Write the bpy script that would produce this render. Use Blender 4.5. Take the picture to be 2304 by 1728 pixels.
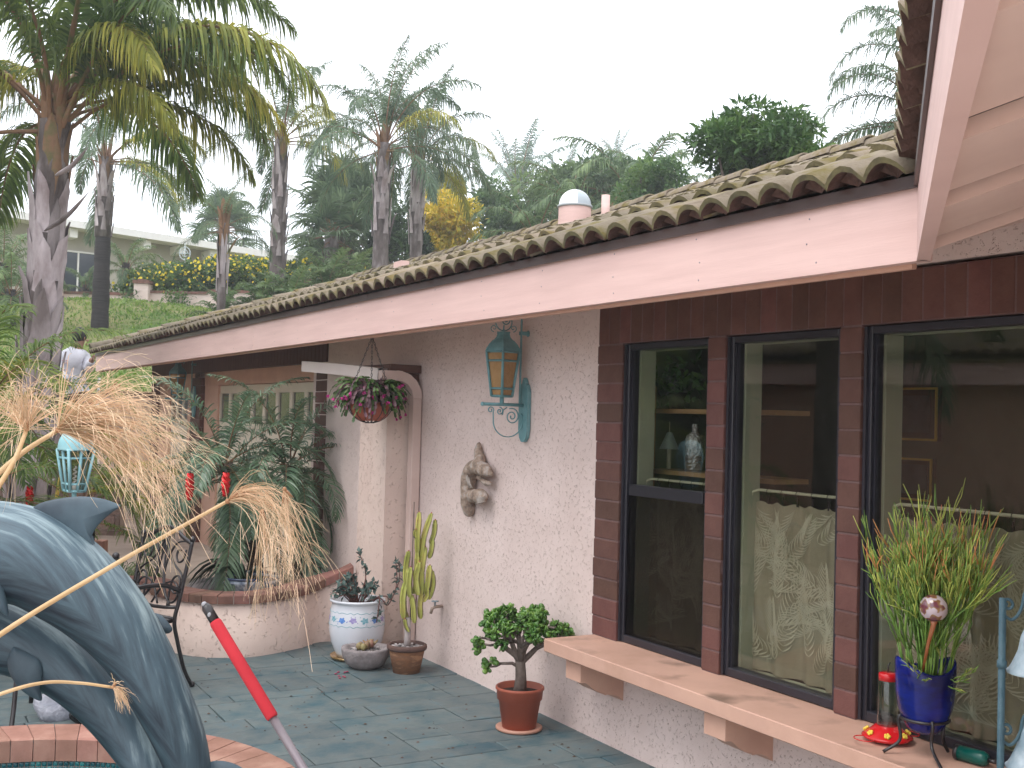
import bpy, bmesh, math, random
import numpy as np
from math import sin, cos, pi, radians, atan2, sqrt, hypot
from mathutils import Vector, Matrix
sc = bpy.context.scene
for o in list(bpy.data.objects): bpy.data.objects.remove(o)
C = sc.collection
random.seed(7); RS = np.random.RandomState(7)

# ---------------------------------------------------------------- camera
EYE = np.array([0.0, 0.0, 1.705]); FPX = 2550.0; IW, IH = 2304.0, 1728.0
yaw, pit, rol = radians(29.1), radians(1.675), radians(1.54)
_f = np.array([sin(yaw)*cos(pit), cos(yaw)*cos(pit), sin(pit)])
_r = np.array([cos(yaw), -sin(yaw), 0.0]); _u = np.cross(_r, _f)
_R = cos(rol)*_r + sin(rol)*_u; _U = -sin(rol)*_r + cos(rol)*_u
cam = bpy.data.cameras.new('camera'); camo = bpy.data.objects.new('camera', cam); C.objects.link(camo)
cam.sensor_width = 36; cam.lens = FPX/IW*36; cam.clip_start = .05; cam.clip_end = 600
m = Matrix(((_R[0], _U[0], -_f[0], EYE[0]), (_R[1], _U[1], -_f[1], EYE[1]), (_R[2], _U[2], -_f[2], EYE[2]), (0, 0, 0, 1)))
camo.matrix_world = m
sc.camera = camo
# ---------------------------------------------------------------- sky, sun, exposure
w = bpy.data.worlds.new("World"); sc.world = w; w.use_nodes = True
nt = w.node_tree; nt.nodes.clear()
wo = nt.nodes.new('ShaderNodeOutputWorld'); ad = nt.nodes.new('ShaderNodeAddShader')
b1 = nt.nodes.new('ShaderNodeBackground'); b2 = nt.nodes.new('ShaderNodeBackground')
sk = nt.nodes.new('ShaderNodeTexSky'); sk.sky_type = 'NISHITA'; sk.sun_disc = False
SUN_EL, SUN_ROT = radians(58), radians(-100)
sk.sun_elevation = SUN_EL; sk.sun_rotation = SUN_ROT
nt.links.new(sk.outputs[0], b1.inputs[0]); b1.inputs[1].default_value = .05
# overcast cloud layer: near-white everywhere, a little brighter overhead
tc = nt.nodes.new('ShaderNodeTexCoord'); sx = nt.nodes.new('ShaderNodeSeparateXYZ'); rp = nt.nodes.new('ShaderNodeValToRGB')
nt.links.new(tc.outputs['Generated'], sx.inputs[0]); nt.links.new(sx.outputs[2], rp.inputs[0])
rp.color_ramp.elements[0].color = (.80, .81, .85, 1); rp.color_ramp.elements[0].position = 0
rp.color_ramp.elements[1].color = (1, 1, 1, 1); rp.color_ramp.elements[1].position = .7
nt.links.new(rp.outputs[0], b2.inputs[0]); b2.inputs[1].default_value = 1.65
nt.links.new(b1.outputs[0], ad.inputs[0]); nt.links.new(b2.outputs[0], ad.inputs[1]); nt.links.new(ad.outputs[0], wo.inputs[0])
sun = bpy.data.lights.new('sun', 'SUN'); sun.energy = 1.0; sun.angle = radians(25); sun.color = (1, .97, .93)
so = bpy.data.objects.new('sun', sun); C.objects.link(so)
_sd = Vector((sin(SUN_ROT)*cos(SUN_EL), cos(SUN_ROT)*cos(SUN_EL), sin(SUN_EL)))
so.rotation_euler = _sd.to_track_quat('Z', 'Y').to_euler(); so.location = (0, 0, 20)
sc.view_settings.view_transform = 'Standard'; sc.view_settings.look = 'None'
sc.view_settings.exposure = .36; sc.view_settings.gamma = 1; sc.view_settings.use_curve_mapping = False
sc.render.engine = 'CYCLES'
sc.cycles.transparent_max_bounces = 24

# ---------------------------------------------------------------- sighting helpers (photo pixel -> point on a real plane)
def ray(x, y): return _f + _R*(x-IW/2)/FPX - _U*(y-IH/2)/FPX
def onX(x, y, c): d = ray(x, y); return EYE + d*(c/d[0])
def onY(x, y, c): d = ray(x, y); return EYE + d*(c/d[1])
def onZ(x, y, c): d = ray(x, y); return EYE + d*((c-EYE[2])/d[2])
def at(x, y, dep): return EYE + ray(x, y)*dep

# ---------------------------------------------------------------- mesh helpers
def link(name, me, mat=None, parent=None, kind=None):
    o = bpy.data.objects.new(name, me); C.objects.link(o)
    if mat is not None and me is not None: 
        ms = mat if isinstance(mat, (list, tuple)) else [mat]
        if not me.materials:
            for q in ms: me.materials.append(q)
    if parent is not None: o.parent = parent
    if kind: o['kind'] = kind
    return o
def tag(o, label=None, cat=None, group=None, kind=None):
    if label: o['label'] = label
    if cat: o['category'] = cat
    if group: o['group'] = group
    if kind: o['kind'] = kind
    return o
def thing(name, label, cat, loc=(0, 0, 0), rz=0, group=None):
    o = bpy.data.objects.new(name, None); C.objects.link(o); o.location = Vector([float(v) for v in loc]); o.rotation_euler = (0, 0, rz)
    o.empty_display_size = .1
    return tag(o, label, cat, group)
def np_mesh(name, V, F, smooth=False, mats=None):
    """V (n,3); F (m,k) one polygon size, or a list of such arrays"""
    V = np.asarray(V, dtype=np.float32); Fs = F if isinstance(F, list) else [F]
    Fs = [np.asarray(f, dtype=np.int32) for f in Fs if len(f)]
    me = bpy.data.meshes.new(name)
    me.vertices.add(len(V)); me.vertices.foreach_set('co', V.ravel())
    nl = sum(f.size for f in Fs); npoly = sum(len(f) for f in Fs)
    me.loops.add(nl); me.loops.foreach_set('vertex_index', np.concatenate([f.ravel() for f in Fs]))
    me.polygons.add(npoly)
    tot = np.concatenate([np.full(len(f), f.shape[1], dtype=np.int32) for f in Fs]); st = np.concatenate([[0], np.cumsum(tot)[:-1]]).astype(np.int32)
    me.polygons.foreach_set('loop_start', st); me.polygons.foreach_set('loop_total', tot)
    if smooth: me.polygons.foreach_set('use_smooth', np.ones(npoly, dtype=bool))
    if mats is not None: me.polygons.foreach_set('material_index', np.asarray(mats, dtype=np.int32))
    me.update(calc_edges=True); me.validate()
    return me
class MB:
    def __init__(s): s.v = []; s.f = []; s.m = []; s.sm = []; s.cur = 0; s.smooth = False
    def add(s, V, F):
        b = len(s.v); s.v += [tuple(float(c) for c in p) for p in V]
        for q in F: s.f.append(tuple(i+b for i in q)); s.m.append(s.cur); s.sm.append(s.smooth)
        return s
    def box(s, a, b, bev=0, rz=0, M=None):
        (x0, y0, z0), (x1, y1, z1) = [min(p, q) for p, q in zip(a, b)], [max(p, q) for p, q in zip(a, b)]
        if bev <= 0:
            V = [(x, y, z) for z in (z0, z1) for x, y in ((x0, y0), (x1, y0), (x1, y1), (x0, y1))]
            F = [(3, 2, 1, 0), (4, 5, 6, 7), (0, 1, 5, 4), (1, 2, 6, 5), (2, 3, 7, 6), (3, 0, 4, 7)]
        else:
            V = []; idx = {}
            def g(i, x, y, z, ax):
                pass
            bm = bmesh.new(); bmesh.ops.create_cube(bm, size=1)
            for q in bm.verts: q.co = Vector((x0 if q.co.x < 0 else x1, y0 if q.co.y < 0 else y1, z0 if q.co.z < 0 else z1))
            bmesh.ops.bevel(bm, geom=bm.edges[:], offset=bev, segments=1, affect='EDGES', profile=.5)
            bm.verts.index_update(); V = [tuple(q.co) for q in bm.verts]; F = [tuple(q.index for q in f.verts) for f in bm.faces]; bm.free()
        if rz:
            cx, cy = (x0+x1)/2, (y0+y1)/2; c, n = cos(rz), sin(rz)
            V = [(cx+(x-cx)*c-(y-cy)*n, cy+(x-cx)*n+(y-cy)*c, z) for x, y, z in V]
        if M is not None: V = [tuple(M @ Vector(p)) for p in V]
        return s.add(V, F)
    def tube(s, P, R, n=8, cap=True, flat=1.0, closed=False):
        P = [Vector([float(c) for c in p]) for p in P]; k = len(P)
        if not isinstance(R, (list, tuple, np.ndarray)): R = [R]*k
        V = []; F = []; prev = None
        for i, p in enumerate(P):
            if closed: t = P[(i+1) % k]-P[i-1]
            else: t = (P[min(i+1, k-1)]-P[max(i-1, 0)])
            t = t.normalized() if t.length > 1e-9 else Vector((0, 0, 1))
            if prev is None:
                a = Vector((0, 0, 1)) if abs(t.z) < .9 else Vector((1, 0, 0)); u = t.cross(a).normalized()
            else:
                u = prev-t*prev.dot(t); u = u.normalized() if u.length > 1e-6 else t.orthogonal().normalized()
            prev = u; v = t.cross(u)
            for j in range(n):
                a = 2*pi*j/n; V.append(p+u*(R[i]*cos(a))+v*(R[i]*sin(a)*flat))
        kk = k if closed else k-1
        for i in range(kk):
            for j in range(n):
                a = i*n+j; b = i*n+(j+1) % n; c2 = ((i+1) % k)*n+(j+1) % n; d = ((i+1) % k)*n+j
                F.append((a, b, c2, d))
        if cap and not closed: F.append(tuple(range(n-1, -1, -1))); F.append(tuple((k-1)*n+j for j in range(n)))
        sm = s.smooth; s.smooth = True; s.add(V, F); s.smooth = sm; return s
    def lathe(s, prof, n=32, c=(0, 0, 0), fn=None):
        V = []; F = []; k = len(prof)
        for (r, z) in prof:
            for j in range(n):
                a = 2*pi*j/n; p = (c[0]+r*cos(a), c[1]+r*sin(a), c[2]+z)
                V.append(fn(p, a, r, z) if fn else p)
        for i in range(k-1):
            for j in range(n): F.append((i*n+j, i*n+(j+1) % n, (i+1)*n+(j+1) % n, (i+1)*n+j))
        if prof[0][0] < 1e-4: pass
        sm = s.smooth; s.smooth = True; s.add(V, F); s.smooth = sm; return s
    def prism(s, poly, a0, a1, axis='Y'):
        """poly 2D points extruded from a0 to a1; axis Y: poly=(x,z); axis X: poly=(y,z); axis Z: poly=(x,y)"""
        n = len(poly)
        def p(u, v, w_): return {'Y': (u, w_, v), 'X': (w_, u, v), 'Z': (u, v, w_)}[axis]
        V = [p(u, v, a0) for u, v in poly]+[p(u, v, a1) for u, v in poly]
        F = [tuple(range(n)), tuple(range(2*n-1, n-1, -1))]+[(i, n+i, n+(i+1) % n, (i+1) % n) for i in range(n)]
        return s.add(V, F)
    def sphere(s, c, r, n=16, m_=10, sc_=(1, 1, 1)):
        prof = [(max(1e-4, sin(pi*i/m_)), -cos(pi*i/m_)) for i in range(m_+1)]
        return s.lathe([(a*r, b*r) for a, b in prof], n, fn=lambda p, a, q, z: (c[0]+p[0]*sc_[0], c[1]+p[1]*sc_[1], c[2]+p[2]*sc_[2]))
    def mesh(s, name):
        me = bpy.data.meshes.new(name); me.from_pydata(s.v, [], s.f)
        me.polygons.foreach_set('material_index', s.m); me.polygons.foreach_set('use_smooth', s.sm); me.update(); return me
    def build(s, name, mat, parent=None, kind=None, recalc=True):
        me = s.mesh(name)
        if recalc:
            bm = bmesh.new(); bm.from_mesh(me); bmesh.ops.recalc_face_normals(bm, faces=bm.faces[:]); bm.to_mesh(me); bm.free()
        return link(name, me, mat, parent, kind)
def bez(P, n=12):
    """Catmull-Rom through the points"""
    P = [np.array(p, float) for p in P]; Q = [2*P[0]-P[1]]+P+[2*P[-1]-P[-2]]; out = []
    for i in range(1, len(Q)-2):
        for k in range(n):
            t = k/n; a, b, c, d = Q[i-1:i+3]
            out.append(.5*((2*b)+(-a+c)*t+(2*a-5*b+4*c-d)*t*t+(-a+3*b-3*c+d)*t**3))
    out.append(P[-1]); return out
def spiral(c, r0, r1, a0, turns, n=28):
    return [(c[0]+(r0+(r1-r0)*i/n)*cos(a0+2*pi*turns*i/n), c[1]+(r0+(r1-r0)*i/n)*sin(a0+2*pi*turns*i/n)) for i in range(n+1)]

# ---------------------------------------------------------------- materials
def hexl(h):
    r = [int(h[i:i+2], 16)/255 for i in (0, 2, 4)]
    return tuple(c/12.92 if c <= .04045 else ((c+.055)/1.055)**2.4 for c in r)+(1,)
def _c(c): return hexl(c) if isinstance(c, str) else (tuple(c)+(1,) if len(c) == 3 else c)
def mat(name, c1, c2=None, c3=None, rough=.7, scale=6, detail=5, bump=0, bscale=40, bdist=.01, island=0, objr=0, spec=.4, metal=0, transl=0, sc3=(1, 1, 1), coat=0, contrast=(.35, .65), emit=None, ior=None):
    mt = bpy.data.materials.new(name); mt.use_nodes = True; N = mt.node_tree; L = N.links
    P = N.nodes['Principled BSDF']; P.inputs['Roughness'].default_value = rough; P.inputs['Specular IOR Level'].default_value = spec; P.inputs['Metallic'].default_value = metal
    if coat: P.inputs['Coat Weight'].default_value = coat; P.inputs['Coat Roughness'].default_value = .08
    geo = N.nodes.new('ShaderNodeNewGeometry'); mp = N.nodes.new('ShaderNodeMapping'); mp.inputs['Scale'].default_value = sc3
    L.new(geo.outputs['Position'], mp.inputs[0])
    nz = N.nodes.new('ShaderNodeTexNoise'); nz.inputs['Scale'].default_value = scale; nz.inputs['Detail'].default_value = detail; nz.inputs['Roughness'].default_value = .6
    L.new(mp.outputs[0], nz.inputs['Vector'])
    rp = N.nodes.new('ShaderNodeValToRGB'); e = rp.color_ramp.elements
    c1 = _c(c1); c2 = _c(c2) if c2 else c1
    e[0].position = contrast[0]; e[0].color = c1; e[1].position = contrast[1]; e[1].color = c2
    if c3: q = e.new((contrast[0]+contrast[1])/2+.02); q.color = _c(c3)
    L.new(nz.outputs[0], rp.inputs[0]); col = rp.outputs[0]
    for amt, sock in ((island, geo.outputs['Random Per Island']), (objr, None)):
        if amt:
            if sock is None: oi = N.nodes.new('ShaderNodeObjectInfo'); sock = oi.outputs['Random']
            mr = N.nodes.new('ShaderNodeMapRange'); mr.inputs[3].default_value = 1-amt; mr.inputs[4].default_value = 1+amt; L.new(sock, mr.inputs[0])
            hs = N.nodes.new('ShaderNodeHueSaturation'); L.new(mr.outputs[0], hs.inputs['Value']); L.new(col, hs.inputs['Color'])
            mh = N.nodes.new('ShaderNodeMath'); mh.operation = 'MULTIPLY_ADD'; L.new(sock, mh.inputs[0]); mh.inputs[1].default_value = -.05*min(1, amt*2); mh.inputs[2].default_value = .5+.025*min(1, amt*2)
            L.new(mh.outputs[0], hs.inputs['Hue']); col = hs.outputs[0]
    L.new(col, P.inputs['Base Color'])
    if bump:
        bn = N.nodes.new('ShaderNodeTexNoise'); bn.inputs['Scale'].default_value = bscale; bn.inputs['Detail'].default_value = 6; L.new(mp.outputs[0], bn.inputs['Vector'])
        bp = N.nodes.new('ShaderNodeBump'); bp.inputs['Strength'].default_value = bump; bp.inputs['Distance'].default_value = bdist
        L.new(bn.outputs[0], bp.inputs['Height']); L.new(bp.outputs[0], P.inputs['Normal'])
    if emit: P.inputs['Emission Color'].default_value = _c(emit[0]); P.inputs['Emission Strength'].default_value = emit[1]
    if transl:
        tr = N.nodes.new('ShaderNodeBsdfTranslucent'); mx = N.nodes.new('ShaderNodeMixShader'); mx.inputs[0].default_value = transl
        hs = N.nodes.new('ShaderNodeHueSaturation'); hs.inputs['Value'].default_value = 1.5; hs.inputs['Hue'].default_value = .49; L.new(col, hs.inputs['Color']); L.new(hs.outputs[0], tr.inputs[0])
        L.new(P.outputs[0], mx.inputs[1]); L.new(tr.outputs[0], mx.inputs[2]); L.new(mx.outputs[0], N.nodes['Material Output'].inputs[0])
    return mt
def stucco(name, c1, c2, dist=.006, sc_=14, thr=.035, ridge_shade=.30):
    """skip-trowel stucco: smooth coat with short curved ridges left by the trowel, faint stains, ridge shade painted in brown"""
    mt = mat(name, c1, c2, rough=.85, scale=2.2, contrast=(.3, .7)); N = mt.node_tree; L = N.links; P = N.nodes['Principled BSDF']
    geo = [n for n in N.nodes if n.type == 'NEW_GEOMETRY'][0]
    def noise(s_, d_, off=0):
        q = N.nodes.new('ShaderNodeTexNoise'); q.inputs['Scale'].default_value = s_; q.inputs['Detail'].default_value = d_
        ma = N.nodes.new('ShaderNodeMapping'); ma.inputs['Location'].default_value = (off, off*.7, off*1.3); L.new(geo.outputs['Position'], ma.inputs[0]); L.new(ma.outputs[0], q.inputs['Vector']); return q.outputs[0]
    def math(op, a, b=None, c=None):
        q = N.nodes.new('ShaderNodeMath'); q.operation = op
        for i, z in enumerate((a, b, c)):
            if z is None: continue
            if isinstance(z, (int, float)): q.inputs[i].default_value = z
            else: L.new(z, q.inputs[i])
        return q.outputs[0]
    a = math('ABSOLUTE', math('SUBTRACT', noise(sc_, 2.5), .5)); ridge = math('SUBTRACT', 1, math('MINIMUM', math('DIVIDE', a, thr), 1))
    mk = N.nodes.new('ShaderNodeMapRange'); mk.inputs[1].default_value = .52; mk.inputs[2].default_value = .60; L.new(noise(sc_*.9, 2, 7.3), mk.inputs[0])
    mk2 = N.nodes.new('ShaderNodeMapRange'); mk2.inputs[1].default_value = .42; mk2.inputs[2].default_value = .55; L.new(noise(sc_*2.4, 1, 3.1), mk2.inputs[0])
    r2 = math('MULTIPLY', math('MULTIPLY', ridge, mk.outputs[0]), mk2.outputs[0])
    h = math('ADD', math('MULTIPLY', r2, 1.0), math('MULTIPLY', noise(90, 4), .16))
    h = math('ADD', h, math('MULTIPLY', noise(5, 3, 2), .5))
    bp = N.nodes.new('ShaderNodeBump'); bp.inputs['Strength'].default_value = 1; bp.inputs['Distance'].default_value = dist; L.new(h, bp.inputs['Height']); L.new(bp.outputs[0], P.inputs['Normal'])
    # shade of the trowel ridges, painted brown into the base colour
    src = P.inputs['Base Color'].links[0].from_socket; mx = N.nodes.new('ShaderNodeMix'); mx.data_type = 'RGBA'
    L.new(math('MULTIPLY', r2, ridge_shade), mx.inputs[0]); L.new(src, mx.inputs[6]); mx.inputs[7].default_value = hexl('7d5f50'); L.new(mx.outputs[2], P.inputs['Base Color'])
    return mt
def glass(name, tint=(.90, .905, .875), mirror=1.0, rough=.0):
    mt = bpy.data.materials.new(name); mt.use_nodes = True; N = mt.node_tree; N.nodes.clear(); L = N.links
    o = N.nodes.new('ShaderNodeOutputMaterial'); mx = N.nodes.new('ShaderNodeMixShader'); t = N.nodes.new('ShaderNodeBsdfTransparent'); g = N.nodes.new('ShaderNodeBsdfGlossy'); fr = N.nodes.new('ShaderNodeLayerWeight'); fr.inputs[0].default_value = .5
    t.inputs[0].default_value = tint+(1,); g.inputs['Roughness'].default_value = rough
    pw_ = N.nodes.new('ShaderNodeMath'); pw_.operation = 'POWER'; pw_.inputs[1].default_value = 5; L.new(fr.outputs['Facing'], pw_.inputs[0])
    mu = N.nodes.new('ShaderNodeMath'); mu.operation = 'MULTIPLY_ADD'; mu.inputs[1].default_value = .96*mirror; mu.inputs[2].default_value = .042*mirror; mu.use_clamp = True
    L.new(pw_.outputs[0], mu.inputs[0]); L.new(mu.outputs[0], mx.inputs[0]); L.new(t.outputs[0], mx.inputs[1]); L.new(g.outputs[0], mx.inputs[2]); L.new(mx.outputs[0], o.inputs[0]); return mt

m_stucco = stucco('stucco_pink', (.655, .525, .485), (.76, .625, .585), sc_=52, thr=.06, dist=.0034)
m_stucco_c = stucco('stucco_coarse', (.64, .49, .43), (.70, .56, .49), dist=.0055, sc_=30, thr=.055, ridge_shade=.14)
m_fascia = mat('fascia_pink', (.64, .435, .40), (.71, .495, .455), rough=.6, scale=3, sc3=(1, .5, 9), bump=.25, bscale=30, bdist=.002)
m_soffit = mat('soffit_pink', (.68, .50, .44), (.76, .57, .50), rough=.5, scale=2.5, bump=.2, bscale=14, bdist=.002)
m_peach = mat('peach_trim', (.56, .33, .25), (.63, .385, .29), rough=.65, scale=5)
m_drip = mat('drip_brown', (.055, .032, .028), (.075, .045, .04), rough=.4, scale=4)
m_tile = mat('roof_tile', (.16, .125, .085), (.165, .13, .045), (.25, .205, .155), rough=.9, scale=5.5, detail=9, bump=.7, bscale=70, bdist=.006, objr=.16, contrast=(.3, .62))
m_tileend = mat('roof_tile_mortar', (.085, .05, .042), (.15, .085, .07), rough=.95, scale=14, bump=.6, bscale=60)
m_tilelip = mat('tile_lip', (.10, .085, .05), (.17, .145, .07), rough=.95, scale=16, bump=.5, bscale=60, objr=.2)
m_brick = mat('brown_brick', (.105, .045, .036), (.135, .062, .048), rough=.75, scale=9, bump=.45, bscale=80, bdist=.004, objr=.22)
m_mortar = mat('brown_mortar', (.135, .08, .075), (.17, .105, .10), rough=.9, scale=9, bump=.5, bscale=80)
m_brownpaint = mat('brown_siding', (.075, .030, .024), (.10, .042, .034), rough=.7, scale=5, bump=.3, bscale=60)
m_red_brick = mat('planter_brick', (.13, .065, .05), (.24, .12, .09), rough=.85, scale=7, bump=.6, bscale=50, bdist=.004, objr=.25)
m_coping = mat('coping_brick', (.30, .15, .11), (.44, .25, .19), (.37, .19, .145), rough=.85, scale=6, bump=.6, bscale=60, bdist=.003, objr=.14)
m_grout = mat('pale_grout', (.40, .33, .29), (.5, .43, .38), rough=.95, scale=12)
m_frame = mat('window_frame', (.018, .017, .024), (.024, .023, .032), rough=.35, scale=4, spec=.5)
m_glass = glass('window_glass')
m_glass_amber = mat('amber_glass', (.30, .17, .07), (.36, .22, .10), rough=.25, scale=20, bump=.4, bscale=60)
m_screen = glass('insect_screen', tint=(.62, .60, .60), mirror=.25, rough=.35)
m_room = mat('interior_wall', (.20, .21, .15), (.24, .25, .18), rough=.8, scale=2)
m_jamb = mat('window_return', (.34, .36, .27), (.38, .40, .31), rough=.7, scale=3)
m_dark = mat('dark_interior', (.03, .028, .022), (.05, .045, .035), rough=.8, scale=2)
m_ground = mat('patio_paint', (.045, .098, .120), (.085, .155, .182), (.125, .15, .15), rough=.62, scale=4.5, detail=9, bump=.55, bscale=26, bdist=.006, objr=.10, contrast=(.3, .75))
m_joint = mat('patio_joint', (.025, .04, .042), (.04, .06, .06), rough=.9, scale=10)
m_concrete = mat('drive_concrete', (.30, .235, .195), (.38, .30, .25), rough=.9, scale=3, bump=.3, bscale=60)
m_white = mat('white_paint', (.74, .72, .70), (.80, .78, .76), rough=.5, scale=4)
m_cream = mat('cream_paint', (.66, .58, .47), (.71, .63, .52), rough=.55, scale=3)
m_panegrey = mat('garage_pane', (.05, .058, .055), (.08, .085, .08), rough=.12, scale=3, spec=.6)
m_teal = mat('teal_metal', (.105, .25, .27), (.17, .32, .345), rough=.5, scale=18, bump=.25, bscale=50, contrast=(.3, .7))
m_teal_pale = mat('teal_metal_pale', (.24, .48, .53), (.32, .56, .60), rough=.45, scale=14)
m_teal_dark = mat('stand_blue_grey', (.03, .075, .10), (.05, .11, .14), rough=.5, scale=20, bump=.3, bscale=80)
m_iron = mat('black_iron', (.012, .010, .012), (.02, .016, .018), rough=.35, scale=20, spec=.6)
m_soil = mat('potting_soil', (.03, .02, .016), (.07, .045, .035), rough=1, scale=50, bump=1, bscale=60, bdist=.02)
m_terra = mat('orange_plastic_pot', (.33, .085, .05), (.38, .105, .065), rough=.5, scale=4, bump=.15, bscale=90)
m_clay = mat('old_clay', (.30, .14, .07), (.42, .22, .12), (.22, .11, .065), rough=.85, scale=9, sc3=(1, 1, 3), bump=.3, bscale=60)
m_clayrim = mat('dark_clay_rim', (.085, .05, .045), (.13, .075, .06), rough=.85, scale=12)
m_stone = mat('grey_stone', (.22, .19, .19), (.34, .30, .30), rough=.95, scale=14, bump=.8, bscale=70, bdist=.008)
m_glaze = mat('white_glaze', (.66, .68, .74), (.72, .74, .79), rough=.16, scale=3, coat=.5)
m_blueglaze = mat('cobalt_glaze', (.003, .004, .045), (.005, .015, .20), rough=.14, scale=5, sc3=(1, 1, 3), spec=.35)
m_bark = mat('palm_bark', (.075, .06, .055), (.24, .21, .21), (.13, .105, .10), rough=.9, scale=7, sc3=(1, 1, .35), bump=.9, bscale=20, bdist=.03)
m_barkd = mat('palm_bark_dark', (.018, .016, .016), (.045, .038, .036), rough=.9, scale=7, sc3=(.3, .3, 5), bump=.7, bscale=8, bdist=.03)
m_boot = mat('dry_boot', (.19, .15, .145), (.46, .40, .41), rough=.85, scale=4, sc3=(1, 1, .4), bump=.6, bscale=24, bdist=.02, island=.35)
m_greenboot = mat('green_petiole', (.16, .09, .05), (.10, .12, .035), (.24, .13, .07), rough=.6, scale=3, island=.15)
m_wood = mat('plant_bark', (.13, .10, .085), (.21, .165, .14), rough=.9, scale=20, bump=.6, bscale=60)
def leafm(n, c1, c2, isl=.35, tr=.3, rough=.5, scale=1.2, c3=None, spec=.35): return mat(n, c1, c2, c3, rough=rough, scale=scale, island=isl, transl=tr, spec=spec)
m_frond = leafm('queen_frond', (.065, .12, .03), (.145, .20, .045), scale=.8, tr=.4)
m_frondb = leafm('queen_frond_blue', (.085, .14, .085), (.14, .20, .11), scale=.8)
m_frondy = leafm('queen_frond_yellow', (.13, .18, .03), (.36, .34, .05), scale=1.2)
m_frondd = leafm('pygmy_frond', (.085, .155, .095), (.15, .235, .135), scale=4, rough=.32, spec=.6)
m_fan = leafm('fan_frond', (.06, .11, .055), (.11, .165, .08), scale=1)
m_deadfan = leafm('dead_fan', (.16, .12, .085), (.26, .20, .15), tr=.15)
m_far = leafm('far_frond_hazed', (.17, .235, .20), (.24, .30, .25), scale=1)  # distance haze is painted into this paler leaf colour
m_leaf = leafm('tree_leaf', (.035, .085, .025), (.11, .19, .045), scale=.7, c3=(.06, .13, .033))
m_leaf2 = leafm('tree_leaf_dark', (.03, .065, .03), (.07, .12, .05), scale=.9)
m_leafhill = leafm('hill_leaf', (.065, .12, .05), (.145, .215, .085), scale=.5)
m_yellowleaf = leafm('yellow_leaf', (.42, .36, .035), (.66, .54, .07), scale=1.2, tr=.35)
m_flower = leafm('yellow_flower', (.75, .58, .02), (.85, .68, .05), isl=.15)
m_grass = mat('lawn', (.10, .20, .03), (.20, .27, .065), (.28, .26, .11), rough=.95, scale=.7, detail=10, bump=1, bscale=25, bdist=.08, contrast=(.3, .72))
m_blade = leafm('grass_blade', (.10, .21, .03), (.20, .29, .06), scale=.5)
m_papy = mat('dry_papyrus', (.56, .40, .25), (.80, .62, .43), rough=.7, scale=6, island=.28, transl=.15)
m_papys = mat('dry_stem', (.52, .34, .17), (.66, .47, .27), rough=.55, scale=8)
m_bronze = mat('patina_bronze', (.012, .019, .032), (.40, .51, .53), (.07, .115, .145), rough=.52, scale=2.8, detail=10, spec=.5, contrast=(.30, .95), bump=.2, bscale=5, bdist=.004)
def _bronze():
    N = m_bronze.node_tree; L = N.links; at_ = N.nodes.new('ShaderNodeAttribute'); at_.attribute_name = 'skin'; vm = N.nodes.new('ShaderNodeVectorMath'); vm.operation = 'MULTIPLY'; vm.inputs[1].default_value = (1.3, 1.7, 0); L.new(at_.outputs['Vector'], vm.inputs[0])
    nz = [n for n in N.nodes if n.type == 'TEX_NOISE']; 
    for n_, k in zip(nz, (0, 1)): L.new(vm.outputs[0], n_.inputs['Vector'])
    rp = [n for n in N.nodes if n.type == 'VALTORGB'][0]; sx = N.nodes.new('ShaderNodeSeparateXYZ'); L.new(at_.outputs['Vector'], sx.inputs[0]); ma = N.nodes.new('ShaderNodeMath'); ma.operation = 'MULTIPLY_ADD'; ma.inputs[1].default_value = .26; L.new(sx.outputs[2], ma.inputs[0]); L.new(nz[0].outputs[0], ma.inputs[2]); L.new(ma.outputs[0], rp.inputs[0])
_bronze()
m_beige = mat('beige_wall', (.40, .37, .32), (.44, .41, .355), rough=.9, scale=3, bump=.3, bscale=30)
m_glassdark = mat('dark_window', (.028, .036, .05), (.04, .05, .065), rough=.15, scale=2, spec=.6)
# ================================================================ SETTING
XW, XF = 3.40, 2.78          # wall plane, fascia plane
ZS, ZWT, ZHT = .55, 2.105, 2.31
# one terrain sheet: flat yard, then a lawn bank that climbs away from the house, plateau, hill
FD = np.array([_f[0], _f[1]])/hypot(_f[0], _f[1])
def smooth(a, b, x): t = np.clip((x-a)/(b-a), 0, 1); return t*t*(3-2*t)
def terr(x, y):
    x = np.asarray(x, float); y = np.asarray(y, float)
    d = x*sin(radians(9))+y*cos(radians(9))
    z = -.7 + .7*smooth(9.8, 14, d)+.9*smooth(18.5, 20.5, d)+ 3.35*np.clip((d-19)/10.0, 0, 1) + .1*smooth(30, 60, d)
    z = z + 7*smooth(34, 75, d+np.maximum(0, x-12)*.5)*smooth(12, 30, x)
    return z + .06*np.sin(x*1.3+y*.7)*smooth(20, 24, d)
gx = np.concatenate([[-300, -120, -60, -35], np.arange(-22, 46, .8), [50, 60, 80, 120, 200, 330]]); gy = np.concatenate([[-60, -20, -5], np.arange(7, 45, .8), [50, 58, 70, 90, 130, 200, 330]])
GX, GY = np.meshgrid(gx, gy); GZ = terr(GX, GY)
nx, ny = len(gx), len(gy); ii = np.arange(nx*ny).reshape(ny, nx)
F = np.stack([ii[:-1, :-1].ravel(), ii[:-1, 1:].ravel(), ii[1:, 1:].ravel(), ii[1:, :-1].ravel()], 1)
link('lawn_hillside', np_mesh('lawn_hillside', np.stack([GX.ravel(), GY.ravel(), GZ.ravel()], 1), F, True), m_grass, kind='structure')
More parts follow.
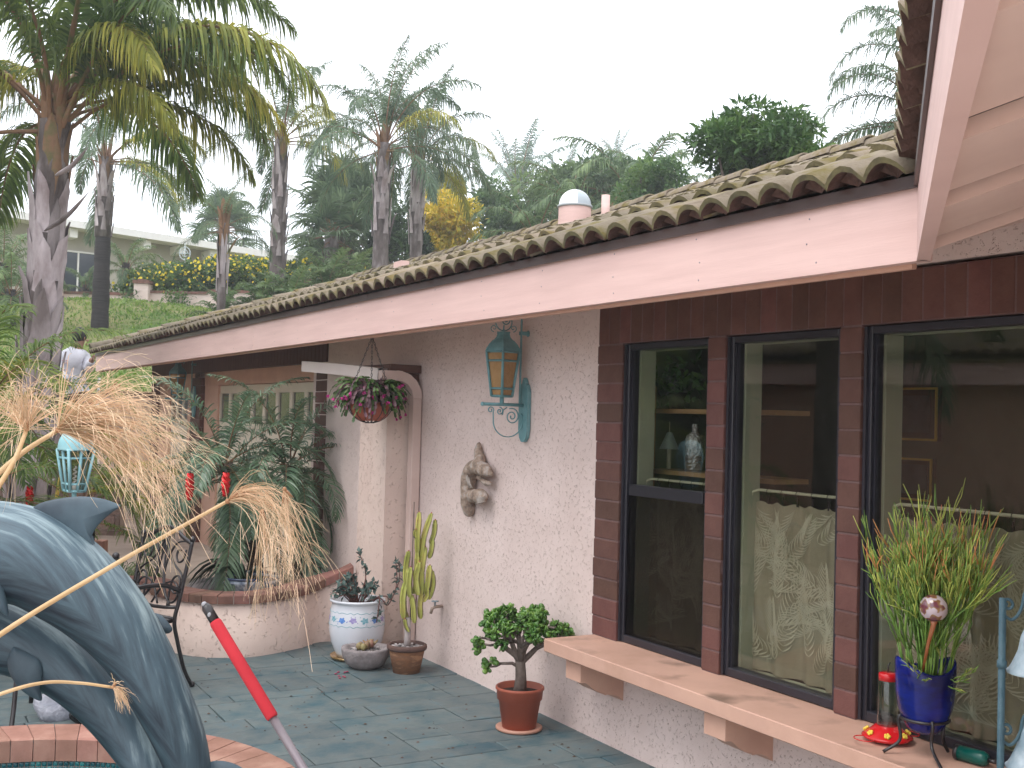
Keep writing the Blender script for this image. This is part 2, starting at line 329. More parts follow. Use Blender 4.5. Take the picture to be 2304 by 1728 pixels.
# grass tufts on the bank
n = 26000; U = RS.rand(n, 2); d_ = 19.5+U[:, 0]*10.5; az = radians(2.5)+U[:, 1]*radians(22); X = d_*np.sin(az); Y = d_*np.cos(az)
Z = terr(X, Y); h = .03+.045*RS.rand(n); a = RS.rand(n)*2*pi; ww = .025
P0 = np.stack([X-ww*np.cos(a), Y-ww*np.sin(a), Z-.01], 1); P1 = np.stack([X+ww*np.cos(a), Y+ww*np.sin(a), Z-.01], 1); P2 = np.stack([X+RS.randn(n)*.04, Y+RS.randn(n)*.04, Z+h], 1)
V = np.stack([P0, P1, P2], 1).reshape(-1, 3); link('grass', np_mesh('grass', V, np.arange(3*n).reshape(-1, 3)), m_blade, kind='stuff')
# driveway slab beyond the planter wall
mb = MB(); mb.prism([(-2.5, 8.2), (3.52, 8.2), (3.52, 18.4), (-2.5, 18.4)], -.3, .09, 'Z'); dv = mb.build('driveway', m_concrete); dv['kind'] = 'structure'

# ---- patio: stamped slate pattern, every stone its own slab in a joint bed
pat = link('patio', None); pat['kind'] = 'structure'; pat.empty_display_size = .1
SP = (.42, 5.10)
cx_ = np.append(np.arange(-.95, XW, .087), XW+.05); cy_ = np.arange(2.88, 8.35, .09); V = []; F = []
for i in range(len(cx_)-1):
    for j in range(len(cy_)-1):
        q = [(cx_[i], cy_[j]), (cx_[i+1], cy_[j]), (cx_[i+1], cy_[j+1]), (cx_[i], cy_[j+1])]
        if min(hypot(a-SP[0], b-SP[1]) for a, b in q) < 1.12: continue
        F.append(tuple(range(len(V), len(V)+4))); V += [(a, b, -.012) for a, b in q]
mb = MB(); mb.add(V, F); mb.build('joint_bed', m_joint, pat, recalc=False)
def slab(x0, x1, y0, y1):
    g = .0035; z = RS.uniform(-.0015, .0015)
    mb = MB(); bm = bmesh.new()
    nxs = max(2, int((x1-x0)/.12)); nys = max(1, int((y1-y0)/.12))
    def jig(i, k): return RS.uniform(-.0035, .0035)
    rim = [(x0+g+(x1-x0-2*g)*i/nxs, y0+g+jig(0, 0)) for i in range(nxs)]+[(x1-g+jig(0, 0), y0+g+(y1-y0-2*g)*i/nys) for i in range(nys)]+[(x1-g-(x1-x0-2*g)*i/nxs, y1-g+jig(0, 0)) for i in range(nxs)]+[(x0+g+jig(0, 0), y1-g-(y1-y0-2*g)*i/nys) for i in range(nys)]
    RC = 1.19; di = [hypot(x-SP[0], y-SP[1]) for x, y in rim]
    if max(di) < RC+.02: return
    rim = [(x, y) if d_ >= RC else (SP[0]+(x-SP[0])*RC/max(d_, .01), SP[1]+(y-SP[1])*RC/max(d_, .01)) for (x, y), d_ in zip(rim, di)]
    cx, cy = (x0+x1)/2, (y0+y1)/2
    inn = [(x-(.005 if x > cx else -.005), y-(.005 if y > cy else -.005)) for x, y in rim]; n_ = len(rim)
    V = [(x, y, -.013) for x, y in rim]+[(x, y, z-.003) for x, y in rim]+[(x, y, z) for x, y in inn]
    F = [(i, (i+1) % n_, n_+(i+1) % n_, n_+i) for i in range(n_)]+[(n_+i, n_+(i+1) % n_, 2*n_+(i+1) % n_, 2*n_+i) for i in range(n_)]+[tuple(range(2*n_, 3*n_))]
    mb.add(V, F); mb.build('paving_stone', m_ground, pat, recalc=False)
y = 2.9; rows = [.30, .15, .42, .30, .22, .38, .15]; k = 0
while y < 8.25:
    hh = rows[k % 7]; k += 1; x = -.95+RS.uniform(0, .3)
    while x < XW+.03:
        l = RS.choice([.28, .42, .55, .70]); x2 = min(x+l, XW+.03)
        if XW+.03-x2 < .12: x2 = XW+.03
        cxm, cym = (x+x2)/2, y+hh/2
        if True:
            if hh > .35 and RS.rand() < .35: slab(x, x2, y, y+hh/2); slab(x, x2, y+hh/2, y+hh)
            else: slab(x, x2, y, y+hh)
        x = x2
    y += hh

dk = MB(); dk.box((-16, -12, -.25), (3.3, 2.88, -.004)); dk.box((-16, 2.88, -.25), (-.96, 9.4, -.004)); dko = dk.build('added_bounce_floor', mat('pale_bounce', (.50, .46, .42), (.58, .54, .49), rough=.9, scale=2, bump=.2)); dko['kind'] = 'structure'  # pale floor added out of view to bounce light up to soffit and eaves
# ---- spa pool: brick coping ring, mosaic wall, water
pool = link('spa_pool', None); pool['kind'] = 'structure'
RO, RI, ZC = 1.345, 1.085, .035
mb = MB(); mb.lathe([(RI+.004, -.9), (RI+.004, .024), (RO-.012, .024), (RO-.012, -.05)], 96, (SP[0], SP[1], 0)); mb.build('coping_bed', m_grout, pool, recalc=False)
nb = 64
for i in range(nb):
    a0 = 2*pi*i/nb; 
    if sin(a0) < -.35: continue
    a1 = a0+2*pi/nb; g = .0022; V = []
    tw = .06
    for z in (-.085, ZC+RS.uniform(-.001, .0015)):
        for r, t in ((RI, 0), (RO+RS.uniform(-.004, .004), tw)):
            pass
    z1 = ZC+RS.uniform(-.001, .0015); ri = RI-.012
    def pt(r, a, z): return (SP[0]+r*cos(a), SP[1]+r*sin(a), z)
    gi, go = g/RI, g/RO; b = .006
    lo = -.076
    V = [pt(ri, a0+gi, lo), pt(ri, a1-gi, lo), pt(RI+.06, a1-gi, lo), pt(RI+.06, a0+gi, lo),
         pt(ri, a0+gi, z1-b), pt(ri, a1-gi, z1-b), pt(ri+b, a1-gi, z1), pt(ri+b, a0+gi, z1), pt(RO, a1-go+tw, z1), pt(RO, a0+go+tw, z1), pt(RO+.004, a1-go+tw, -.02), pt(RO+.004, a0+go+tw, -.02)]
    F = [(0, 1, 5, 4), (4, 5, 6, 7), (7, 6, 8, 9), (9, 8, 10, 11), (0, 4, 7, 9, 11, 3), (1, 2, 10, 8, 6, 5), (0, 3, 2, 1), (3, 11, 10, 2)]
    MB().add(V, F).build('coping_brick', m_coping, pool)
m_mos = mat('mosaic_tile', (.012, .11, .13), (.03, .20, .21), rough=.2, scale=18, island=.3, spec=.6)
V = []; Fm = []; st = .0265; nt_ = int(2*pi*(RI-.002)/st)
for r_ in range(9):
    for j in range(nt_):
        a = 2*pi*j/nt_
        if sin(a) < -.2: continue
        z0 = -.079-(r_+1)*st; R0, R1 = RI-.001, RI-.005; da = .0115/RI; b = len(V)
        for (rr, s_) in ((R0, 1.0), (R1, .82)):
            for (sa, sz) in ((-1, 0), (1, 0), (1, 1), (-1, 1)): V.append(pt(rr, a+sa*da*s_, z0+.0015+(st-.003)*(.5+(sz-.5)*s_)))
        Fm += [(b+4, b+5, b+6, b+7)]+[(b+i, b+(i+1) % 4, b+4+(i+1) % 4, b+4+i) for i in range(4)]
link('mosaic_tiles', np_mesh('mosaic', V, np.array(Fm)), m_mos, pool, 'stuff')
m_water = mat('pool_water', (.01, .10, .11), (.015, .14, .15), rough=.04, scale=3, spec=.6, bump=.25, bscale=6, bdist=.01)
mb = MB(); mb.lathe([(.0001, -.34), (RI, -.34)], 64, (SP[0], SP[1], 0)); wt = mb.build('water', m_water, pool); 

# ================================================================ HOUSE
house = thing('house', 'pink stucco house with mossy brown tile roof and brick trimmed windows', 'house', (XW, 7, 0))
hx = Vector((XW, 7, 0)); 
def hpart(mb, name, mt, parent=house, kind=None, recalc=True):
    o = mb.build(name, mt, parent, kind, recalc); 
    if parent is house: o.location = -hx
    return o
YE = 9.78   # garage bay starts
# stucco wall: pieces around the window group
mb = MB()
mb.box((XW, 5.144, -.2), (XW+.16, YE, 2.75))                       # main blank wall
mb.box((XW, 2.0, -.2), (XW+.16, 5.144, ZS-.07))                   # below the windows
mb.box((XW, 2.0, ZHT+.012), (XW+.16, 5.144, 2.75))                       # above the brick header
hpart(mb, 'stucco_wall', m_stucco)
mb = MB(); mb.prism([(3.4, 2.0), (1.2, 0.0), (1.35, -.15), (3.56, 2.0)], -.2, 2.7, 'Z'); hpart(mb, 'angled_wall', m_stucco)
mb = MB(); mb.box((3.17, 7.52, 0), (XW-.002, 8.03, 1.90)); hpart(mb, 'wall_pier', m_stucco_c)
# interior shell behind the windows
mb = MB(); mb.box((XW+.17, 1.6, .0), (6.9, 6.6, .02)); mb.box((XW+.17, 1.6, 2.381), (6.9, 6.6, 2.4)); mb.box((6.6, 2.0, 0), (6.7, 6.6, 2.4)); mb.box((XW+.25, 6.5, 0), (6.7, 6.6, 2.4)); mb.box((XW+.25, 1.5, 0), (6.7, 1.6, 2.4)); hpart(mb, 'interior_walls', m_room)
# brick piers and header
brick_me = {}
def brick(y0, y1, z0, z1, x0=XW-.006, dep=.09, mt=None, b=.003, nm='brick', par=house):
    key = (round(y1-y0, 4), round(z1-z0, 4), dep, id(mt), nm); 
    if key not in brick_me:
        mb = MB(); mb.box((0, 0, 0), (dep, y1-y0, z1-z0), bev=b); me = mb.mesh('brick'); me.materials.append(mt or m_brick); brick_me[key] = me
    o = link(nm, brick_me[key], None, par); j = lambda s_: RS.uniform(-s_, s_)
    o.location = (x0+j(.0015)-(XW if par is house else 0), y0+j(.001)-(7 if par is house else 0), z0+j(.0008)); o.rotation_euler = (j(.004), j(.004), j(.008)); return o
WN = [(4.212, 4.915), (3.372, 4.085), (2.45, 3.252)]     # window openings in Y
piers = [(4.915, 5.144), (4.085, 4.212), (3.252, 3.372), (2.22, 2.45)]
course = (ZWT-ZS)/15.0
mbm = MB()
for (a, b) in piers:
    mbm.box((XW-.002, a+.004, ZS-.07), (XW+.17, b-.004, ZWT+.0025))
    for i in range(15):
        e = RS.uniform(0, .006) if a > 4.9 else 0
        brick(a+.003, b-.001+e, ZS+i*course+.004, ZS+(i+1)*course-.004)
mbm.box((XW-.0035, 2.0, ZWT+.003), (XW+.17, 5.14, ZHT-.002)); hpart(mbm, 'brick_mortar', m_mortar)
yy = 5.144
while yy > 2.15: brick(yy-.0965, yy-.003, ZWT+.004, ZHT-.004+RS.uniform(-.003, .003)); yy -= .0995
# ragged stucco edge above the header
# windows
def window(k, y0, y1, hung):
    wn = link('window', None, None, house); wn.location = (0, (y0+y1)/2-7, ZS)
    off = Vector((XW, (y0+y1)/2, ZS))
    def sub(mb, nm, mt, kind=None):
        o = mb.build(nm, mt, wn, kind); o.location = -off; return o
    f = .032; xf = XW+.018; xb = XW+.085; g = .0012
    mb = MB()
    mb.box((xf, y0+g, ZS+.004), (xb, y0+f, ZWT-g), bev=.003); mb.box((xf, y1-f, ZS+.004), (xb, y1-g, ZWT-g), bev=.003)
    mb.box((xf+.001, y0+f+.0005, ZWT-f), (xb, y1-f-.0005, ZWT-g), bev=.003); mb.box((xf+.001, y0+f+.0005, ZS+.004), (xb, y1-f-.0005, ZS+f+.01), bev=.003)
    mb.box((xf-.012, y1-.016, ZS+.006), (xf-.001, y1-.002, ZWT-.004))
    # inner bead
    for a_, b_ in ((y0+f+.0005, y0+f+.010), (y1-f-.010, y1-f-.0005)): mb.box((xf+.018, a_, ZS+f+.011), (xf+.04, b_, ZWT-f-.001))
    if hung:
        zr = onX(1403, 1100, XW+.03)[2]
        mb.box((xf+.002, y0+f+.017, zr-.028), (xf+.06, y1-f-.017, zr+.028), bev=.003)
    sub(mb, 'frame', m_frame)
    xg = xf+.030
    def pane(za, zb, nm='pane', mt=m_glass, x=None):
        x = x or xg; mb = MB(); mb.box((x, y0+f-.002, za), (x+.004, y1-f+.002, zb)); sub(mb, nm, mt)
    if hung:
        pane(zr+.02, ZWT-f+.004); pane(ZS+f+.006, zr-.02)
        pane(ZS+f+.012, zr-.029, 'insect_screen', m_screen, xf+.012)
    else: pane(ZS+f+.006, ZWT-f+.004)
    mb = MB(); e = .012
    mb.box((xb+.001, y1-f-.012, ZS), (XW+.18, y1+.02, ZWT-.01)); mb.box((xb+.001, y0-.02, ZS), (XW+.18, y0+f+.012, ZWT-.01)); mb.box((xb+.001, y0+f+.031, ZWT-f), (XW+.18, y1-f-.031, ZWT)); mb.box((xb+.001, y0+f+.031, ZS-.02), (XW+.18, y1-f-.031, ZS+f-.01))
    sub(mb, 'window_return', m_jamb)
for k, (a, b) in enumerate(WN): window(k, a, b, k == 0)
# block daylight between the returns and the interior
mb = MB(); 
for (a, b) in piers: mb.box((XW+.172, a+.03, 0), (XW+.179, b-.03, 2.3))
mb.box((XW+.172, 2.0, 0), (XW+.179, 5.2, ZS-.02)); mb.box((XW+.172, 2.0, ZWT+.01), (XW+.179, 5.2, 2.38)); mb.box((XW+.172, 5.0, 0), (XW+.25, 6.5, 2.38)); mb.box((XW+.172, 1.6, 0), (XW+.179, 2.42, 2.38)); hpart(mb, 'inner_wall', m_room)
# ledge with corbels
mb = MB(); mb.box((3.087, 2.05, ZS-.067), (XW+.03, 5.13, ZS), bev=.004); 
m_ledge = mat('ledge_paint', (.50, .30, .22), (.60, .37, .28), (.56, .34, .26), rough=.6, scale=3, bump=.12, bscale=50)
N_ = m_ledge.node_tree; Lk = N_.links; gN = [q for q in N_.nodes if q.type == 'NEW_GEOMETRY'][0]; sN = N_.nodes.new('ShaderNodeSeparateXYZ'); Lk.new(gN.outputs['Normal'], sN.inputs[0])
nz2 = N_.nodes.new('ShaderNodeTexNoise'); nz2.inputs['Scale'].default_value = 3.4; nz2.inputs['Detail'].default_value = 8; Lk.new(gN.outputs['Position'], nz2.inputs['Vector'])
r2 = N_.nodes.new('ShaderNodeValToRGB'); r2.color_ramp.elements[0].position = .56; r2.color_ramp.elements[1].position = .72; r2.color_ramp.elements[0].color = (0, 0, 0, 1); Lk.new(nz2.outputs[0], r2.inputs[0])
mm = N_.nodes.new('ShaderNodeMath'); mm.operation = 'MULTIPLY'; Lk.new(r2.outputs[0], mm.inputs[0]); m3 = N_.nodes.new('ShaderNodeMath'); m3.operation = 'MULTIPLY'; m3.inputs[1].default_value = .75; m3.use_clamp = True; Lk.new(sN.outputs[2], m3.inputs[0]); Lk.new(m3.outputs[0], mm.inputs[1])
mX = N_.nodes.new('ShaderNodeMix'); mX.data_type = 'RGBA'; mX.inputs[7].default_value = (.12, .085, .06, 1); P_ = N_.nodes['Principled BSDF']; Lk.new(P_.inputs['Base Color'].links[0].from_socket, mX.inputs[6]); Lk.new(mm.outputs[0], mX.inputs[0]); Lk.new(mX.outputs[2], P_.inputs['Base Color'])
hpart(mb, 'window_ledge', m_ledge)
cp = [(3.135, ZS-.069), (3.135, ZS-.175), (3.165, ZS-.178)]+[(3.165+.115*t, ZS-.178-.062*sin(t*pi/2)**1.2) for t in np.linspace(.1, 1, 8)]+[(3.285, ZS-.25)]+[(3.285+.105*t, ZS-.25-.03*t+.012*sin(t*pi)) for t in np.linspace(.1, 1, 5)]+[(XW-.001, ZS-.29), (XW-.001, ZS-.069)]
for yc in (4.91, 3.79, 2.67):
    mb = MB(); mb.prism(cp, yc-.07, yc+.07, 'Y'); hpart(mb, 'corbel', m_peach)
# fascia, drip edge, nails, soffit
YR, YL = 2.44, 17.75
mb = MB(); mb.box((XF, YR-.02, 2.221), (XF+.04, 9.6, 2.459)); mb.box((XF, 9.603, 2.221), (XF+.04, YL, 2.459)); hpart(mb, 'fascia_board', m_fascia)
mb = MB(); mb.box((XF-.012, YR-.03, 2.452), (XF-.001, 7.0, 2.488)); mb.box((XF-.0135, 6.96, 2.450), (XF-.0025, YL, 2.488)); mb.box((XF-.02, YR-.02, 2.446), (XF-.012, YL, 2.452)); hpart(mb, 'drip_edge', m_drip)
mb = MB()
for yy in np.arange(2.9, 17, .61):
    for zz in (2.26, 2.34, 2.42): mb.sphere((XF-.0005, yy+RS.uniform(-.03, .03), zz+RS.uniform(-.012, .012)), .0035, 6, 4, (.4, 1, 1))
hpart(mb, 'nail_heads', mat('nail', (.25, .22, .25), rough=.5), kind='stuff')
mb = MB(); mb.box((XF+.042, 2.5, 2.206), (XF+.062, 17.7, 2.25)); mb.add([(XF+.041, 2.5, 2.29), (XF+.041, 17.7, 2.29), (XW+.1, 17.7, 2.50), (XW+.1, 2.5, 2.50)], [(0, 1, 2, 3)]); hpart(mb, 'soffit', m_peach)
# ---- roof: tile courses laid one by one
roof = link('roof', None, None, house); roof.location = -hx
PI4 = .335; sl = sqrt(1+PI4*PI4)
def tile_mesh(seed, nmn='tile'):
    r = np.random.RandomState(seed); W_, Lx = .33, .385; cr = 8; n_ = 2*cr; zo = 0
    us = np.linspace(0, W_, n_+1); th = .02
    def prof(u): return .052*abs(cos(pi*(u/.165-.5)))**.75
    V = []; 
    for i, u in enumerate(us):
        z = prof(u)+r.uniform(-.0012, .0012); e = r.uniform(-.003, .003)
        V += [(0+e, u, z+.024), (Lx, u, z+.0), (0+e, u, z+.024-th), (Lx, u, z-th)]
    F = []; mi = []
    for i in range(n_):
        a, b = 4*i, 4*i+4
        F += [(a, a+1, b+1, b), (a+2, b+2, b+3, a+3), (a, b, b+2, a+2)]; mi += [0, 1, 2]
    F += [(0, 2, 3, 1), (4*n_, 4*n_+1, 4*n_+3, 4*n_+2)]; mi += [0, 0]
    # mortar plug under each barrel, set back from the lip
    for c_ in (.0825, .2475):
        b = len(V); m_ = 6; V.append((.06, c_, -.01))
        for j in range(m_+1): u = c_-.06+.12*j/m_; V.append((.05+r.uniform(-.008, .012), u, max(-.01, prof(u)-.004)))
        for j in range(m_): F.append((b, b+1+j, b+2+j)); mi.append(1)
    return V, F, mi
TM = []
for s_ in range(6):
    V, F, mi = tile_mesh(s_); me = bpy.data.meshes.new('tile'); me.from_pydata(V, [], F); me.polygons.foreach_set('material_index', mi)
    me.polygons.foreach_set('use_smooth', [m_ == 0 and len(f) == 4 for m_, f in zip(mi, F)])
    me.materials.append(m_tile); me.materials.append(m_tileend); me.materials.append(m_tilelip); me.update(); TM.append((V, F, mi, me))
tl = math.atan(PI4); TX0, TZ0 = 2.725, 2.514; EXPO = .36
allv, allf, allm = [], [], []; cnt = 0
NR = 12
for r_ in range(NR):
    dx = r_*EXPO/sl; x = TX0+dx; z = TZ0+dx*PI4; y0 = 2.30-.44*dx
    ks = int((17.95-y0)/.33)
    for k in range(ks):
        yt = 17.95-(k+1)*.33
        j = RS.uniform(-1, 1, 4); Mx = Matrix.Translation((x+j[0]*.012, yt+j[1]*.003, z+j[2]*.004-(.032 if r_ == 0 else 0))) @ Matrix.Rotation(-tl+j[3]*.012-(.085 if r_ == 0 else 0), 4, 'Y') @ Matrix.Rotation(j[1]*.012, 4, 'Z')
        V, F, mi, me = TM[RS.randint(6)]
        if (r_ < 5 and cnt < 250): 
            o = link('roof_tile', me, None, roof); o.matrix_local = Mx; cnt += 1
        else:
            b = len(allv); A = np.c_[np.array(V), np.ones(len(V))] @ np.array(Mx).T; allv += [tuple(p[:3]) for p in A]; allf += [tuple(i+b for i in f) for f in F]; allm += mi
me = bpy.data.meshes.new('tiles'); me.from_pydata(allv, [], allf); me.polygons.foreach_set('material_index', allm); me.materials.append(m_tile); me.materials.append(m_tileend); me.materials.append(m_tilelip); me.update()
link('roof_tiles', me, None, roof, 'stuff')
XR = TX0+NR*EXPO/sl+.02; ZR = TZ0+(XR-TX0)*PI4
mb = MB(); mb.add([(XF+.03, .9, 2.48), (XF+.03, 17.9, 2.48), (XR, 17.9, ZR-.05), (XR, .2, ZR-.05), (XR+4, 17.9, ZR-1.3), (XR+4, .2, ZR-1.3)], [(0, 1, 2, 3), (3, 2, 4, 5)]); hpart(mb, 'roof_deck', m_drip)
# far slope plain tiles are unseen; ridge and rake caps
def cap_mesh(seed, L_=.42, r0=.105, r1=.088):
    mb = MB(); mb.smooth = True; n_ = 10; V = []
    for (y_, r, z_) in ((0, r0, .014), (L_, r1, 0)):
        for rr in (r, r-.018):
            for i in range(n_+1): a = pi*i/n_; V.append((rr*cos(a)*1.05, y_, rr*sin(a)*.78+z_))
    k = n_+1; F = []
    for i in range(n_): F += [(i, i+1, 2*k+i+1, 2*k+i), (k+i, 3*k+i, 3*k+i+1, k+i+1), (i, k+i, k+i+1, i+1)]
    mb.add(V, F); me = mb.mesh('cap'); me.materials.append(m_tile); return me
CM = [cap_mesh(i) for i in range(2)]
for k in range(48):
    y_ = 17.95-(k+1)*.37
    if y_ < 3: break
    o = link('ridge_cap', CM[k % 2], None, roof); o.location = (XR+RS.uniform(-.008, .008), y_, ZR+.045+RS.uniform(-.004, .004)); o.rotation_euler = (0, 0, RS.uniform(-.01, .01))
for k in range(12):
    s_ = .02+k*.37; x = TX0+s_/sl; o = link('rake_cap', CM[k % 2], None, roof); o.location = (x, 18.0, TZ0+.035+(x-TX0)*PI4); o.rotation_euler = (tl, 0, -pi/2+RS.uniform(-.015, .015))
mb = MB(); mb.prism([(XF+.04, 2.26), (XR, ZR-.33), (XR, ZR-.02), (XF+.04, 2.49)], 17.86, 17.9, 'Y'); hpart(mb, 'rake_board', m_fascia)
# skylight dome, vent pipe
DX = 5.55; dY = DX/math.tan(radians(32.05)); dz = TZ0+(DX-TX0)*PI4
mb = MB(); mb.lathe([(.155, -.1), (.150, .20)], 32, (DX, dY, dz)); mb.lathe([(.150, .20), (.0001, .2)], 32, (DX, dY, dz)); hpart(mb, 'skylight_base', m_fascia)
mb = MB(); mb.lathe([(.155, .195), (.163, .20), (.163, .215), (.152, .218)], 32, (DX, dY, dz)); hpart(mb, 'skylight_ring', mat('skylight_ring', (.35, .38, .40), rough=.4))
m_dome = mat('dome_plastic', (.80, .82, .84), (.85, .86, .88), rough=.15, coat=.5, scale=2); mb = MB(); mb.lathe([(.150*cos(t), .218+.15*sin(t)) for t in np.linspace(0, pi/2-.001, 10)], 32, (DX, dY, dz)); 
dm = mb.build('skylight_dome', m_dome, house); dm.location = -hx; dm.data.materials.append(mat('dome_reflector', (.38, .43, .47), rough=.3)); 
for p in dm.data.polygons:
    c = p.center-Vector((DX, dY, 0)); 
    if c.x*.85-c.y*.53 > .01 and c.x*.5+c.y*.85 < .2: p.material_index = 1
PX_ = 5.6; pY = PX_/math.tan(radians(33.6)); pz = TZ0+(PX_-TX0)*PI4; mb = MB(); mb.tube([(PX_, pY, pz-.1), (PX_, pY, pz+.235)], .038, 14); hpart(mb, 'vent_pipe', m_fascia)
px, py, pz = onX(903, 596, 4.2); mb = MB(); mb.box((px-.04, py-.09, pz-.3), (px+.04, py+.09, pz+.03)); hpart(mb, 'roof_vent', m_fascia)
# ---- angled porch roof at the right
AZ = radians(47.4); E_ = Vector((-sin(AZ), -cos(AZ), 0)); PR = Vector((cos(AZ), -sin(AZ), 0)); P0 = Vector((XF+.005, YR+.01, 0))
def porch(a, p, z): return P0+E_*a+PR*p+Vector((0, 0, z))
def pquad(mb, a0, a1, p0, p1, z00, z01, th):
    V = [porch(a, p, z) for (a, p, z) in ((a0, p0, z00), (a1, p0, z00), (a1, p1, z01), (a0, p1, z01), (a0, p0, z00+th), (a1, p0, z00+th), (a1, p1, z01+th), (a0, p1, z01+th))]
    mb.add(V, [(0, 3, 2, 1), (4, 5, 6, 7), (0, 1, 5, 4), (1, 2, 6, 5), (2, 3, 7, 6), (3, 0, 4, 7)])
mb = MB(); pquad(mb, 0, 4.6, 0, .04, 2.221, 2.221, .238); hpart(mb, 'porch_fascia', m_fascia)
mb = MB(); pquad(mb, -.02, 4.6, -.012, -.001, 2.45, 2.45, .045); hpart(mb, 'porch_drip_edge', m_drip)
bounds = [-1.3, -.87, -.20, .47, 1.13]; bounds = [-.02, .197, .867, 1.534, 2.2, 2.87, 3.54, 4.6]
for k in range(len(bounds)-1):
    a0, a1 = bounds[k], bounds[k+1]; mb = MB(); zz = 2.232+(.012 if k % 2 else 0); s_ = .35
    # each board is a little wedge: its near edge hangs below the next one
    a0b = -.437*2.6 if k == 0 else a0+.004; V = [porch(a0+.004, .041, 2.262), porch(a1-.019, .041, 2.230), porch(a1-.019, 2.6, 2.230+s_*2.56), porch(a0b, 2.6, 2.262+s_*2.56)]
    V += [p+Vector((0, 0, .036)) for p in V]; mb.add(V, [(0, 3, 2, 1), (4, 5, 6, 7), (0, 1, 5, 4), (1, 2, 6, 5), (2, 3, 7, 6), (3, 0, 4, 7)])
    hpart(mb, 'soffit_board', m_soffit)
mb = MB(); pquad(mb, 0, 4.6, .05, 2.6, 2.29, 2.29+.35*2.55, .06); hpart(mb, 'porch_deck', m_drip)
porchr = link('porch_roof', None, None, house); porchr.location = -hx
Rz = Matrix((( PR.x, -PR.y*0+E_.x*-1, 0, 0), (PR.y, -E_.y, 0, 0), (0, 0, 1, 0), (0, 0, 0, 1)))   # local x -> upslope, local y -> back along eave
for r_ in range(2):
    for k in range(13):
        dx = -.05+r_*EXPO/sl; a = -.0+k*.33+.33; j = RS.uniform(-1, 1, 3)
        p = porch(a, dx, TZ0+.005+dx*.333+j[0]*.003+.016); o = link('roof_tile', TM[RS.randint(6)][3], None, porchr)
        o.matrix_local = Matrix.Translation(p) @ Rz @ Matrix.Rotation(-tl+j[1]*.01, 4, 'Y') @ Matrix.Rotation(j[2]*.01, 4, 'Z')
# ---- garage bays
XG = XW+.06
mb = MB(); mb.box((XW, YE-.36, 0), (XW+.1, YE, 2.62)); 
def Yx(px): d = ray(px, 900); return XW*d[1]/d[0]
YC0, YC1 = Yx(735), Yx(711)          # brown brick column
YD1a, YD1b = Yx(707), Yx(482)       # right door
YPb = Yx(452); YK = Yx(430); YD2a, YD2b = Yx(425), Yx(375); YPe = Yx(352); YEn = Yx(340)
zd = lambda y: .09
mb = MB(); mb.box((XG+.06, YC0, 0), (XG+.2, YEn+.3, 2.7)); hpart(mb, 'garage_wall', m_peach)
mb = MB(); mb.box((XW+.004, YC0+.002, 0), (XG+.06, YC1-.002, 2.05)); mb.box((XW+.004, YPb+.002, 0), (XG+.06, YK-.002, 2.05)); mb.box((XW+.004, YPe+.002, 0), (XG+.06, YEn, 2.05)); hpart(mb, 'column_mortar', m_mortar, kind='stuff')
for (a, b) in ((YC0, YC1), (YPb, YK)):
    z = .05
    while z < 2.0: brick(a, b, z+.004, z+.098, nm='brick', dep=.06); z += .102
zh0, zh1 = onX(600, 826, XW)[2], 2.6
mb = MB(); mb.box((XW+.0, YC0-.01, zh0), (XW+.055, YEn+.02, zh1)); hpart(mb, 'brown_header', m_brownpaint)
for yy in np.arange(YC0+.05, YEn, .1):
    mb = MB(); mb.box((XW-.012, yy-.046, zh0+.004), (XW-.001, yy+.046, zh1-.01)); hpart(mb, 'header_board', m_brownpaint)
def door(y0, y1, ztop, npan, label=None):
    d = link('garage_door', None, None, house); d.location = (XG-XW, (y0+y1)/2-7, .09); off = Vector((XG, (y0+y1)/2, .09))
    def sub(mb, nm, mt): o = mb.build(nm, mt, d); o.location = -off
    hts = np.linspace(.09, ztop, 5)
    for i in range(4):
        mb = MB()
        if i < 3 or npan == 0: mb.box((XG+.01, y0, hts[i]+.002), (XG+.05, y1, hts[i+1]-.002), bev=.003); sub(mb, 'door_panel', m_cream)
        else:
            za, zb = hts[3], hts[4]-.06; w_ = (y1-y0)/npan
            mb.box((XG+.01, y0, hts[3]+.002), (XG+.05, y1, hts[3]+.05)); mb.box((XG+.01, y0, zb-.03), (XG+.05, y1, hts[4]-.002)); mb.box((XG+.03, y0, za+.05), (XG+.05, y1, zb-.03))
            for j in range(npan+1): yy = y0+j*w_; mb.box((XG+.005, max(y0, yy-.045), za+.051), (XG+.03, min(y1, yy+.045), zb-.031))
            sub(mb, 'door_panel', m_cream)
            for j in range(npan): 
                mb = MB(); mb.box((XG+.02, y0+j*w_+.05, za+.055), (XG+.026, y0+(j+1)*w_-.05, zb-.035)); sub(mb, 'pane', m_panegrey)
ztd = onX(690, 868, XG)[2]
door(YC1+.03, YD1b, 1.98, 8); door(YD2a+.25, YD2b, 1.98, 3)
mb = MB(); mb.box((XG-.02, YC1+.004, 1.985), (XG+.05, YPb-.004, zh0+.004)); mb.box((XG-.015, YD1b+.004, .09), (XG+.05, YPb-.004, 1.984)); mb.box((XG-.02, YK+.004, 1.985), (XG+.05, YPe-.004, zh0+.004)); mb.box((XG-.015, YD2b+.004, .09), (XG+.05, YPe-.004, 1.984)); mb.box((XG-.015, YK+.004, .09), (XG+.05, YD2a+.245, 1.984)); hpart(mb, 'door_trim', m_peach)
# brick cap over the wall pier
for j in range(5):
    yb = 7.47+j*.118; brick(yb+.003, yb+.115, 1.905, 2.0, x0=3.12, dep=.27, nm='cap_brick', mt=m_brick)
brick(7.44, 8.05, 2.003, 2.06, x0=3.15, dep=.24, nm='cap_brick')
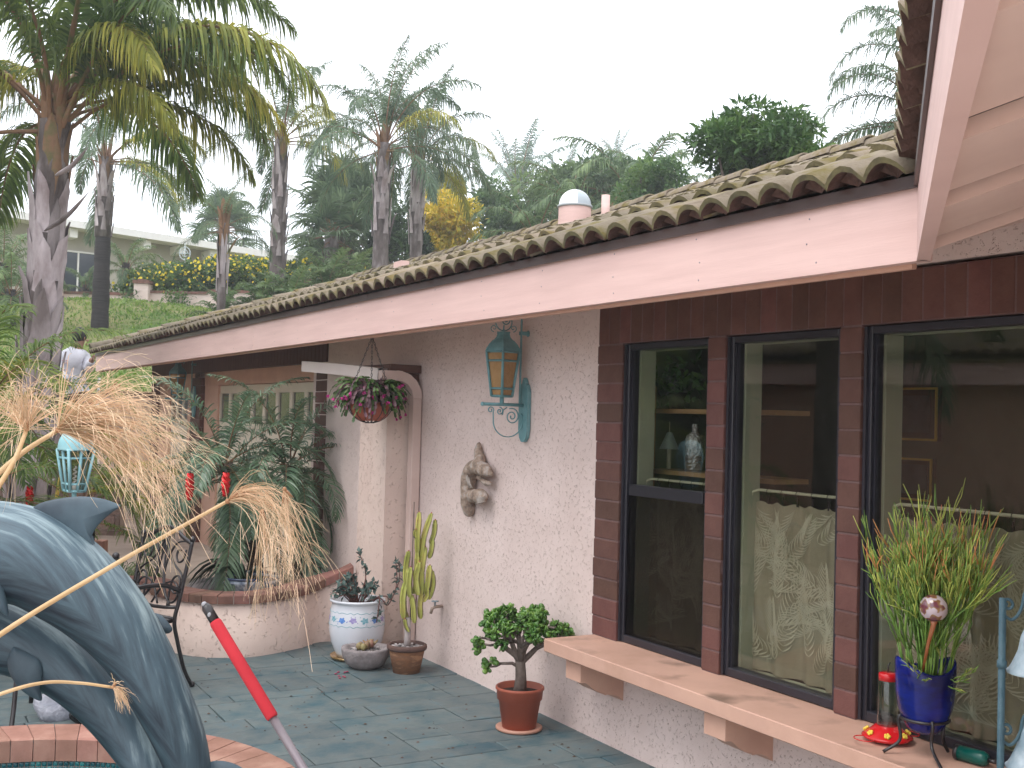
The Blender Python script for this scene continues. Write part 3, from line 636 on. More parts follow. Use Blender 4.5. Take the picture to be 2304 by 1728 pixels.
# drain pipe: level run, bend, downspout
mb = MB(); s_ = .04
path = [(3.04, 8.95, 2.075), (3.075, 8.2, 2.035), (3.11, 7.485, 1.985)]
def rect_tube(mb, P, hw, hh):
    P = [Vector(p) for p in P]; V = []; F = []
    for i, p in enumerate(P):
        t = (P[min(i+1, len(P)-1)]-P[max(i-1, 0)]).normalized(); ref = Vector((.92, .38, 0)) if True else None
        u = Vector((t.y, -t.x, 0)); u = u.normalized() if u.length > .25 else Vector((.0, 1, 0)); v = t.cross(u).normalized()
        V += [p+u*a*hw+v*b*hh for a, b in ((-1, -1), (1, -1), (1, 1), (-1, 1))]
    for i in range(len(P)-1):
        for j in range(4): F.append((4*i+j, 4*i+(j+1) % 4, 4*i+4+(j+1) % 4, 4*i+4+j))
    mb.add(V, F)
rect_tube(mb, path, .036, .042); mb.box((3.04-.034, 8.953, 2.036), (3.04+.034, 8.957, 2.114)); hpart(mb, 'drain_pipe', mat('drain_paint', (.68, .58, .55), (.74, .64, .60), rough=.5, scale=3))
m_spout = mat('downspout_paint', (.60, .45, .40), (.66, .51, .46), rough=.5, scale=3)
mb = MB(); zt = 1.82
mb.box((3.325, 7.415, 0.02), (3.392, 7.49, zt), bev=.004); hpart(mb, 'downspout', m_spout)
mb = MB()
for i in range(8):
    a0 = pi/2*i/8; a1 = pi/2*(i+1)/8; c_ = (3.20, zt); 
    def q(a, r): return (c_[0]+r*cos(a), c_[1]+r*sin(a))
    e = .002*(i % 2); mb.prism([q(a0, .125-e), q(a0, .192+e), q(a1, .192+e), q(a1, .125-e)], 7.413+e, 7.492-e, 'Y')
mb.box((3.08, 7.414, zt+.125), (3.199, 7.491, zt+.192)); hpart(mb, 'downspout_elbow', m_spout)
# ================================================================ PLANT BUILDERS
def strips(paths, widths, normals=None, flat=True):
    """paths (n,k,3), widths (n,k) -> ribbon mesh arrays"""
    P = np.asarray(paths, float); n, k, _ = P.shape; Wd = np.asarray(widths, float)
    T = np.gradient(P, axis=1); T /= np.linalg.norm(T, axis=2, keepdims=True)+1e-9
    if normals is None: normals = np.tile(np.array([0, 0, 1.]), (n, 1))
    S = np.cross(T, np.asarray(normals)[:, None, :]); S /= np.linalg.norm(S, axis=2, keepdims=True)+1e-9
    A = P+S*Wd[..., None]*.5; B = P-S*Wd[..., None]*.5
    V = np.stack([A, B], 2).reshape(-1, 3); b = (np.arange(n)*2*k)[:, None]+(np.arange(k-1)*2)[None]
    F = np.stack([b, b+1, b+3, b+2], -1).reshape(-1, 4); return V, F
class Arr:
    def __init__(s): s.V = []; s.F = []; s.n = 0; s.M = []
    def add(s, V, F, m=0): s.V.append(np.asarray(V)); s.F.append(np.asarray(F)+s.n); s.n += len(V); s.M.append(np.full(len(F), m)); return s
    def mesh(s, name, mats, smooth=False):
        fs = {}; 
        F4 = [f for f in s.F if f.shape[1] == 4]; m4 = [m for f, m in zip(s.F, s.M) if f.shape[1] == 4]; F3 = [f for f in s.F if f.shape[1] == 3]; m3 = [m for f, m in zip(s.F, s.M) if f.shape[1] == 3]
        FL = []; ML = []
        if F4: FL.append(np.concatenate(F4)); ML.append(np.concatenate(m4))
        if F3: FL.append(np.concatenate(F3)); ML.append(np.concatenate(m3))
        me = np_mesh(name, np.concatenate(s.V), FL, smooth, np.concatenate(ML))
        for m in mats: me.materials.append(m)
        return me
def frond(L=3.0, elev=50, bend=110, nl=90, ll=.55, lw=.03, droop=.6, petiole=.22, seed=0, mats=None, plume=.5, rr=.02, vee=35, ks=4, dens=1.0):
    """pinnate palm frond growing along +X from the origin: rachis curving down, two ranks of hanging leaflets"""
    r = np.random.RandomState(seed); N = 28; t = np.linspace(0, 1, N)
    ang = radians(elev)-radians(bend)*t**1.5; dx = np.cos(ang)*L/N; dz = np.sin(ang)*L/N
    side = r.uniform(-.06, .06)*L*t**2
    P = np.stack([np.cumsum(dx), side, np.cumsum(dz)], 1); P -= P[0]
    a = Arr(); mb = MB(); mb.tube(P[::3].tolist()+[P[-1].tolist()], [rr*(1-.85*i/9) for i in range(len(P[::3])+1)], 5, flat=.7)
    V = np.array(mb.v); 
    for f in mb.f:
        if len(f) == 4: a.add(np.zeros((0, 3)), np.zeros((0, 4), int)); break
    F4 = np.array([f for f in mb.f if len(f) == 4]); a.V = []; a.F = []; a.M = []; a.n = 0; a.add(V, F4, 1)
    T = np.gradient(P, axis=0); T /= np.linalg.norm(T, axis=1, keepdims=True)
    for sgn in (-1, 1):
        u = petiole+(1-petiole)*(np.arange(nl)+r.rand(nl)*.8)/nl; u = np.clip(u, 0, .999)
        base = np.stack([np.interp(u, t, P[:, i]) for i in range(3)], 1); tt = np.stack([np.interp(u, t, T[:, i]) for i in range(3)], 1); tt /= np.linalg.norm(tt, axis=1, keepdims=True)
        up = np.cross(tt, np.array([0, 1, 0.])); up *= -1 if up[:, 2].mean() < 0 else 1
        S = np.zeros_like(tt); S[:, 1] = sgn
        w_ = (u-petiole)/(1-petiole); length = ll*(np.sin(pi*np.clip(w_*.88+.10, 0, 1))**.6)*(1-.25*w_)*(.85+.3*r.rand(nl))
        fw = (.35+.75*w_)[:, None]; el = radians(vee)*(1-.5*w_)+plume*r.randn(nl)*.6
        d0 = tt*fw+S*np.cos(el)[:, None]+up*np.sin(el)[:, None]; d0 /= np.linalg.norm(d0, axis=1, keepdims=True)
        s_ = np.linspace(0, 1, ks+1)[None, :, None]; g = np.array([0, 0, -1.])[None, None]
        dr = (droop*(.7+.6*r.rand(nl)))[:, None, None]
        Q = base[:, None]+d0[:, None]*length[:, None, None]*(s_*(1-.35*dr*s_))+g*length[:, None, None]*dr*s_**2*.75
        wd = lw*(.7+.5*r.rand(nl))[:, None]*np.array([.5, 1, .9, .6, .08] if ks == 4 else np.r_[.5, np.linspace(1, .08, ks)])[None]
        nrm = up+r.randn(nl, 3)*.25
        V, F = strips(Q, wd, nrm); a.add(V, F, 0)
    return a.mesh('frond', mats)
def fan_leaf(R_=.9, pet=.9, n=34, elev=30, seed=0, mats=None, dead=False):
    r = np.random.RandomState(seed); a = Arr(); e = radians(elev); ax = np.array([cos(e), 0, sin(e)]); c = ax*pet+np.array([0, 0, -.12*pet])
    mb = MB(); mb.tube([(0, 0, 0), tuple(ax*pet*.5+np.array([0, 0, .02])), tuple(c)], [.025, .018, .012], 4, cap=False); a.add(np.array(mb.v), np.array(mb.f), 1)
    up = np.array([-sin(e), 0, cos(e)]); th = np.linspace(-2.3, 2.3, n)+r.randn(n)*.03; ln = R_*(.75+.25*np.cos(th*.6))*(.9+.15*r.rand(n))
    d = np.cos(th)[:, None]*ax+np.sin(th)[:, None]*np.array([0, 1, 0])+.25*up; s_ = np.array([0, .35, .65, .88, 1.])[None, :, None]
    Q = c+d[:, None]*ln[:, None, None]*s_+np.array([0, 0, -1])*(ln[:, None, None]*s_**3*(.25+.35*r.rand(n)[:, None, None]+(.6 if dead else 0)))
    w_ = np.array([.02, .06, .05, .025, .004])[None]*np.ones((n, 1))*R_; V, F = strips(Q, w_, np.tile(up, (n, 1))+r.randn(n, 3)*.25); a.add(V, F, 0)
    return a.mesh('fan', mats)
def leaf_quads(P, size, asp=2.2, seed=0, up=.4, out=None, fold=True):
    """rhombic leaves, folded along the midrib"""
    r = np.random.RandomState(seed); n = len(P); d = r.randn(n, 3)
    if out is not None: d = d*.7+out
    d[:, 2] += up*0; d /= np.linalg.norm(d, axis=1, keepdims=True); nn = r.randn(n, 3)*.6+np.array([0, 0, 1.]); s = np.cross(d, nn); s /= np.linalg.norm(s, axis=1, keepdims=True)+1e-9; u = np.cross(s, d)
    L = size*(.7+.6*r.rand(n))[:, None]; W_ = L/asp
    A = P; B = P+d*L*.45+s*W_*.5+u*W_*.12; Cc = P+d*L-u*L*.08; D = P+d*L*.45-s*W_*.5+u*W_*.12; M_ = P+d*L*.5
    V = np.stack([A, B, Cc, D, M_], 1).reshape(-1, 3); b = (np.arange(n)*5)[:, None]
    F = np.concatenate([b+np.array([[0, 1, 2, 4]]), b+np.array([[0, 4, 2, 3]])]); return V, F
def clumps(centers, radii, n, seed=0, shell=.55):
    """points through a crown made of many clumps; mostly near the surface of each"""
    r = np.random.RandomState(seed); c = np.array(centers, float); R = np.array(radii, float); R = R if R.ndim == 2 else np.stack([R]*3, 1)
    pr = R.prod(1)**(2/3); k = r.choice(len(c), n, p=pr/pr.sum()); d = r.randn(n, 3); d /= np.linalg.norm(d, axis=1, keepdims=True); q = (shell+(1-shell)*r.rand(n)**.5)*(.75+.5*r.rand(n))
    return c[k]+d*R[k]*q[:, None], d
def crown_clumps(c, R, k, seed, cr=.38):
    r = np.random.RandomState(seed); d = r.randn(k, 3); d /= np.linalg.norm(d, axis=1, keepdims=True); q = r.rand(k)**.45
    return np.array(c)+d*np.array(R)*q[:, None]*.85, np.outer(cr*(.6+.7*r.rand(k)), np.array(R))
def leafy_tree(name, label, cat, base, top_c, R, nl, size, mt, trunk_r=.12, k=26, seed=1, group=None, asp=2.2, wood=None, limbs=7, cr=.38):
    t = thing(name, label, cat, base, 0, group); b = np.array(base, float)
    cc, rr = crown_clumps(top_c, R, k, seed, cr); P, d = clumps(cc, rr, nl, seed+1); V, F = leaf_quads(P-b, size, asp, seed+2, out=d*.6)
    link('crown', np_mesh('crown', V, F), mt, t)
    mb = MB(); tc_ = np.array(top_c)-b; fork = tc_*np.array([1, 1, .45]); mb.tube([(0, 0, -.3), tuple(fork*.5), tuple(fork)], [trunk_r, trunk_r*.8, trunk_r*.65], 8)
    for i in range(min(limbs, k)): e = cc[i]-b; mb.tube([tuple(fork), tuple((fork+e)/2+np.array([0, 0, .1])), tuple(e)], [trunk_r*.5, trunk_r*.3, trunk_r*.08], 5)
    mb.build('trunk', wood or m_wood, t); return t

_fc = {}
def fset(kind, yellow=False):
    """a set of frond meshes by elevation, shared by all palms of a kind"""
    if kind in _fc: return _fc[kind]
    S = []
    if kind == 'big':   spec = [(82, 95), (66, 110), (50, 110), (34, 100), (18, 80), (0, 60)]; f = lambda i, e, b: frond(3.3, e, b, 118, .72, .034, 1.0, .2, i, [m_frond, m_greenboot], .6, .036, 28)
    if kind == 'bigy':  spec = [(46, 112), (28, 95), (8, 80)]; f = lambda i, e, b: frond(3.3, e, b, 118, .72, .034, 1.1, .2, 20+i, [m_frondy, m_greenboot], .5, .036, 20)
    if kind == 'queen': spec = [(86, 55), (72, 105), (55, 120), (38, 120), (18, 100), (-5, 75), (-30, 45)]; f = lambda i, e, b: frond(2.9, e, b, 88, .60, .030, 1.0, .18, 40+i, [m_frondb, m_greenboot], .8, .026, 30, ks=3)
    if kind == 'queeny': spec = [(50, 110), (25, 105), (0, 75)]; f = lambda i, e, b: frond(2.9, e, b, 88, .60, .030, 1.1, .18, 60+i, [m_frondy, m_greenboot], .8, .026, 30, ks=3)
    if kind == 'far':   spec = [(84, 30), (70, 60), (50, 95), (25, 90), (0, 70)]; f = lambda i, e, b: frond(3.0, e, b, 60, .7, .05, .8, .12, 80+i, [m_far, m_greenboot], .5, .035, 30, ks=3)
    if kind == 'hill':  spec = [(75, 90), (55, 110), (30, 100), (5, 80)]; f = lambda i, e, b: frond(2.6, e, b, 60, .7, .045, .8, .12, 90+i, [m_leafhill, m_greenboot], .5, .03, 30, ks=3)
    if kind == 'pygmy': spec = [(78, 75), (58, 100), (38, 115), (18, 110), (-5, 90), (-35, 60)]; f = lambda i, e, b: frond(1.0, e, b, 58, .24, .0125, .55, .12, 100+i, [m_frondd, m_greenboot], .22, .009, 35)
    if kind == 'phoenix': spec = [(70, 90), (48, 100), (25, 100), (0, 80)]; f = lambda i, e, b: frond(1.9, e, b, 70, .42, .02, .6, .12, 120+i, [m_frond, m_greenboot], .3, .016, 35)
    if kind == 'phoenixy': spec = [(50, 100), (25, 100)]; f = lambda i, e, b: frond(1.9, e, b, 70, .42, .02, .7, .12, 130+i, [m_frondy, m_greenboot], .3, .016, 35)
    if kind == 'shrub': spec = [(80, 60), (60, 80), (40, 80), (15, 60)]; f = lambda i, e, b: frond(1.2, e, b, 34, .34, .035, .5, .15, 140+i, [m_leafhill, m_greenboot], .4, .01, 30, ks=3)
    for i, (e, b) in enumerate(spec): S.append(f(i, e, b))
    _fc[kind] = S; return S
def add_frond(par, me, loc, az, sc_=1.0, roll=0, nm='frond'):
    o = link(nm, me, None, par); o.location = Vector([float(c) for c in loc]); o.rotation_euler = (roll, 0, az); o.scale = (sc_,)*3; return o
def ring_fronds(par, kind, top, n, sc_=1.0, seed=0, lo=0, hi=None, r0=.1, skip=None):
    r = np.random.RandomState(seed); S = fset(kind); hi = hi or len(S)
    for i in range(n):
        k = lo+int((hi-lo)*i/n); az = i*2.399963+r.uniform(-.3, .3); zz = -.25*(i/n)
        if skip and skip(az % (2*pi), k): continue
        add_frond(par, S[k], (top[0]+r0*cos(az), top[1]+r0*sin(az), top[2]+zz), az, sc_*r.uniform(.85, 1.12), r.uniform(-.25, .25))
def boots(par, z0, z1, r0, r1, n, seed, mt=m_boot, L_=.5, lean=None, flare=.12, nm='leaf_bases', wd=.16):
    """dry clasping leaf bases that sheath the trunk, some peeling away"""
    r = np.random.RandomState(seed); V = []; F = []
    for i in range(n):
        t = i/n; z = z0+(z1-z0)*t; a = i*2.4+r.uniform(-.3, .3); R = r0+(r1-r0)*t; ln = L_*r.uniform(.6, 1.3); fl = flare*r.uniform(.1, 1.0)*(2.6 if r.rand() < .12 else 1); hw = wd*r.uniform(.6, 1.2)
        b = len(V); m_ = 7
        for j in range(m_):
            s_ = j/(m_-1); zz = z-ln*.25+ln*s_; rr = R+.012+fl*s_**1.8; w_ = hw*(1-s_)**.55+.006; da = w_/max(R, .05)/2
            tw = .35*r.uniform(-1, 1)*s_*.3
            for q, k in ((-1, 0), (0, .018), (1, 0)):
                aa = a+tw+q*min(da, 1.1); V.append(((rr+k)*cos(aa), (rr+k)*sin(aa), zz))
        for j in range(m_-1):
            for q in range(2): F.append((b+3*j+q, b+3*j+q+1, b+3*j+q+4, b+3*j+q+3))
    if lean is not None: V = [(x+lean(z)[0], y+lean(z)[1], z) for x, y, z in V]
    link(nm, np_mesh(nm, np.array(V), np.array(F), True), mt, par, 'stuff')
def palm_trunk(par, H, r0, r1, mt=m_bark, lean=None, nm='trunk', seed=0):
    r = np.random.RandomState(seed); mb = MB(); P = []; R = []
    for i in range(25): 
        z = -.4+(H+.4)*i/24; l = lean(z) if lean else (0, 0); P.append((l[0], l[1], z)); R.append((r0+(r1-r0)*i/24)*(1+.05*r.uniform(-1, 1)))
    mb.tube(P, R, 14); mb.build(nm, mt, par)

# ================================================================ PALMS BEHIND AND BESIDE THE HOUSE
def place(px, dep, y_img=None):
    """ground point seen under image column px at distance dep"""
    d = ray(px, 900); h = np.array([d[0], d[1]])*dep; return np.array([h[0], h[1], float(terr(h[0], h[1]))])
def height_at(px, py, dep): return at(px, py, dep)[2]
# big queen palm on the left
b = place(72, 12); b[2] = .0; zc = height_at(98, 222, 12)-b[2]
t = thing('queen_palm', 'tall thick queen palm with peeling grey trunk and big drooping crown at the far left', 'palm tree', b, 0, 'queen palms on the slope')
ln_ = lambda z: (.13*z/zc, 0)
palm_trunk(t, zc-.2, .21, .155, m_bark, ln_, seed=1); boots(t, .3, zc-1.15, .20, .15, 64, 2, L_=.70, lean=ln_, flare=.10, wd=.2)
boots(t, zc-1.2, zc+.1, .135, .09, 20, 3, m_greenboot, .8, ln_, .12, nm='green_leaf_bases')
tp = (.13, 0, zc)
S = fset('big'); r = np.random.RandomState(5); Sy = fset('bigy'); RA = atan2(_R[1], _R[0])
for i in range(16):
    az = i*2.399963+.4; rel = (az-RA+pi) % (2*pi)-pi; k = min(5, int(i/16*6))
    if abs(rel) < 1.25: k = min(k, 2)
    if -pi < rel < -.2 and k > 2: k = 2
    if -2.5 < rel < -.6: k = min(k, 1)
    add_frond(t, S[k], (tp[0]+.12*cos(az), tp[1]+.12*sin(az), tp[2]-.35*i/16), az, r.uniform(.85, 1.05), r.uniform(-.3, .3))
for me_, daz, s_, dz in ((Sy[0], -.12, 1.12, -.05), (Sy[0], .25, .92, -.15), (Sy[1], -.45, .62, -.1), (Sy[0], -.75, .75, 0), (Sy[0], 2.9, .9, -.2), (Sy[0], 3.6, .9, -.2), (S[1], .35, 1.0, .15), (S[2], .7, .95, 0), (S[1], .05, .92, .25), (S[1], 1.0, 1.0, 0), (Sy[1], .6, .8, -.1), (Sy[0], 2.5, .8, 0)):
    add_frond(t, me_, (tp[0], tp[1], tp[2]+dz), RA+daz, s_, .1)
mb = MB()
for (x_, y_, q, ln) in ((125, 395, .5, .55), (100, 520, .75, .75)):     # old spathes sticking out
    p = at(x_, y_, 11.75)-b; p2 = p+np.array(_R)*ln*.6+np.array([0, 0, ln*.55]); mb.tube(bez([p, (p+p2)/2+np.array([0, 0, -.05]), p2], 5), [.02, .04, .05, .055, .055, .05, .045, .04, .03, .015, .004], 7, flat=.35)
mb.build('dry_spathe', m_boot, t, 'stuff')
def queen(px, dep, pyc, r0, r1, label, seed, n=22, kind='queen', sc_=1.0, bz=None, nboot=22, yel=3, split=None, extra=()):
    b = place(px, dep); 
    if bz is not None: b[2] = height_at(px, bz, dep)
    zc = height_at(px, pyc, dep)-b[2]; t = thing('queen_palm', label, 'palm tree', b, 0, 'queen palms on the slope')
    if split:
        palm_trunk(t, zc*split, r0*1.0, (r0+r1)/2, m_barkd, seed=seed, nm='lower_trunk'); mb = MB(); mb.tube([(0, 0, zc*split-.01), (0, 0, zc*.75), (0, 0, zc)], [(r0+r1)/2*1.02, r1*1.1, r1], 12); mb.build('trunk', m_bark, t)
        boots(t, zc*split+.1, zc-.3, (r0+r1)/2, r1, nboot, seed, flare=.06, wd=r0*.9)
    else:
        palm_trunk(t, zc, r0, r1, m_bark, seed=seed); boots(t, zc*.35, zc-.5, r0*.95, r1, nboot, seed, flare=.06, wd=r0*.9, L_=.6)
    boots(t, zc-.6, zc+.2, r1*.9, r1*.6, 9, seed+9, m_greenboot, .6, None, .10, nm='green_leaf_bases', wd=.12)
    ring_fronds(t, kind, (0, 0, zc+.05), n, sc_, seed, r0=r1*.5, hi=6)
    Sy = fset('queeny'); r = np.random.RandomState(seed+3)
    for i in range(yel): add_frond(t, Sy[i % 3], (0, 0, zc-.1), RA+r.uniform(-1.3, 1.3), sc_*.95, r.uniform(-.2, .2))
    for (daz, kk, ss) in extra: add_frond(t, fset(kind)[kk], (0, 0, zc), RA+daz, ss, 0)
    return t
queen(218, 25, 350, .19, .14, 'queen palm on the lawn with a black ringed lower trunk', 11, n=12, split=.50, bz=713, yel=4)
queen(490, 21, 500, .085, .07, 'small thin queen palm with a narrow upright crown before the beige house', 12, n=10, sc_=.44, nboot=12, yel=0, bz=715)
queen(614, 27, 305, .20, .15, 'airy queen palm with leaf stubs on its grey trunk, right of the beige house', 13, n=12, sc_=.92, yel=4)
queen(846, 24, 318, .19, .13, 'queen palm with an orange brown crownshaft, left of the pair', 14, n=16, sc_=.90, yel=1, bz=640, extra=((.5, 0, 1.0), (.9, 1, 1.1)))
queen(926, 26, 345, .165, .125, 'queen palm with a dark trunk, right of the pair beside the yellow tree', 15, n=16, sc_=.86, yel=3, bz=640)
# dead frond hanging on the right palm
def far_palm(px, dep, pyc, lab, seed, kind='far', n=16, sc_=1.0, gr=None, r0=.16, hi=None, bz=None):
    b = place(px, dep); b[2] = height_at(px, bz or pyc+260, dep); zc = height_at(px, pyc, dep)-b[2]
    t = thing('distant_palm', lab, 'palm tree', b, 0, gr); palm_trunk(t, zc, r0, r0*.8, m_bark, seed=seed); ring_fronds(t, kind, (0, 0, zc), n, sc_, seed, hi=hi); return t
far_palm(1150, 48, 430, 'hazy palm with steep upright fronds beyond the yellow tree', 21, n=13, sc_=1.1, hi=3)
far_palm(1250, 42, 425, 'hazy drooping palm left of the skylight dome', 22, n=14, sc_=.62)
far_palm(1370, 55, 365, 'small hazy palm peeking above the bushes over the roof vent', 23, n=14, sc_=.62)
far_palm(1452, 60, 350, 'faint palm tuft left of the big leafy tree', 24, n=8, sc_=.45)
t = far_palm(2085, 17, 250, 'palm with hanging fronds behind the right end of the roof', 25, kind='queen', n=22, sc_=.75, r0=.15); 
S = fset('queen')
for k_, daz, s_, dz in ((3, pi, .8, .1), (4, pi-.25, .85, -.1), (2, pi+.3, .7, 1.1), (3, pi+.1, .7, .9)):
    zc = height_at(2085, 250, 17)-t.location.z; add_frond(t, S[k_], (0, 0, zc+dz-.2), RA+daz, s_, 0)
# fan palms
FL = [fan_leaf(.85, .8, 32, e, i, [m_fan, m_greenboot]) for i, e in enumerate((75, 50, 28, 5, -18))]; FD_ = [fan_leaf(.8, .7, 24, e, 9+i, [m_deadfan, m_deadfan], True) for i, e in enumerate((-35, -60))]
def fan_palm(px, dep, pyc, lab, n, sc_, seed, dead=14):
    b = place(px, dep); zc = height_at(px, pyc, dep)-b[2]; 
    t = thing('fan_palm', lab, 'palm tree', b, 0, 'fan palms'); palm_trunk(t, zc, .25*sc_, .2*sc_, m_bark, seed=seed); r = np.random.RandomState(seed)
    for i in range(n): az = i*2.4; add_frond(t, FL[min(4, int(5*i/n))], (0, 0, zc-.3*sc_*i/n), az, sc_*r.uniform(.8, 1.15), r.uniform(-.3, .3), 'fan_leaf')
    for i in range(dead): az = i*2.4+1; add_frond(t, FD_[i % 2], (0, 0, zc-.45*sc_-.4*sc_*i/dead), az, sc_*r.uniform(.8, 1.1), 0, 'dead_leaf')
fan_palm(490, 44, 498, 'round fan palm with a skirt of dry leaves behind the beige house roof', 34, 1.15, 31, 22)
fan_palm(765, 33, 470, 'large dark fan palm between the slim palms behind the hedge', 44, 1.35, 32, 18)
fan_palm(735, 30, 520, 'lower fan palm with stiff splayed leaves at the hedge', 22, .95, 33, 10)
# broadleaf trees
def lt(px, pyc, dep, wpx, hpx, lab, nl, size, mt, seed, name='tree', cat='tree', k=26, asp=2.2, base_py=None, cr=.38, tr=.12, group=None):
    c = at(px, pyc, dep); g = place(px, dep); 
    if base_py: g[2] = height_at(px, base_py, dep)
    g[2] = min(g[2], c[2]-hpx*.5*dep/FPX); rx = wpx*.5*dep/FPX; rz = hpx*.5*dep/FPX
    return leafy_tree(name, lab, cat, g, c, (rx, rx, rz), nl, size, mt, tr, k, seed, group, asp, cr=cr)
lt(1003, 515, 31, 175, 200, 'yellow autumn tree with feathery foliage behind the roof', 9000, .15, m_yellowleaf, 41, 'yellow_tree', cr=.30, k=40)
lt(945, 555, 30, 60, 90, 'low dark shrub under the yellow tree', 1600, .14, m_leaf2, 42, 'shrub', 'shrub')
lt(885, 540, 29, 110, 170, 'dark green tree between two palm trunks', 3600, .16, m_leaf2, 43)
lt(700, 575, 34, 90, 70, 'small light green bush left of the fan palm', 1500, .16, m_leafhill, 44, 'bush', 'bush')
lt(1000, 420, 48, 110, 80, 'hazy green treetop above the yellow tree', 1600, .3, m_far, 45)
lt(1110, 470, 38, 130, 150, 'dark leafy tree right of the yellow tree', 3600, .2, m_leaf, 46)
lt(1190, 510, 30, 170, 110, 'dark low shrubbery left of the skylight dome', 3000, .13, m_leaf2, 47, 'shrub', 'shrub')
lt(1250, 440, 34, 190, 110, 'mid green tree behind the skylight dome', 4200, .2, m_leafhill, 48)
lt(1370, 425, 33, 240, 150, 'wide bright green tree above the roof vent', 6500, .19, m_leafhill, 49)
lt(1480, 430, 26, 170, 150, 'green bush left of the big leafy tree', 4500, .14, m_leaf, 50, 'bush', 'bush')
lt(1725, 335, 15, 330, 190, 'big glossy leafed tree rising behind the right side of the roof', 10500, .125, m_leaf, 51, 'leafy_tree', k=46, asp=3.0, cr=.30)
r = np.random.RandomState(77)
for i, (px, py, dep, s_, lab) in enumerate(((1290, 420, 31, .9, 'arching palm clump left of the dome on the hill'), (1420, 400, 31, 1.1, 'bright arching palm clump above the vent pipe'), (1340, 470, 29, .9, 'low palm clump right of the skylight dome'), (1205, 480, 29, .8, 'grey green palm clump by the dark shrubbery'), (1480, 395, 33, .9, 'palm clump with upright tips near the leafy tree'))):
    p = at(px, py+40, dep); g = place(px, dep); t = thing('palm_clump', lab, 'palm', (p[0], p[1], p[2]-.6), 0, 'palm clumps on the hill'); mb = MB(); mb.tube([(0, 0, -.8), (0, 0, .5)], [.14, .1], 8); mb.build('trunk', m_bark, t); ring_fronds(t, 'hill', (0, 0, .45), 16, s_, 80+i)
# shrubs along the wall of the lawn
for i, (px, py, dep, s_, lab) in enumerate(((650, 640, 23, .75, 'feathery shrub over the left edge of the roof'), (590, 655, 22.5, .55, 'feathery shrub right of the thin palm trunk'), (500, 668, 22, .45, 'low feathery shrub at the foot of the thin palm'), (735, 600, 24, .75, 'tall feathery shrub before the palm trunk'), (560, 690, 22.5, .35, 'smallest feathery shrub at the roof edge'), (790, 600, 25, .7, 'spiky young palm left of the brown palm trunk'))):
    p = at(px, py, dep); t = thing('feathery_shrub', lab, 'shrub', (p[0], p[1], p[2]-.9*s_), 0, 'feathery shrubs by the lawn wall'); mb = MB(); mb.tube([(0, 0, -.6), (0, 0, .3)], [.05, .03], 6); mb.build('stem', m_wood, t); ring_fronds(t, 'shrub', (0, 0, .2*s_), 26, s_*1.25, 90+i, r0=.05); ring_fronds(t, 'shrub', (.15, .1, .7*s_), 14, s_*.9, 95+i, r0=.05)
for (px, py, dep, s_, lab, sd) in ((272, 590, 30, .42, 'short bushy palm in front of the beige house', 61), (185, 640, 29.5, .30, 'small young palm beside the left wall pillar', 62), (15, 650, 24, .5, 'bushy palm at the left edge behind the thick trunk', 63), (-5, 590, 27, .6, 'tall palm clump by the white railing', 64)):
    p = at(px, py, dep); g = place(px, dep); t = thing('young_palm', lab, 'palm', (g[0], g[1], g[2]), 0); zc = p[2]-g[2]; mb = MB(); mb.tube([(0, 0, -.3), (0, 0, zc)], [.13, .1], 8); mb.build('trunk', m_barkd, t); ring_fronds(t, 'hill', (0, 0, zc), 18, s_, sd)

# ================================================================ FAR HOUSE, GARDEN WALL, HEDGE
A = at(-260, 440, 32.5); B = at(720, 594, 41.5)
fh = thing('far_house', 'beige stucco house with sloping white roof edge on top of the slope', 'house', (A[0], A[1], 4.0)); o0 = np.array([A[0], A[1], 4.0])
dv_ = (B-A)[:2]; LB = hypot(*dv_); ud = dv_/LB; nrm_ = np.array([ud[1], -ud[0]]); nrm_ = nrm_ if nrm_ @ np.array([A[0], A[1]]) < 0 else -nrm_
zA, zB = A[2]-4, B[2]-4
def fp(s_, z, off=0): p = ud*s_+nrm_*off; return (p[0], p[1], z)
def fbox(mb, s0, s1, z0, z1, o_0, o_1, zs0=None, zs1=None):
    V = [fp(s0, z0, o_0), fp(s1, z0, o_0), fp(s1, z0, o_1), fp(s0, z0, o_1), fp(s0, zs0 if zs0 is not None else z1, o_0), fp(s1, zs1 if zs1 is not None else z1, o_0), fp(s1, zs1 if zs1 is not None else z1, o_1), fp(s0, zs0 if zs0 is not None else z1, o_1)]
    mb.add(V, [(3, 2, 1, 0), (4, 5, 6, 7), (0, 1, 5, 4), (1, 2, 6, 5), (2, 3, 7, 6), (3, 0, 4, 7)])
def zr(s_): return zA+(zB-zA)*s_/LB
mb = MB(); fbox(mb, -2, LB, -.5, 0, -.1, -.35, zr(-2)-.1, zr(LB)-.1); mb.build('wall', m_beige, fh)
mb = MB(); V = [fp(-2, zr(-2)-.20, .85), fp(LB+.3, zr(LB)-.20, .85), fp(LB+.3, zr(LB)+.02, .85), fp(-2, zr(-2)+.02, .85), fp(-2, zr(-2)-.2, .8), fp(LB+.3, zr(LB)-.2, .8), fp(LB+.3, zr(LB)+.12, -8), fp(-2, zr(-2)+.12, -8)]; mb.add(V, [(0, 1, 2, 3), (3, 2, 6, 7), (4, 5, 1, 0), (4, 7, 6, 5)]); mb.build('roof', m_white, fh)
def s_of(px): 
    d = ray(px, 900)[:2]; M = np.array([[d[0], -ud[0]], [d[1], -ud[1]]]); k_, s_ = np.linalg.solve(M, np.array([A[0], A[1]])); return s_
for px in (-90, 137, 303, 381, 452, 580):
    s_ = s_of(px); mb = MB(); fbox(mb, s_-.12, s_+.12, zr(s_)-.48, zr(s_)-.20, -.1, .62); mb.build('beam', m_white, fh)
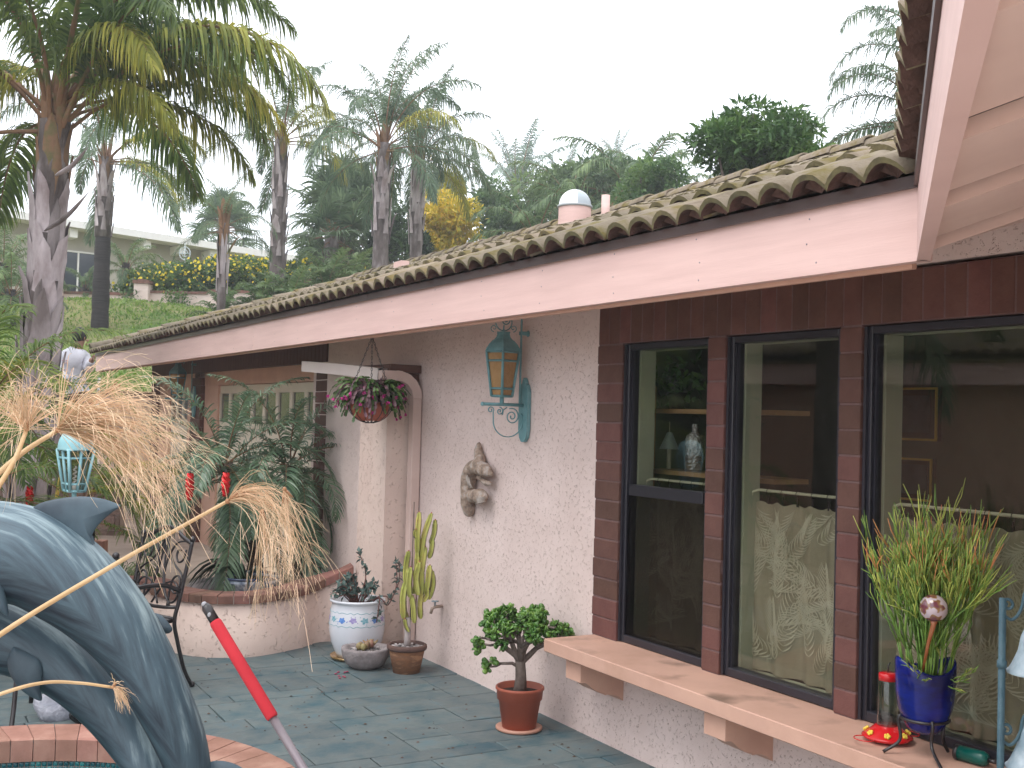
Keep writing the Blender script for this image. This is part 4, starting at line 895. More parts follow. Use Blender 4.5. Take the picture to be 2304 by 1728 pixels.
def frect(mb, px0, px1, z0, z1, o_0, o_1): fbox(mb, s_of(px0), s_of(px1), z0, z1, o_0, o_1)
def zpx(px, py): 
    s_ = s_of(px); p = np.array([A[0], A[1]])+ud*s_; d = ray(px, py); k_ = p[0]/d[0]; return 1.705+d[2]*k_-4
wz0, wz1 = zpx(165, 668), zpx(165, 578)
win = link('window', None, None, fh)
mb = MB(); frect(mb, 108, 205, wz0-.3, wz1, -.10, -.06); mb.build('pane', m_glassdark, win)
mb = MB(); frect(mb, 163, 166.5, wz0-.3, wz1, -.06, -.01); frect(mb, 203, 207, wz0-.3, wz1, -.06, -.01); frect(mb, 106, 207, wz1, wz1+.05, -.06, -.01); mb.build('frame', m_white, win)
w2 = link('window', None, None, fh); mb = MB(); frect(mb, 380, 440, zpx(410, 640), zpx(410, 604), -.10, -.06); mb.build('pane', m_glassdark, w2); mb = MB(); frect(mb, 379, 441, zpx(410, 604), zpx(410, 596), -.06, .0); mb.build('frame', m_drip, w2)
p = s_of(15); mb = MB(); 
ch = fp(p, zr(p), -2.5); cm = MB(); cm.box((ch[0]-.55, ch[1]-.5, ch[2]-.3), (ch[0]+.55, ch[1]+.5, ch[2]+.30)); cho = cm.build('chimney', mat('chimney_brick', (.28, .13, .10), (.34, .17, .13), rough=.9, scale=8), fh); cm = MB(); cm.box((ch[0]-.35, ch[1]-.3, ch[2]+.301), (ch[0]+.35, ch[1]+.3, ch[2]+.85)); cm.build('chimney_pot', m_fascia, cho)
p = at(416, 570, 35.5)
st_ = thing('wall_star', 'white metal wall ornament on the beige house wall', 'ornament', p); mb = MB(); e1, e2 = _R, np.array([0, 0, 1.])
mb.tube([-e2*.35, e2*.35], .012, 5); mb.tube([-e1*.17, e1*.17], .012, 5); mb.tube([e1*.17*cos(a)+e2*.2*sin(a) for a in np.linspace(0, 2*pi, 17)[:-1]], .014, 5, closed=True); mb.tube([e1*.09*cos(a)+e2*.11*sin(a) for a in np.linspace(0, 2*pi, 13)[:-1]], .012, 5, closed=True); mb.build('star_frame', mat('star_metal', (.55, .62, .66), rough=.4), st_)
# railing far left
p0 = at(-60, 575, 30); p1 = at(28, 575, 30); t = thing('railing', 'white railing at the left edge of the beige house', 'railing', p0); mb = MB(); d = p1-p0; mb.tube([(0, 0, 0), tuple(d)], .03, 6); mb.build('rail', m_white, t)
for i in range(9): q = d*i/8; mb = MB(); mb.box((q[0]-.02, q[1]-.02, -.6), (q[0]+.02, q[1]+.02, .22)); mb.build('post', m_white, t)
# garden wall with pillars
gw = thing('garden_wall', 'low pink stucco garden wall with red brick cap and square pillars above the lawn', 'wall', (0, 0, 0))
W0, W1 = place(95, 29.5), place(770, 29.5)
def wallseg(px0, px1, pyt, dep, nm='wall_section', capn=14):
    a = at(px0, pyt, dep); c = at(px1, pyt, dep); zt = (a[2]+c[2])/2; d = (c-a)[:2]; L_ = hypot(*d); u = d/L_; n_ = np.array([u[1], -u[0]])
    def q(s_, o_, z): p = a[:2]+u*s_+n_*o_; return (p[0], p[1], z)
    def bx(mb, s0, s1, o0, o1, z0, z1): mb.add([q(s0, o0, z0), q(s1, o0, z0), q(s1, o1, z0), q(s0, o1, z0), q(s0, o0, z1), q(s1, o0, z1), q(s1, o1, z1), q(s0, o1, z1)], [(3, 2, 1, 0), (4, 5, 6, 7), (0, 1, 5, 4), (1, 2, 6, 5), (2, 3, 7, 6), (3, 0, 4, 7)])
    return bx, L_, zt
for (px0, px1, py) in ((146, 310, 664), (338, 470, 662), (470, 600, 660), (600, 680, 655)):
    bx, L_, zt = wallseg(px0, px1, py, 29.3); mb = MB(); bx(mb, 0, L_, -.1, .1, zt-1.2, zt); mb.build('wall_section', m_stucco, gw)
    k = int(L_/.24)
    for i in range(k): mb = MB(); bx(mb, i*L_/k+.004, (i+1)*L_/k-.004, -.13, .13, zt+.002, zt+.07+RS.uniform(-.004, .004)); mb.build('cap_brick', m_red_brick, gw)
for (px0, px1, py) in ((109, 144, 646), (307, 339, 640), (680, 710, 640)):
    bx, L_, zt = wallseg(px0, px1, py, 29.2); pl = link('pillar', None, None, gw); mb = MB(); bx(mb, 0, L_, -.2, .2, zt-1.5, zt); mb.build('pillar_shaft', m_stucco, pl)
    for i in range(3): mb = MB(); bx(mb, -.03+i*(L_+.06)/3+.004, -.03+(i+1)*(L_+.06)/3-.004, -.23, .23, zt+.002, zt+.12-abs(i-1)*.03); mb.build('cap_brick', m_red_brick, pl)
# yellow flowering hedge
hc, hr = [], []
for px in range(268, 745, 13):
    top = np.interp(px, [268, 300, 340, 420, 520, 620, 700, 745], [650, 615, 602, 600, 586, 600, 598, 606]); 
    for py in np.arange(top+12, 668 if px < 560 else 640, 15): hc.append(at(px, py, 29.9+RS.uniform(-.4, .3))); hr.append([.26*RS.uniform(.8, 1.3)]*3)
for px in (385, 400, 410, 300, 290): hc.append(at(px, 672, 29)); hr.append([.22]*3)
for px in (820, 860): hc.append(at(px, 640, 29)); hr.append([.4]*3)
g0 = place(430, 29.9); hd = thing('hedge', 'flowering hedge covered in small yellow blooms behind the garden wall', 'hedge', g0); P, d = clumps(hc, hr, 15000, 5, .6); V, F = leaf_quads(P-g0, .10, 1.9, 6, out=d*.5); link('foliage', np_mesh('hedge_leaves', V, F), [m_leaf], hd)
P, d = clumps(hc, hr, 2600, 8, .95); keep = ((d @ np.array(_f)) < .1) & (RS.rand(len(P)) < np.clip(.25+.9*(P[:, 2]-5.0), .12, 1)); P = P[keep]+d[keep]*.02; V = []; F = []; n = len(P); r = np.random.RandomState(9)
for s_ in range(5):
    a = 2*pi*s_/5; 
e = r.randn(n, 3)*.4+np.array([-_f[0], -_f[1], .35]); e /= np.linalg.norm(e, axis=1, keepdims=True); u = np.cross(e, [0, 0, 1.]); u /= np.linalg.norm(u, axis=1, keepdims=True); v = np.cross(e, u); R_ = (.028+.02*r.rand(n))[:, None]
ring = [P+u*R_*cos(2*pi*j/6)+v*R_*sin(2*pi*j/6)+e*.015 for j in range(6)]; V = np.stack([P]+ring, 1).reshape(-1, 3); b = (np.arange(n)*7)[:, None]; F = np.concatenate([b+np.array([[0, 1+j, 1+(j+1) % 6]]) for j in range(6)])
link('flowers', np_mesh('flowers', V-g0, F), m_flower, hd, 'stuff')
# ================================================================ PATIO OBJECTS
g4 = lambda px, py: onZ(px, py, 0)
# ---- curved planter wall with brick cap
pts = [(288, 1322), (350, 1341), (418, 1354), (481, 1359.6), (577.5, 1358), (674, 1345), (722, 1334)]
line = [tuple(onZ(x, y, .365)[:2]) for x, y in pts]+[(3.14, 8.0)]
line = [(-.6, 9.8), (.4, 9.35)]+line
zt_ = [.365]*(len(line)-3)+[.375, .40, .50]
pw = thing('planter_wall', 'curved pink stucco planter wall capped with dark red bricks behind the patio', 'wall', (2.1, 7.9, 0)); po = Vector((2.1, 7.9, 0))
C3 = bez([(x, y, z) for (x, y), z in zip(line, zt_)], 10); C3 = np.array(C3); T = np.gradient(C3[:, :2], axis=0); T /= np.linalg.norm(T, axis=1, keepdims=True); Nn = np.stack([T[:, 1], -T[:, 0]], 1)   # towards the camera
V = []; F = []; k = len(C3)
for i in range(k):
    x, y, z = C3[i]; n_ = Nn[i]
    V += [(x, y, -.05), (x, y, z), (x-n_[0]*.16, y-n_[1]*.16, z), (x-n_[0]*.16, y-n_[1]*.16, -.05)]
for i in range(k-1):
    for j in range(3): F.append((4*i+j, 4*i+4+j, 4*i+5+j, 4*i+1+j))
mb = MB(); mb.smooth = True; mb.add(V, F); o = mb.build('stucco_face', m_stucco_c, pw); o.location = -po
seg = np.r_[0, np.cumsum(np.linalg.norm(np.diff(C3[:, :2], axis=0), axis=1))]; tot = seg[-1]; nbk = int(tot/.104)
def cp_(s_): return np.array([np.interp(s_, seg, C3[:, i]) for i in range(3)]), np.array([np.interp(s_, seg, Nn[:, i]) for i in range(2)])
for i in range(nbk):
    s0, s1 = i*tot/nbk+.003, (i+1)*tot/nbk-.003; V = []
    for s_ in (s0, s1):
        c_, n_ = cp_(s_); n_ = n_/np.linalg.norm(n_); f_ = .018+RS.uniform(-.003, .003); zz = RS.uniform(-.0015, .0015)
        V += [(c_[0]+n_[0]*f_, c_[1]+n_[1]*f_, c_[2]+.003), (c_[0]+n_[0]*f_, c_[1]+n_[1]*f_, c_[2]+.057+zz), (c_[0]+n_[0]*(f_-.006), c_[1]+n_[1]*(f_-.006), c_[2]+.063+zz), (c_[0]-n_[0]*.18, c_[1]-n_[1]*.18, c_[2]+.063+zz), (c_[0]-n_[0]*.18, c_[1]-n_[1]*.18, c_[2]+.003)]
    mb = MB(); mb.add(V, [(0, 1, 2, 3, 4), (9, 8, 7, 6, 5)]+[(j, 5+j, 5+(j+1) % 5, (j+1) % 5) for j in range(5)]); o = mb.build('brick', m_red_brick, pw); o.location = -po
V = []; F = []
for i in range(k):
    x, y, z = C3[i]; n_ = Nn[i]; V += [(x+n_[0]*.010, y+n_[1]*.010, z-.001), (x+n_[0]*.010, y+n_[1]*.010, z+.050), (x-n_[0]*.172, y-n_[1]*.172, z+.050)]
for i in range(k-1):
    for j in range(2): F.append((3*i+j, 3*i+3+j, 3*i+4+j, 3*i+1+j))
mb = MB(); mb.add(V, F); o = mb.build('mortar', m_grout, pw); o.location = -po
# planter earth behind the wall
mb = MB(); mb.prism([(x-n_[0]*.1, y-n_[1]*.1) for (x, y, z), n_ in zip(C3[12:], Nn[12:])]+[(3.38, 9.2), (2.6, 9.9), (1.4, 9.9), (.8, 9.6)], .05, .24, 'Z'); o = mb.build('planter_bed', m_concrete); o['kind'] = 'structure'

def pot(prof, name, mt, par, c=(0, 0, 0), n=40, fn=None): mb = MB(); mb.lathe(prof, n, c, fn); return mb.build(name, mt, par)
def pebbles(par, c, R, z, n, sz, seed, cols=None):
    r = np.random.RandomState(seed); mb = MB()
    for i in range(n): a = r.rand()*2*pi; q = R*sqrt(r.rand()); mb.sphere((c[0]+q*cos(a), c[1]+q*sin(a), z), sz*r.uniform(.6, 1.3), 6, 4, (1, r.uniform(.7, 1.2), .6))
    mb.build('pebbles', mat('pebbles%d' % seed, (.10, .09, .09), (.48, .44, .43), rough=.7, island=.5, scale=30), par, 'stuff')
# ---- jade plant
c = g4(1170, 1640); c[2] = 0; c[0] = min(c[0], 3.12)
t = thing('potted_jade_plant', 'round bushy jade plant in an orange plastic pot beside the ledge end', 'potted plant', c)
pot([(.0001, .0), (.118, 0), (.128, .006), (.128, .016), (.118, .02), (.085, .012), (.0001, .012)], 'saucer', mat('saucer', (.42, .21, .15), (.50, .27, .20), rough=.6, scale=6), t)
pot([(.0001, .014), (.092, .014), (.116, .165), (.124, .168), (.128, .215), (.134, .22), (.134, .232), (.129, .236), (.122, .232), (.118, .20), (.0001, .20)], 'pot', m_terra, t)
pot([(.0001, .206), (.06, .208), (.119, .200)], 'soil', m_soil, t, n=24)
mb = MB(); r = np.random.RandomState(3); tips = []
def limb(p, d, L_, r0, lev):
    d = d/np.linalg.norm(d); q = p+d*L_; mid = p+d*L_*.5+r.randn(3)*.008; mb.tube([tuple(p), tuple(mid), tuple(q)], [r0, r0*.85, r0*.72], 7)
    if lev == 0: tips.append((q, d)); return
    for i in range(3 if lev > 1 else 2):
        nd = d+r.randn(3)*.55*np.array([1, 1, .6]); nd[2] = max(nd[2], .05 if lev > 1 else -.2); limb(q, nd, L_*r.uniform(.62, .85), r0*.66, lev-1)
mb.tube([(0, 0, .19), (.004, .0, .28), (0, .004, .37)], [.040, .031, .028], 10)
for d in ((-.75, -.1, .75), (.75, .05, .7), (.05, -.55, .9), (-.1, .5, .95), (-.5, .3, 1.0), (.35, -.2, 1.1)): 
    dd = d[0]*_R+d[1]*np.array([_f[0], _f[1], 0])+np.array([0, 0, d[2]]); limb(np.array([0, 0, .36]), dd, .115, .019, 3)
limb(np.array([0, 0, .33]), -_R*1.0+np.array([0, 0, .25]), .11, .011, 1)
mb.build('trunk', m_wood, t)
V0 = []; F0 = []
m_jade = mat('jade_leaf', (.06, .16, .028), (.13, .25, .045), (.09, .20, .032), rough=.28, scale=14, island=.3, spec=.6)
a = Arr()
for (q, d) in tips:
    for j in range(11):
        for (lx, dirn) in ((.034, 1),):
            dv = d+r.randn(3)*.9; dv /= np.linalg.norm(dv); n_ = np.cross(dv, r.randn(3)); n_ /= np.linalg.norm(n_); s_ = np.cross(n_, dv); o_ = q-d*r.uniform(0, .03)+dv*.004; L_ = lx*r.uniform(.75, 1.25)
            ring = [(0, 0), (.35, .30), (.7, .42), (.95, .24), (1.0, 0), (.95, -.24), (.7, -.42), (.35, -.30)]
            top = [o_+dv*u*L_+s_*v*L_+n_*(.0025+.004*u*u) for u, v in ring]; bot = [o_+dv*u*L_*.97+s_*v*L_*.93+n_*(-.0025+.004*u*u) for u, v in ring]
            a.add(np.array(top+bot), np.array([(0, 1, 7, 7), (1, 2, 6, 7), (2, 3, 5, 6), (3, 4, 5, 5), (8, 15, 9, 9), (9, 15, 14, 10), (10, 14, 13, 11), (11, 13, 12, 12)]+[(i, 8+i, 8+(i+1) % 8, (i+1) % 8) for i in range(8)]))
me = bpy.data.meshes.new('leaves'); VV = np.concatenate(a.V); FF = np.concatenate(a.F); me.from_pydata([tuple(v) for v in VV], [], [tuple(dict.fromkeys(f)) for f in FF.tolist()]); me.polygons.foreach_set('use_smooth', [True]*len(me.polygons)); link('leaves', me, m_jade, t)
# ---- column cactus
c = g4(914, 1518); c[0] = 3.12; c[1] = 6.72; c[2] = 0; c = g4(914, 1512); c[2] = 0
t = thing('potted_cactus', 'tall yellow green column cactus in a round brown clay pot', 'potted plant', c)
pot([(.0001, 0), (.088, 0), (.118, .150), (.118, .152)], 'pot', m_clay, t)
pot([(.118, .1505), (.129, .152), (.134, .166), (.131, .182), (.120, .188), (.112, .182), (.109, .15)], 'pot_rim', m_clayrim, t)
pot([(.0001, .166), (.11, .164)], 'soil', m_soil, t, n=24); pebbles(t, (0, 0), .10, .17, 90, .011, 4)
m_cact = mat('cactus_skin', (.28, .33, .075), (.56, .42, .14), (.42, .42, .10), rough=.55, scale=7, sc3=(1, 1, .6), contrast=(.3, .7)); m_cred = mat('cactus_tip', (.28, .05, .05), (.45, .12, .08), rough=.6); m_cwood = mat('cactus_stem', (.36, .31, .30), (.50, .44, .43), rough=.9, scale=20)
mb = MB(); mb.tube([(0, 0, .15), (.003, 0, .25), (-.002, 0, .36)], [.026, .021, .020], 10); mb.build('stem', m_cwood, t)
def cact(p, top, r0=.022, nm='column', bow=.012):
    p = np.array(p, float); top = np.array(top, float); P = bez([p, (p+top)/2+RS.randn(3)*bow*np.array([1, 1, .3]), top], 9); k = len(P); V = []; F = []; n_ = 10
    for i, q in enumerate(P):
        u = i/(k-1); rr = r0*min(1, .62+3*u)*(1 if u < .82 else sqrt(max(0, 1-((u-.82)/.19)**2))*.95+.05)*(1-.10*(abs(sin(u*7)) < .12))
        for j in range(n_): w_ = 1.0 if j % 2 == 0 else .62; V.append((q[0]+rr*w_*cos(2*pi*j/n_), q[1]+rr*w_*sin(2*pi*j/n_), q[2]))
    for i in range(k-1):
        for j in range(n_): F.append((i*n_+j, i*n_+(j+1) % n_, (i+1)*n_+(j+1) % n_, (i+1)*n_+j))
    F.append(tuple((k-1)*n_+j for j in range(n_)))
    mb = MB(); mb.add(V, F); o = mb.build(nm, m_cact, t)
    sp = MB(); q = P[-1]; sp.sphere((q[0], q[1], q[2]-.002), .006, 6, 4, (1, 1, 1.6)); sp.build('red_tip', m_cred, o)
    V = []; F = []
    for i in range(1, k-1):
        for j in range(0, n_, 2):
            for h in (0, .5):
                q = P[i]*(1-h)+P[i+1]*h; u = i/(k-1); a_ = 2*pi*j/n_; rr = r0*min(1, .62+3*u)*(1 if u < .82 else .7); b = len(V); e = np.array([cos(a_), sin(a_), 0]); s_ = np.array([-sin(a_), cos(a_), 0]); q = np.array(q)
                V += [q+e*rr*.97+s_*.0016+np.array([0, 0, .003]), q+e*rr*.97-s_*.0016-np.array([0, 0, .003]), q+e*(rr+.005)+np.array([0, 0, .002])]; F.append((b, b+1, b+2))
    link('spines', np_mesh('spines', np.array(V), np.array(F)), m_wood, o, 'stuff')
Rv = _R*.0006; k_ = 7.25/2550
def cpos(px, py, dd=0): return (_R*(px-914)*k_+np.array([_f[0], _f[1], 0])*dd)+np.array([0, 0, .19+(1458-py)*k_])
for (x0, y0, x1, y1, dd, rr) in ((932, 1250, 934, 1153, .0, .020), (940, 1260, 962, 1156, .01, .020), (934, 1345, 932, 1245, -.005, .019), (944, 1350, 950, 1235, .005, .023), (962, 1228, 971, 1172, .02, .016), (960, 1262, 966, 1215, .02, .016), (930, 1215, 928, 1192, -.02, .013), (908, 1320, 912, 1243, -.02, .020), (918, 1350, 918, 1280, -.03, .019), (905, 1400, 906, 1315, -.015, .022), (913, 1410, 902, 1350, .0, .022), (925, 1345, 926, 1290, .03, .017), (938, 1345, 938, 1268, -.03, .021), (955, 1345, 962, 1277, .0, .020), (962, 1358, 967, 1290, .02, .017), (930, 1410, 922, 1345, -.02, .019), (944, 1402, 946, 1335, .01, .018), (918, 1430, 908, 1400, -.03, .014), (950, 1362, 958, 1330, -.01, .017)): cact(cpos(x0, y0, dd), cpos(x1, y1, dd), rr)
mb = MB(); mb.tube([(.03, .03, .15), (.035, .03, 1.12)], .0045, 6); o = mb.build('stake', m_wood, t)
# ---- stone bowl
c = g4(822, 1502); c[2] = 0
t = thing('stone_bowl', 'shallow round grey stone bowl holding a small reddish succulent', 'planter', c)
rough_ = lambda p, a, q, z: (p[0]*(1+.012*sin(7*a+z*30)), p[1]*(1+.012*cos(5*a)), p[2]+.002*sin(9*a))
pot([(.0001, .0), (.085, 0), (.13, .03), (.155, .075), (.167, .125), (.166, .136), (.155, .14), (.125, .135), (.118, .115), (.0001, .105)], 'bowl', m_stone, t, fn=rough_)
pot([(.0001, .118), (.118, .116)], 'soil', m_soil, t, n=24); pebbles(t, (0, 0), .11, .12, 110, .010, 5)
mb = MB(); r = np.random.RandomState(4)
for i in range(9): a_ = i*2.4; q = .012+.012*sqrt(i); mb.sphere((q*cos(a_)*1.2-.01, q*sin(a_), .135+.012*(i % 3)), .021, 8, 6, (1, 1, 1.25))
for i in range(8): a_ = i*.8; mb.tube([(.03, 0, .13), (.03+.03*cos(a_), .03*sin(a_), .16), (.03+.055*cos(a_), .05*sin(a_), .18)], [.008, .009, .002], 6)
mb.build('succulent', mat('succulent', (.25, .12, .09), (.30, .27, .12), rough=.5, scale=25), t)
# ---- white glazed pot
c = g4(797, 1478); c[2] = 0; c[1] = min(c[1], 7.45)
t = thing('potted_shrub', 'grey leaved sprawling plant in a big white glazed pot with painted blue flowers', 'potted plant', c)
pot([(.0001, 0), (.155, 0), (.178, .012), (.18, .026), (.172, .022), (.14, .012), (.0001, .012)], 'saucer', mat('brass_saucer', (.30, .19, .08), (.55, .40, .22), rough=.25, metal=.6, scale=9), t)
prof = [(.0001, .02), (.135, .02), (.150, .05), (.178, .12), (.193, .20), (.194, .27), (.186, .34), (.178, .385), (.182, .392), (.192, .398), (.194, .408), (.186, .414), (.176, .408), (.172, .37), (.0001, .36)]
pot(prof, 'pot', m_glaze, t, n=56)
pot([(.0001, .372), (.174, .368)], 'soil', m_soil, t, n=24)
mlt = mat('teal_line', (.08, .28, .34), (.12, .36, .42), rough=.3); pr = np.array(prof)
def rad_(z): return np.interp(z, [.02, .05, .12, .2, .27, .34, .385], [.135, .15, .178, .193, .194, .186, .178])
for z0 in (.245, .335):
    P = []
    for i in range(120): a_ = 2*pi*i/120; z = z0+.004*sin(a_*22)+.002*sin(a_*31); R_ = rad_(z)+.0004; P.append((R_*cos(a_), R_*sin(a_), z))
    mb = MB(); mb.tube(P, .0016, 4, closed=True); mb.build('painted_line', mlt, t)
mfl = [mat('paint_blue', (.08, .20, .55), (.18, .34, .66), rough=.2, scale=60), mat('paint_violet', (.30, .24, .50), (.42, .38, .62), rough=.2, scale=60), mat('paint_teal', (.12, .34, .42), (.30, .48, .55), rough=.2, scale=60)]
r = np.random.RandomState(8)
for i in range(15):
    a0 = 2*pi*i/15; mb = MB(); zc_ = .29+r.uniform(-.004, .004)
    def sp_(u, v, e): z = zc_+v; R_ = rad_(z)+.0006+e; return (R_*cos(a0+u/.19), R_*sin(a0+u/.19), z)
    n_ = 20; ring = [(.019*(1+.22*sin(5*2*pi*j/n_+i)+.12*r.uniform(-1, 1))) for j in range(n_)]
    V = [sp_(0, 0, 0)]+[sp_(ring[j]*cos(2*pi*j/n_)*1.25, ring[j]*sin(2*pi*j/n_), 0) for j in range(n_)]; mb.add(V, [(0, 1+j, 1+(j+1) % n_) for j in range(n_)])
    for q in range(5): u, v = r.uniform(-.04, .04), r.uniform(-.026, .026); s_ = .0045; mb.add([sp_(u-s_, v, .0002), sp_(u, v-s_, .0002), sp_(u+s_, v, .0002), sp_(u, v+s_, .0002)], [(0, 1, 2, 3)])
    mb.build('painted_flower', mfl[i % 3], t, recalc=False)
m_kal = mat('grey_leaf', (.055, .095, .085), (.13, .19, .17), rough=.6, scale=20, island=.3); stems = MB(); LP = []; LD = []
def kst(P, nl=16, up=True):
    P = bez([tuple(p) for p in P], 6); stems.tube(P, [.005*(1-.5*i/len(P)) for i in range(len(P))], 6)
    for i in range(nl): u = (.35+.65*i/nl)*(len(P)-1); q = np.array(P[int(u)]); LP.append(q); LD.append(r.randn(3)*1.0+np.array([0, 0, .6]))
E = lambda dx, dz, dd=0: _R*dx+np.array([_f[0], _f[1], 0])*dd+np.array([0, 0, dz])
kst([E(.05, .38), E(.16, .42, -.05), E(.22, .38, -.08), E(.27, .50, -.06), E(.27, .62, -.05), E(.255, .69, -.05)], 34)
kst([E(.05, .38), E(.19, .44, -.07), E(.24, .42, -.08), E(.28, .52), E(.285, .60), E(.28, .66)], 26)
kst([E(.0, .38), E(.05, .55), E(.03, .66), E(-.01, .74)], 30)
kst([E(.1, .38), E(.16, .44, -.1), E(.16, .34, -.14), E(.15, .27, -.14)], 20)
for i in range(26):
    a_ = r.uniform(-pi, pi); q = r.uniform(.04, .15); h = r.uniform(.03, .15)+(.05 if cos(a_) < -.2 else 0); kst([E(.03*cos(a_), .37, .03*sin(a_)), E(q*cos(a_)*.8-.02, .37+h, q*sin(a_)), E(q*cos(a_)*1.2-.04, .37+h*.9, q*sin(a_)*1.2)], 16)
stems.build('stems', mat('red_stem', (.13, .05, .045), (.2, .09, .07), rough=.6), t); V, F = leaf_quads(np.array(LP), .042, 1.9, 5, out=np.array(LD)); link('leaves', np_mesh('kal', V, F), m_kal, t)
# ---- hanging basket
hp = np.array([0, 0, 0.]); q = onY(833, 945, 7.55); bz = q[2]; c = np.array([q[0], 7.55, bz])
c2 = np.array([2.97, 2.97/(q[0]/7.55), 0]); c = onX(833, 903, 2.97)
t = thing('hanging_basket', 'hanging basket of magenta flowering cactus on three chains under the eave', 'hanging plant', c)
Rb = .160
pot([(.0001, -.135), (.075, -.135), (.12, -.10), (.142, -.04), (.147, .0), (.140, .0), (.13, -.02), (.0001, -.02)], 'clay_bowl', m_terra, t); 
for i in range(14):
    a_ = 2*pi*i/14; mb = MB(); P = [(Rb*cos(u)*cos(a_), Rb*cos(u)*sin(a_), -.150*sin(u)) for u in np.linspace(0, pi/2*.93, 9)]; mb.tube(P, .0032, 5); mb.build('wire_rib', m_iron, t)
mb = MB(); mb.tube([(Rb*cos(a_), Rb*sin(a_), 0) for a_ in np.linspace(0, 2*pi, 33)[:-1]], .0045, 6, closed=True); mb.tube([(.03*cos(a_), .03*sin(a_), -.149) for a_ in np.linspace(0, 2*pi, 13)[:-1]], .003, 5, closed=True); mb.build('wire_ring', m_iron, t)
ztop = 2.24-c[2]
for a_ in (RA+pi, RA+pi/2*1.05, RA-.05):
    ch = MB(); p0 = np.array([Rb*cos(a_), Rb*sin(a_), 0]); p1 = np.array([0, 0, ztop]); L_ = np.linalg.norm(p1-p0); nl_ = int(L_/.020); d = (p1-p0)/L_; s_ = np.cross(d, [0, 0, 1.]); s_ /= np.linalg.norm(s_); u = np.cross(s_, d)
    for j in range(nl_):
        m_ = p0+d*(j+.5)*L_/nl_; w_ = s_ if j % 2 else u; ch.tube([m_+d*.013*cos(b_)+w_*.0055*sin(b_) for b_ in np.linspace(0, 2*pi, 9)[:-1]], .0019, 4, closed=True)
    ch.build('chain', m_iron, t)
r = np.random.RandomState(12); A0 = Arr(); A1 = Arr(); A2 = Arr(); segs = []
m_xg = leafm('xmas_cactus_green', (.045, .10, .025), (.10, .17, .05), scale=8, tr=.15); m_xp = leafm('xmas_cactus_purple', (.095, .05, .06), (.17, .09, .10), scale=8, tr=.15); m_mag = leafm('magenta_flower', (.48, .03, .22), (.62, .07, .32), isl=.3)
def seg_leaf(A_, p, d, L_, W_, roll):
    d = d/np.linalg.norm(d); s_ = np.cross(d, [0, 0, 1.]); s_ = s_/(np.linalg.norm(s_)+1e-6); u = np.cross(s_, d); s_ = s_*cos(roll)+u*sin(roll); n_ = np.cross(d, s_)
    o_ = [(0, .12), (.25, .5), (.5, .42), (.72, .55), (1, .18)]; V = [p+d*a_*L_+s_*b_*W_ for a_, b_ in o_]+[p+d*a_*L_-s_*b_*W_ for a_, b_ in o_]+[p+d*a_*L_+n_*.004 for a_, b_ in o_]
    A_.add(np.array(V), np.array([(i, i+1, 11+i, 10+i) for i in range(4)]+[(10+i, 11+i, 6+i, 5+i) for i in range(4)]))
for i in range(330):
    a_ = r.uniform(0, 2*pi); e = np.array([cos(a_), sin(a_), 0]); p = e*r.uniform(.02, .11)+np.array([0, 0, r.uniform(.0, .09)]); d = e*.7+np.array([0, 0, r.uniform(.3, 2.6)]); n_ = r.randint(5, 8)
    side = float(e @ _R); green = r.rand() < (.85 if (abs(side) > .75 or r.rand() < .3) else .22)
    for j in range(n_):
        d = d/np.linalg.norm(d); L_ = .036*r.uniform(.8, 1.2); seg_leaf(A0 if green else A1, p, d, L_, .022, r.uniform(-.8, .8)); p = p+d*L_; d = d+np.array([0, 0, -.55])+r.randn(3)*.18+e*.12
        if p[2] < -.13: break
    if r.rand() < .17:
        for k in range(7): dd = d+r.randn(3)*.7; seg_leaf(A2, p, dd, .024, .009, r.uniform(-1, 1))
link('green_stems', A0.mesh('g', [m_xg]), None, t); link('purple_stems', A1.mesh('p', [m_xp]), None, t); link('flowers', A2.mesh('f', [m_mag]), None, t, 'stuff')
# ---- wall lanterns
def scroll(mb, P, w_=.011, th=.0035):
    mb.tube(P, w_/2, 6, flat=th/w_*2)
def lantern(name, label, loc, rz, glassm, metal, group=None, bracket=True, S_=1.0, off=62, mid=False):
    """loc: centre of the lantern body base; local +x points to the wall"""
    t = thing(name, label, 'lantern', loc, rz, group); t.scale = (S_,)*3
    H_, rt, rb = (.215, .102, .060) if mid else (.262, .098, .062); t['_o'] = off
    def ringp(R_, z): return [(R_*cos(pi/2*i+radians(off)), R_*sin(pi/2*i+radians(off)), z) for i in range(4)]
    top, bot = ringp(rt, H_), ringp(rb, 0)
    cage = MB()
    for i in range(4): cage.tube([bot[i], top[i]], .0085, 5)
    for R_, z in ((rt, H_), (rb, 0), (rt-.0095, H_*.80), (rb+.0075, H_*.17)): cage.tube(ringp(R_, z), .0072, 5, closed=True)
    for i in range(4 if mid else 0):
        a_, b_ = np.array(bot[i]), np.array(bot[(i+1) % 4]); c_, d_ = np.array(top[i]), np.array(top[(i+1) % 4]); cage.tube([(a_+b_)/2, (c_+d_)/2], .0085, 5)
    cage.build('cage', metal, t)
    gm = MB(); bi, ti = ringp(rb-.008, .002), ringp(rt-.008, H_-.002)
    for i in range(4): gm.add([bi[i], bi[(i+1) % 4], ti[(i+1) % 4], ti[i]], [(0, 1, 2, 3)])
    gm.build('glass_pane', glassm, t, recalc=False)
    base = MB(); base.prism([(x*.98, y*.98) for x, y, z in bot], -.008, .003, 'Z'); base.tube([(0, 0, -.045), (0, 0, 0)], .013, 8); base.build('base', metal, t)
    return t, H_, rt
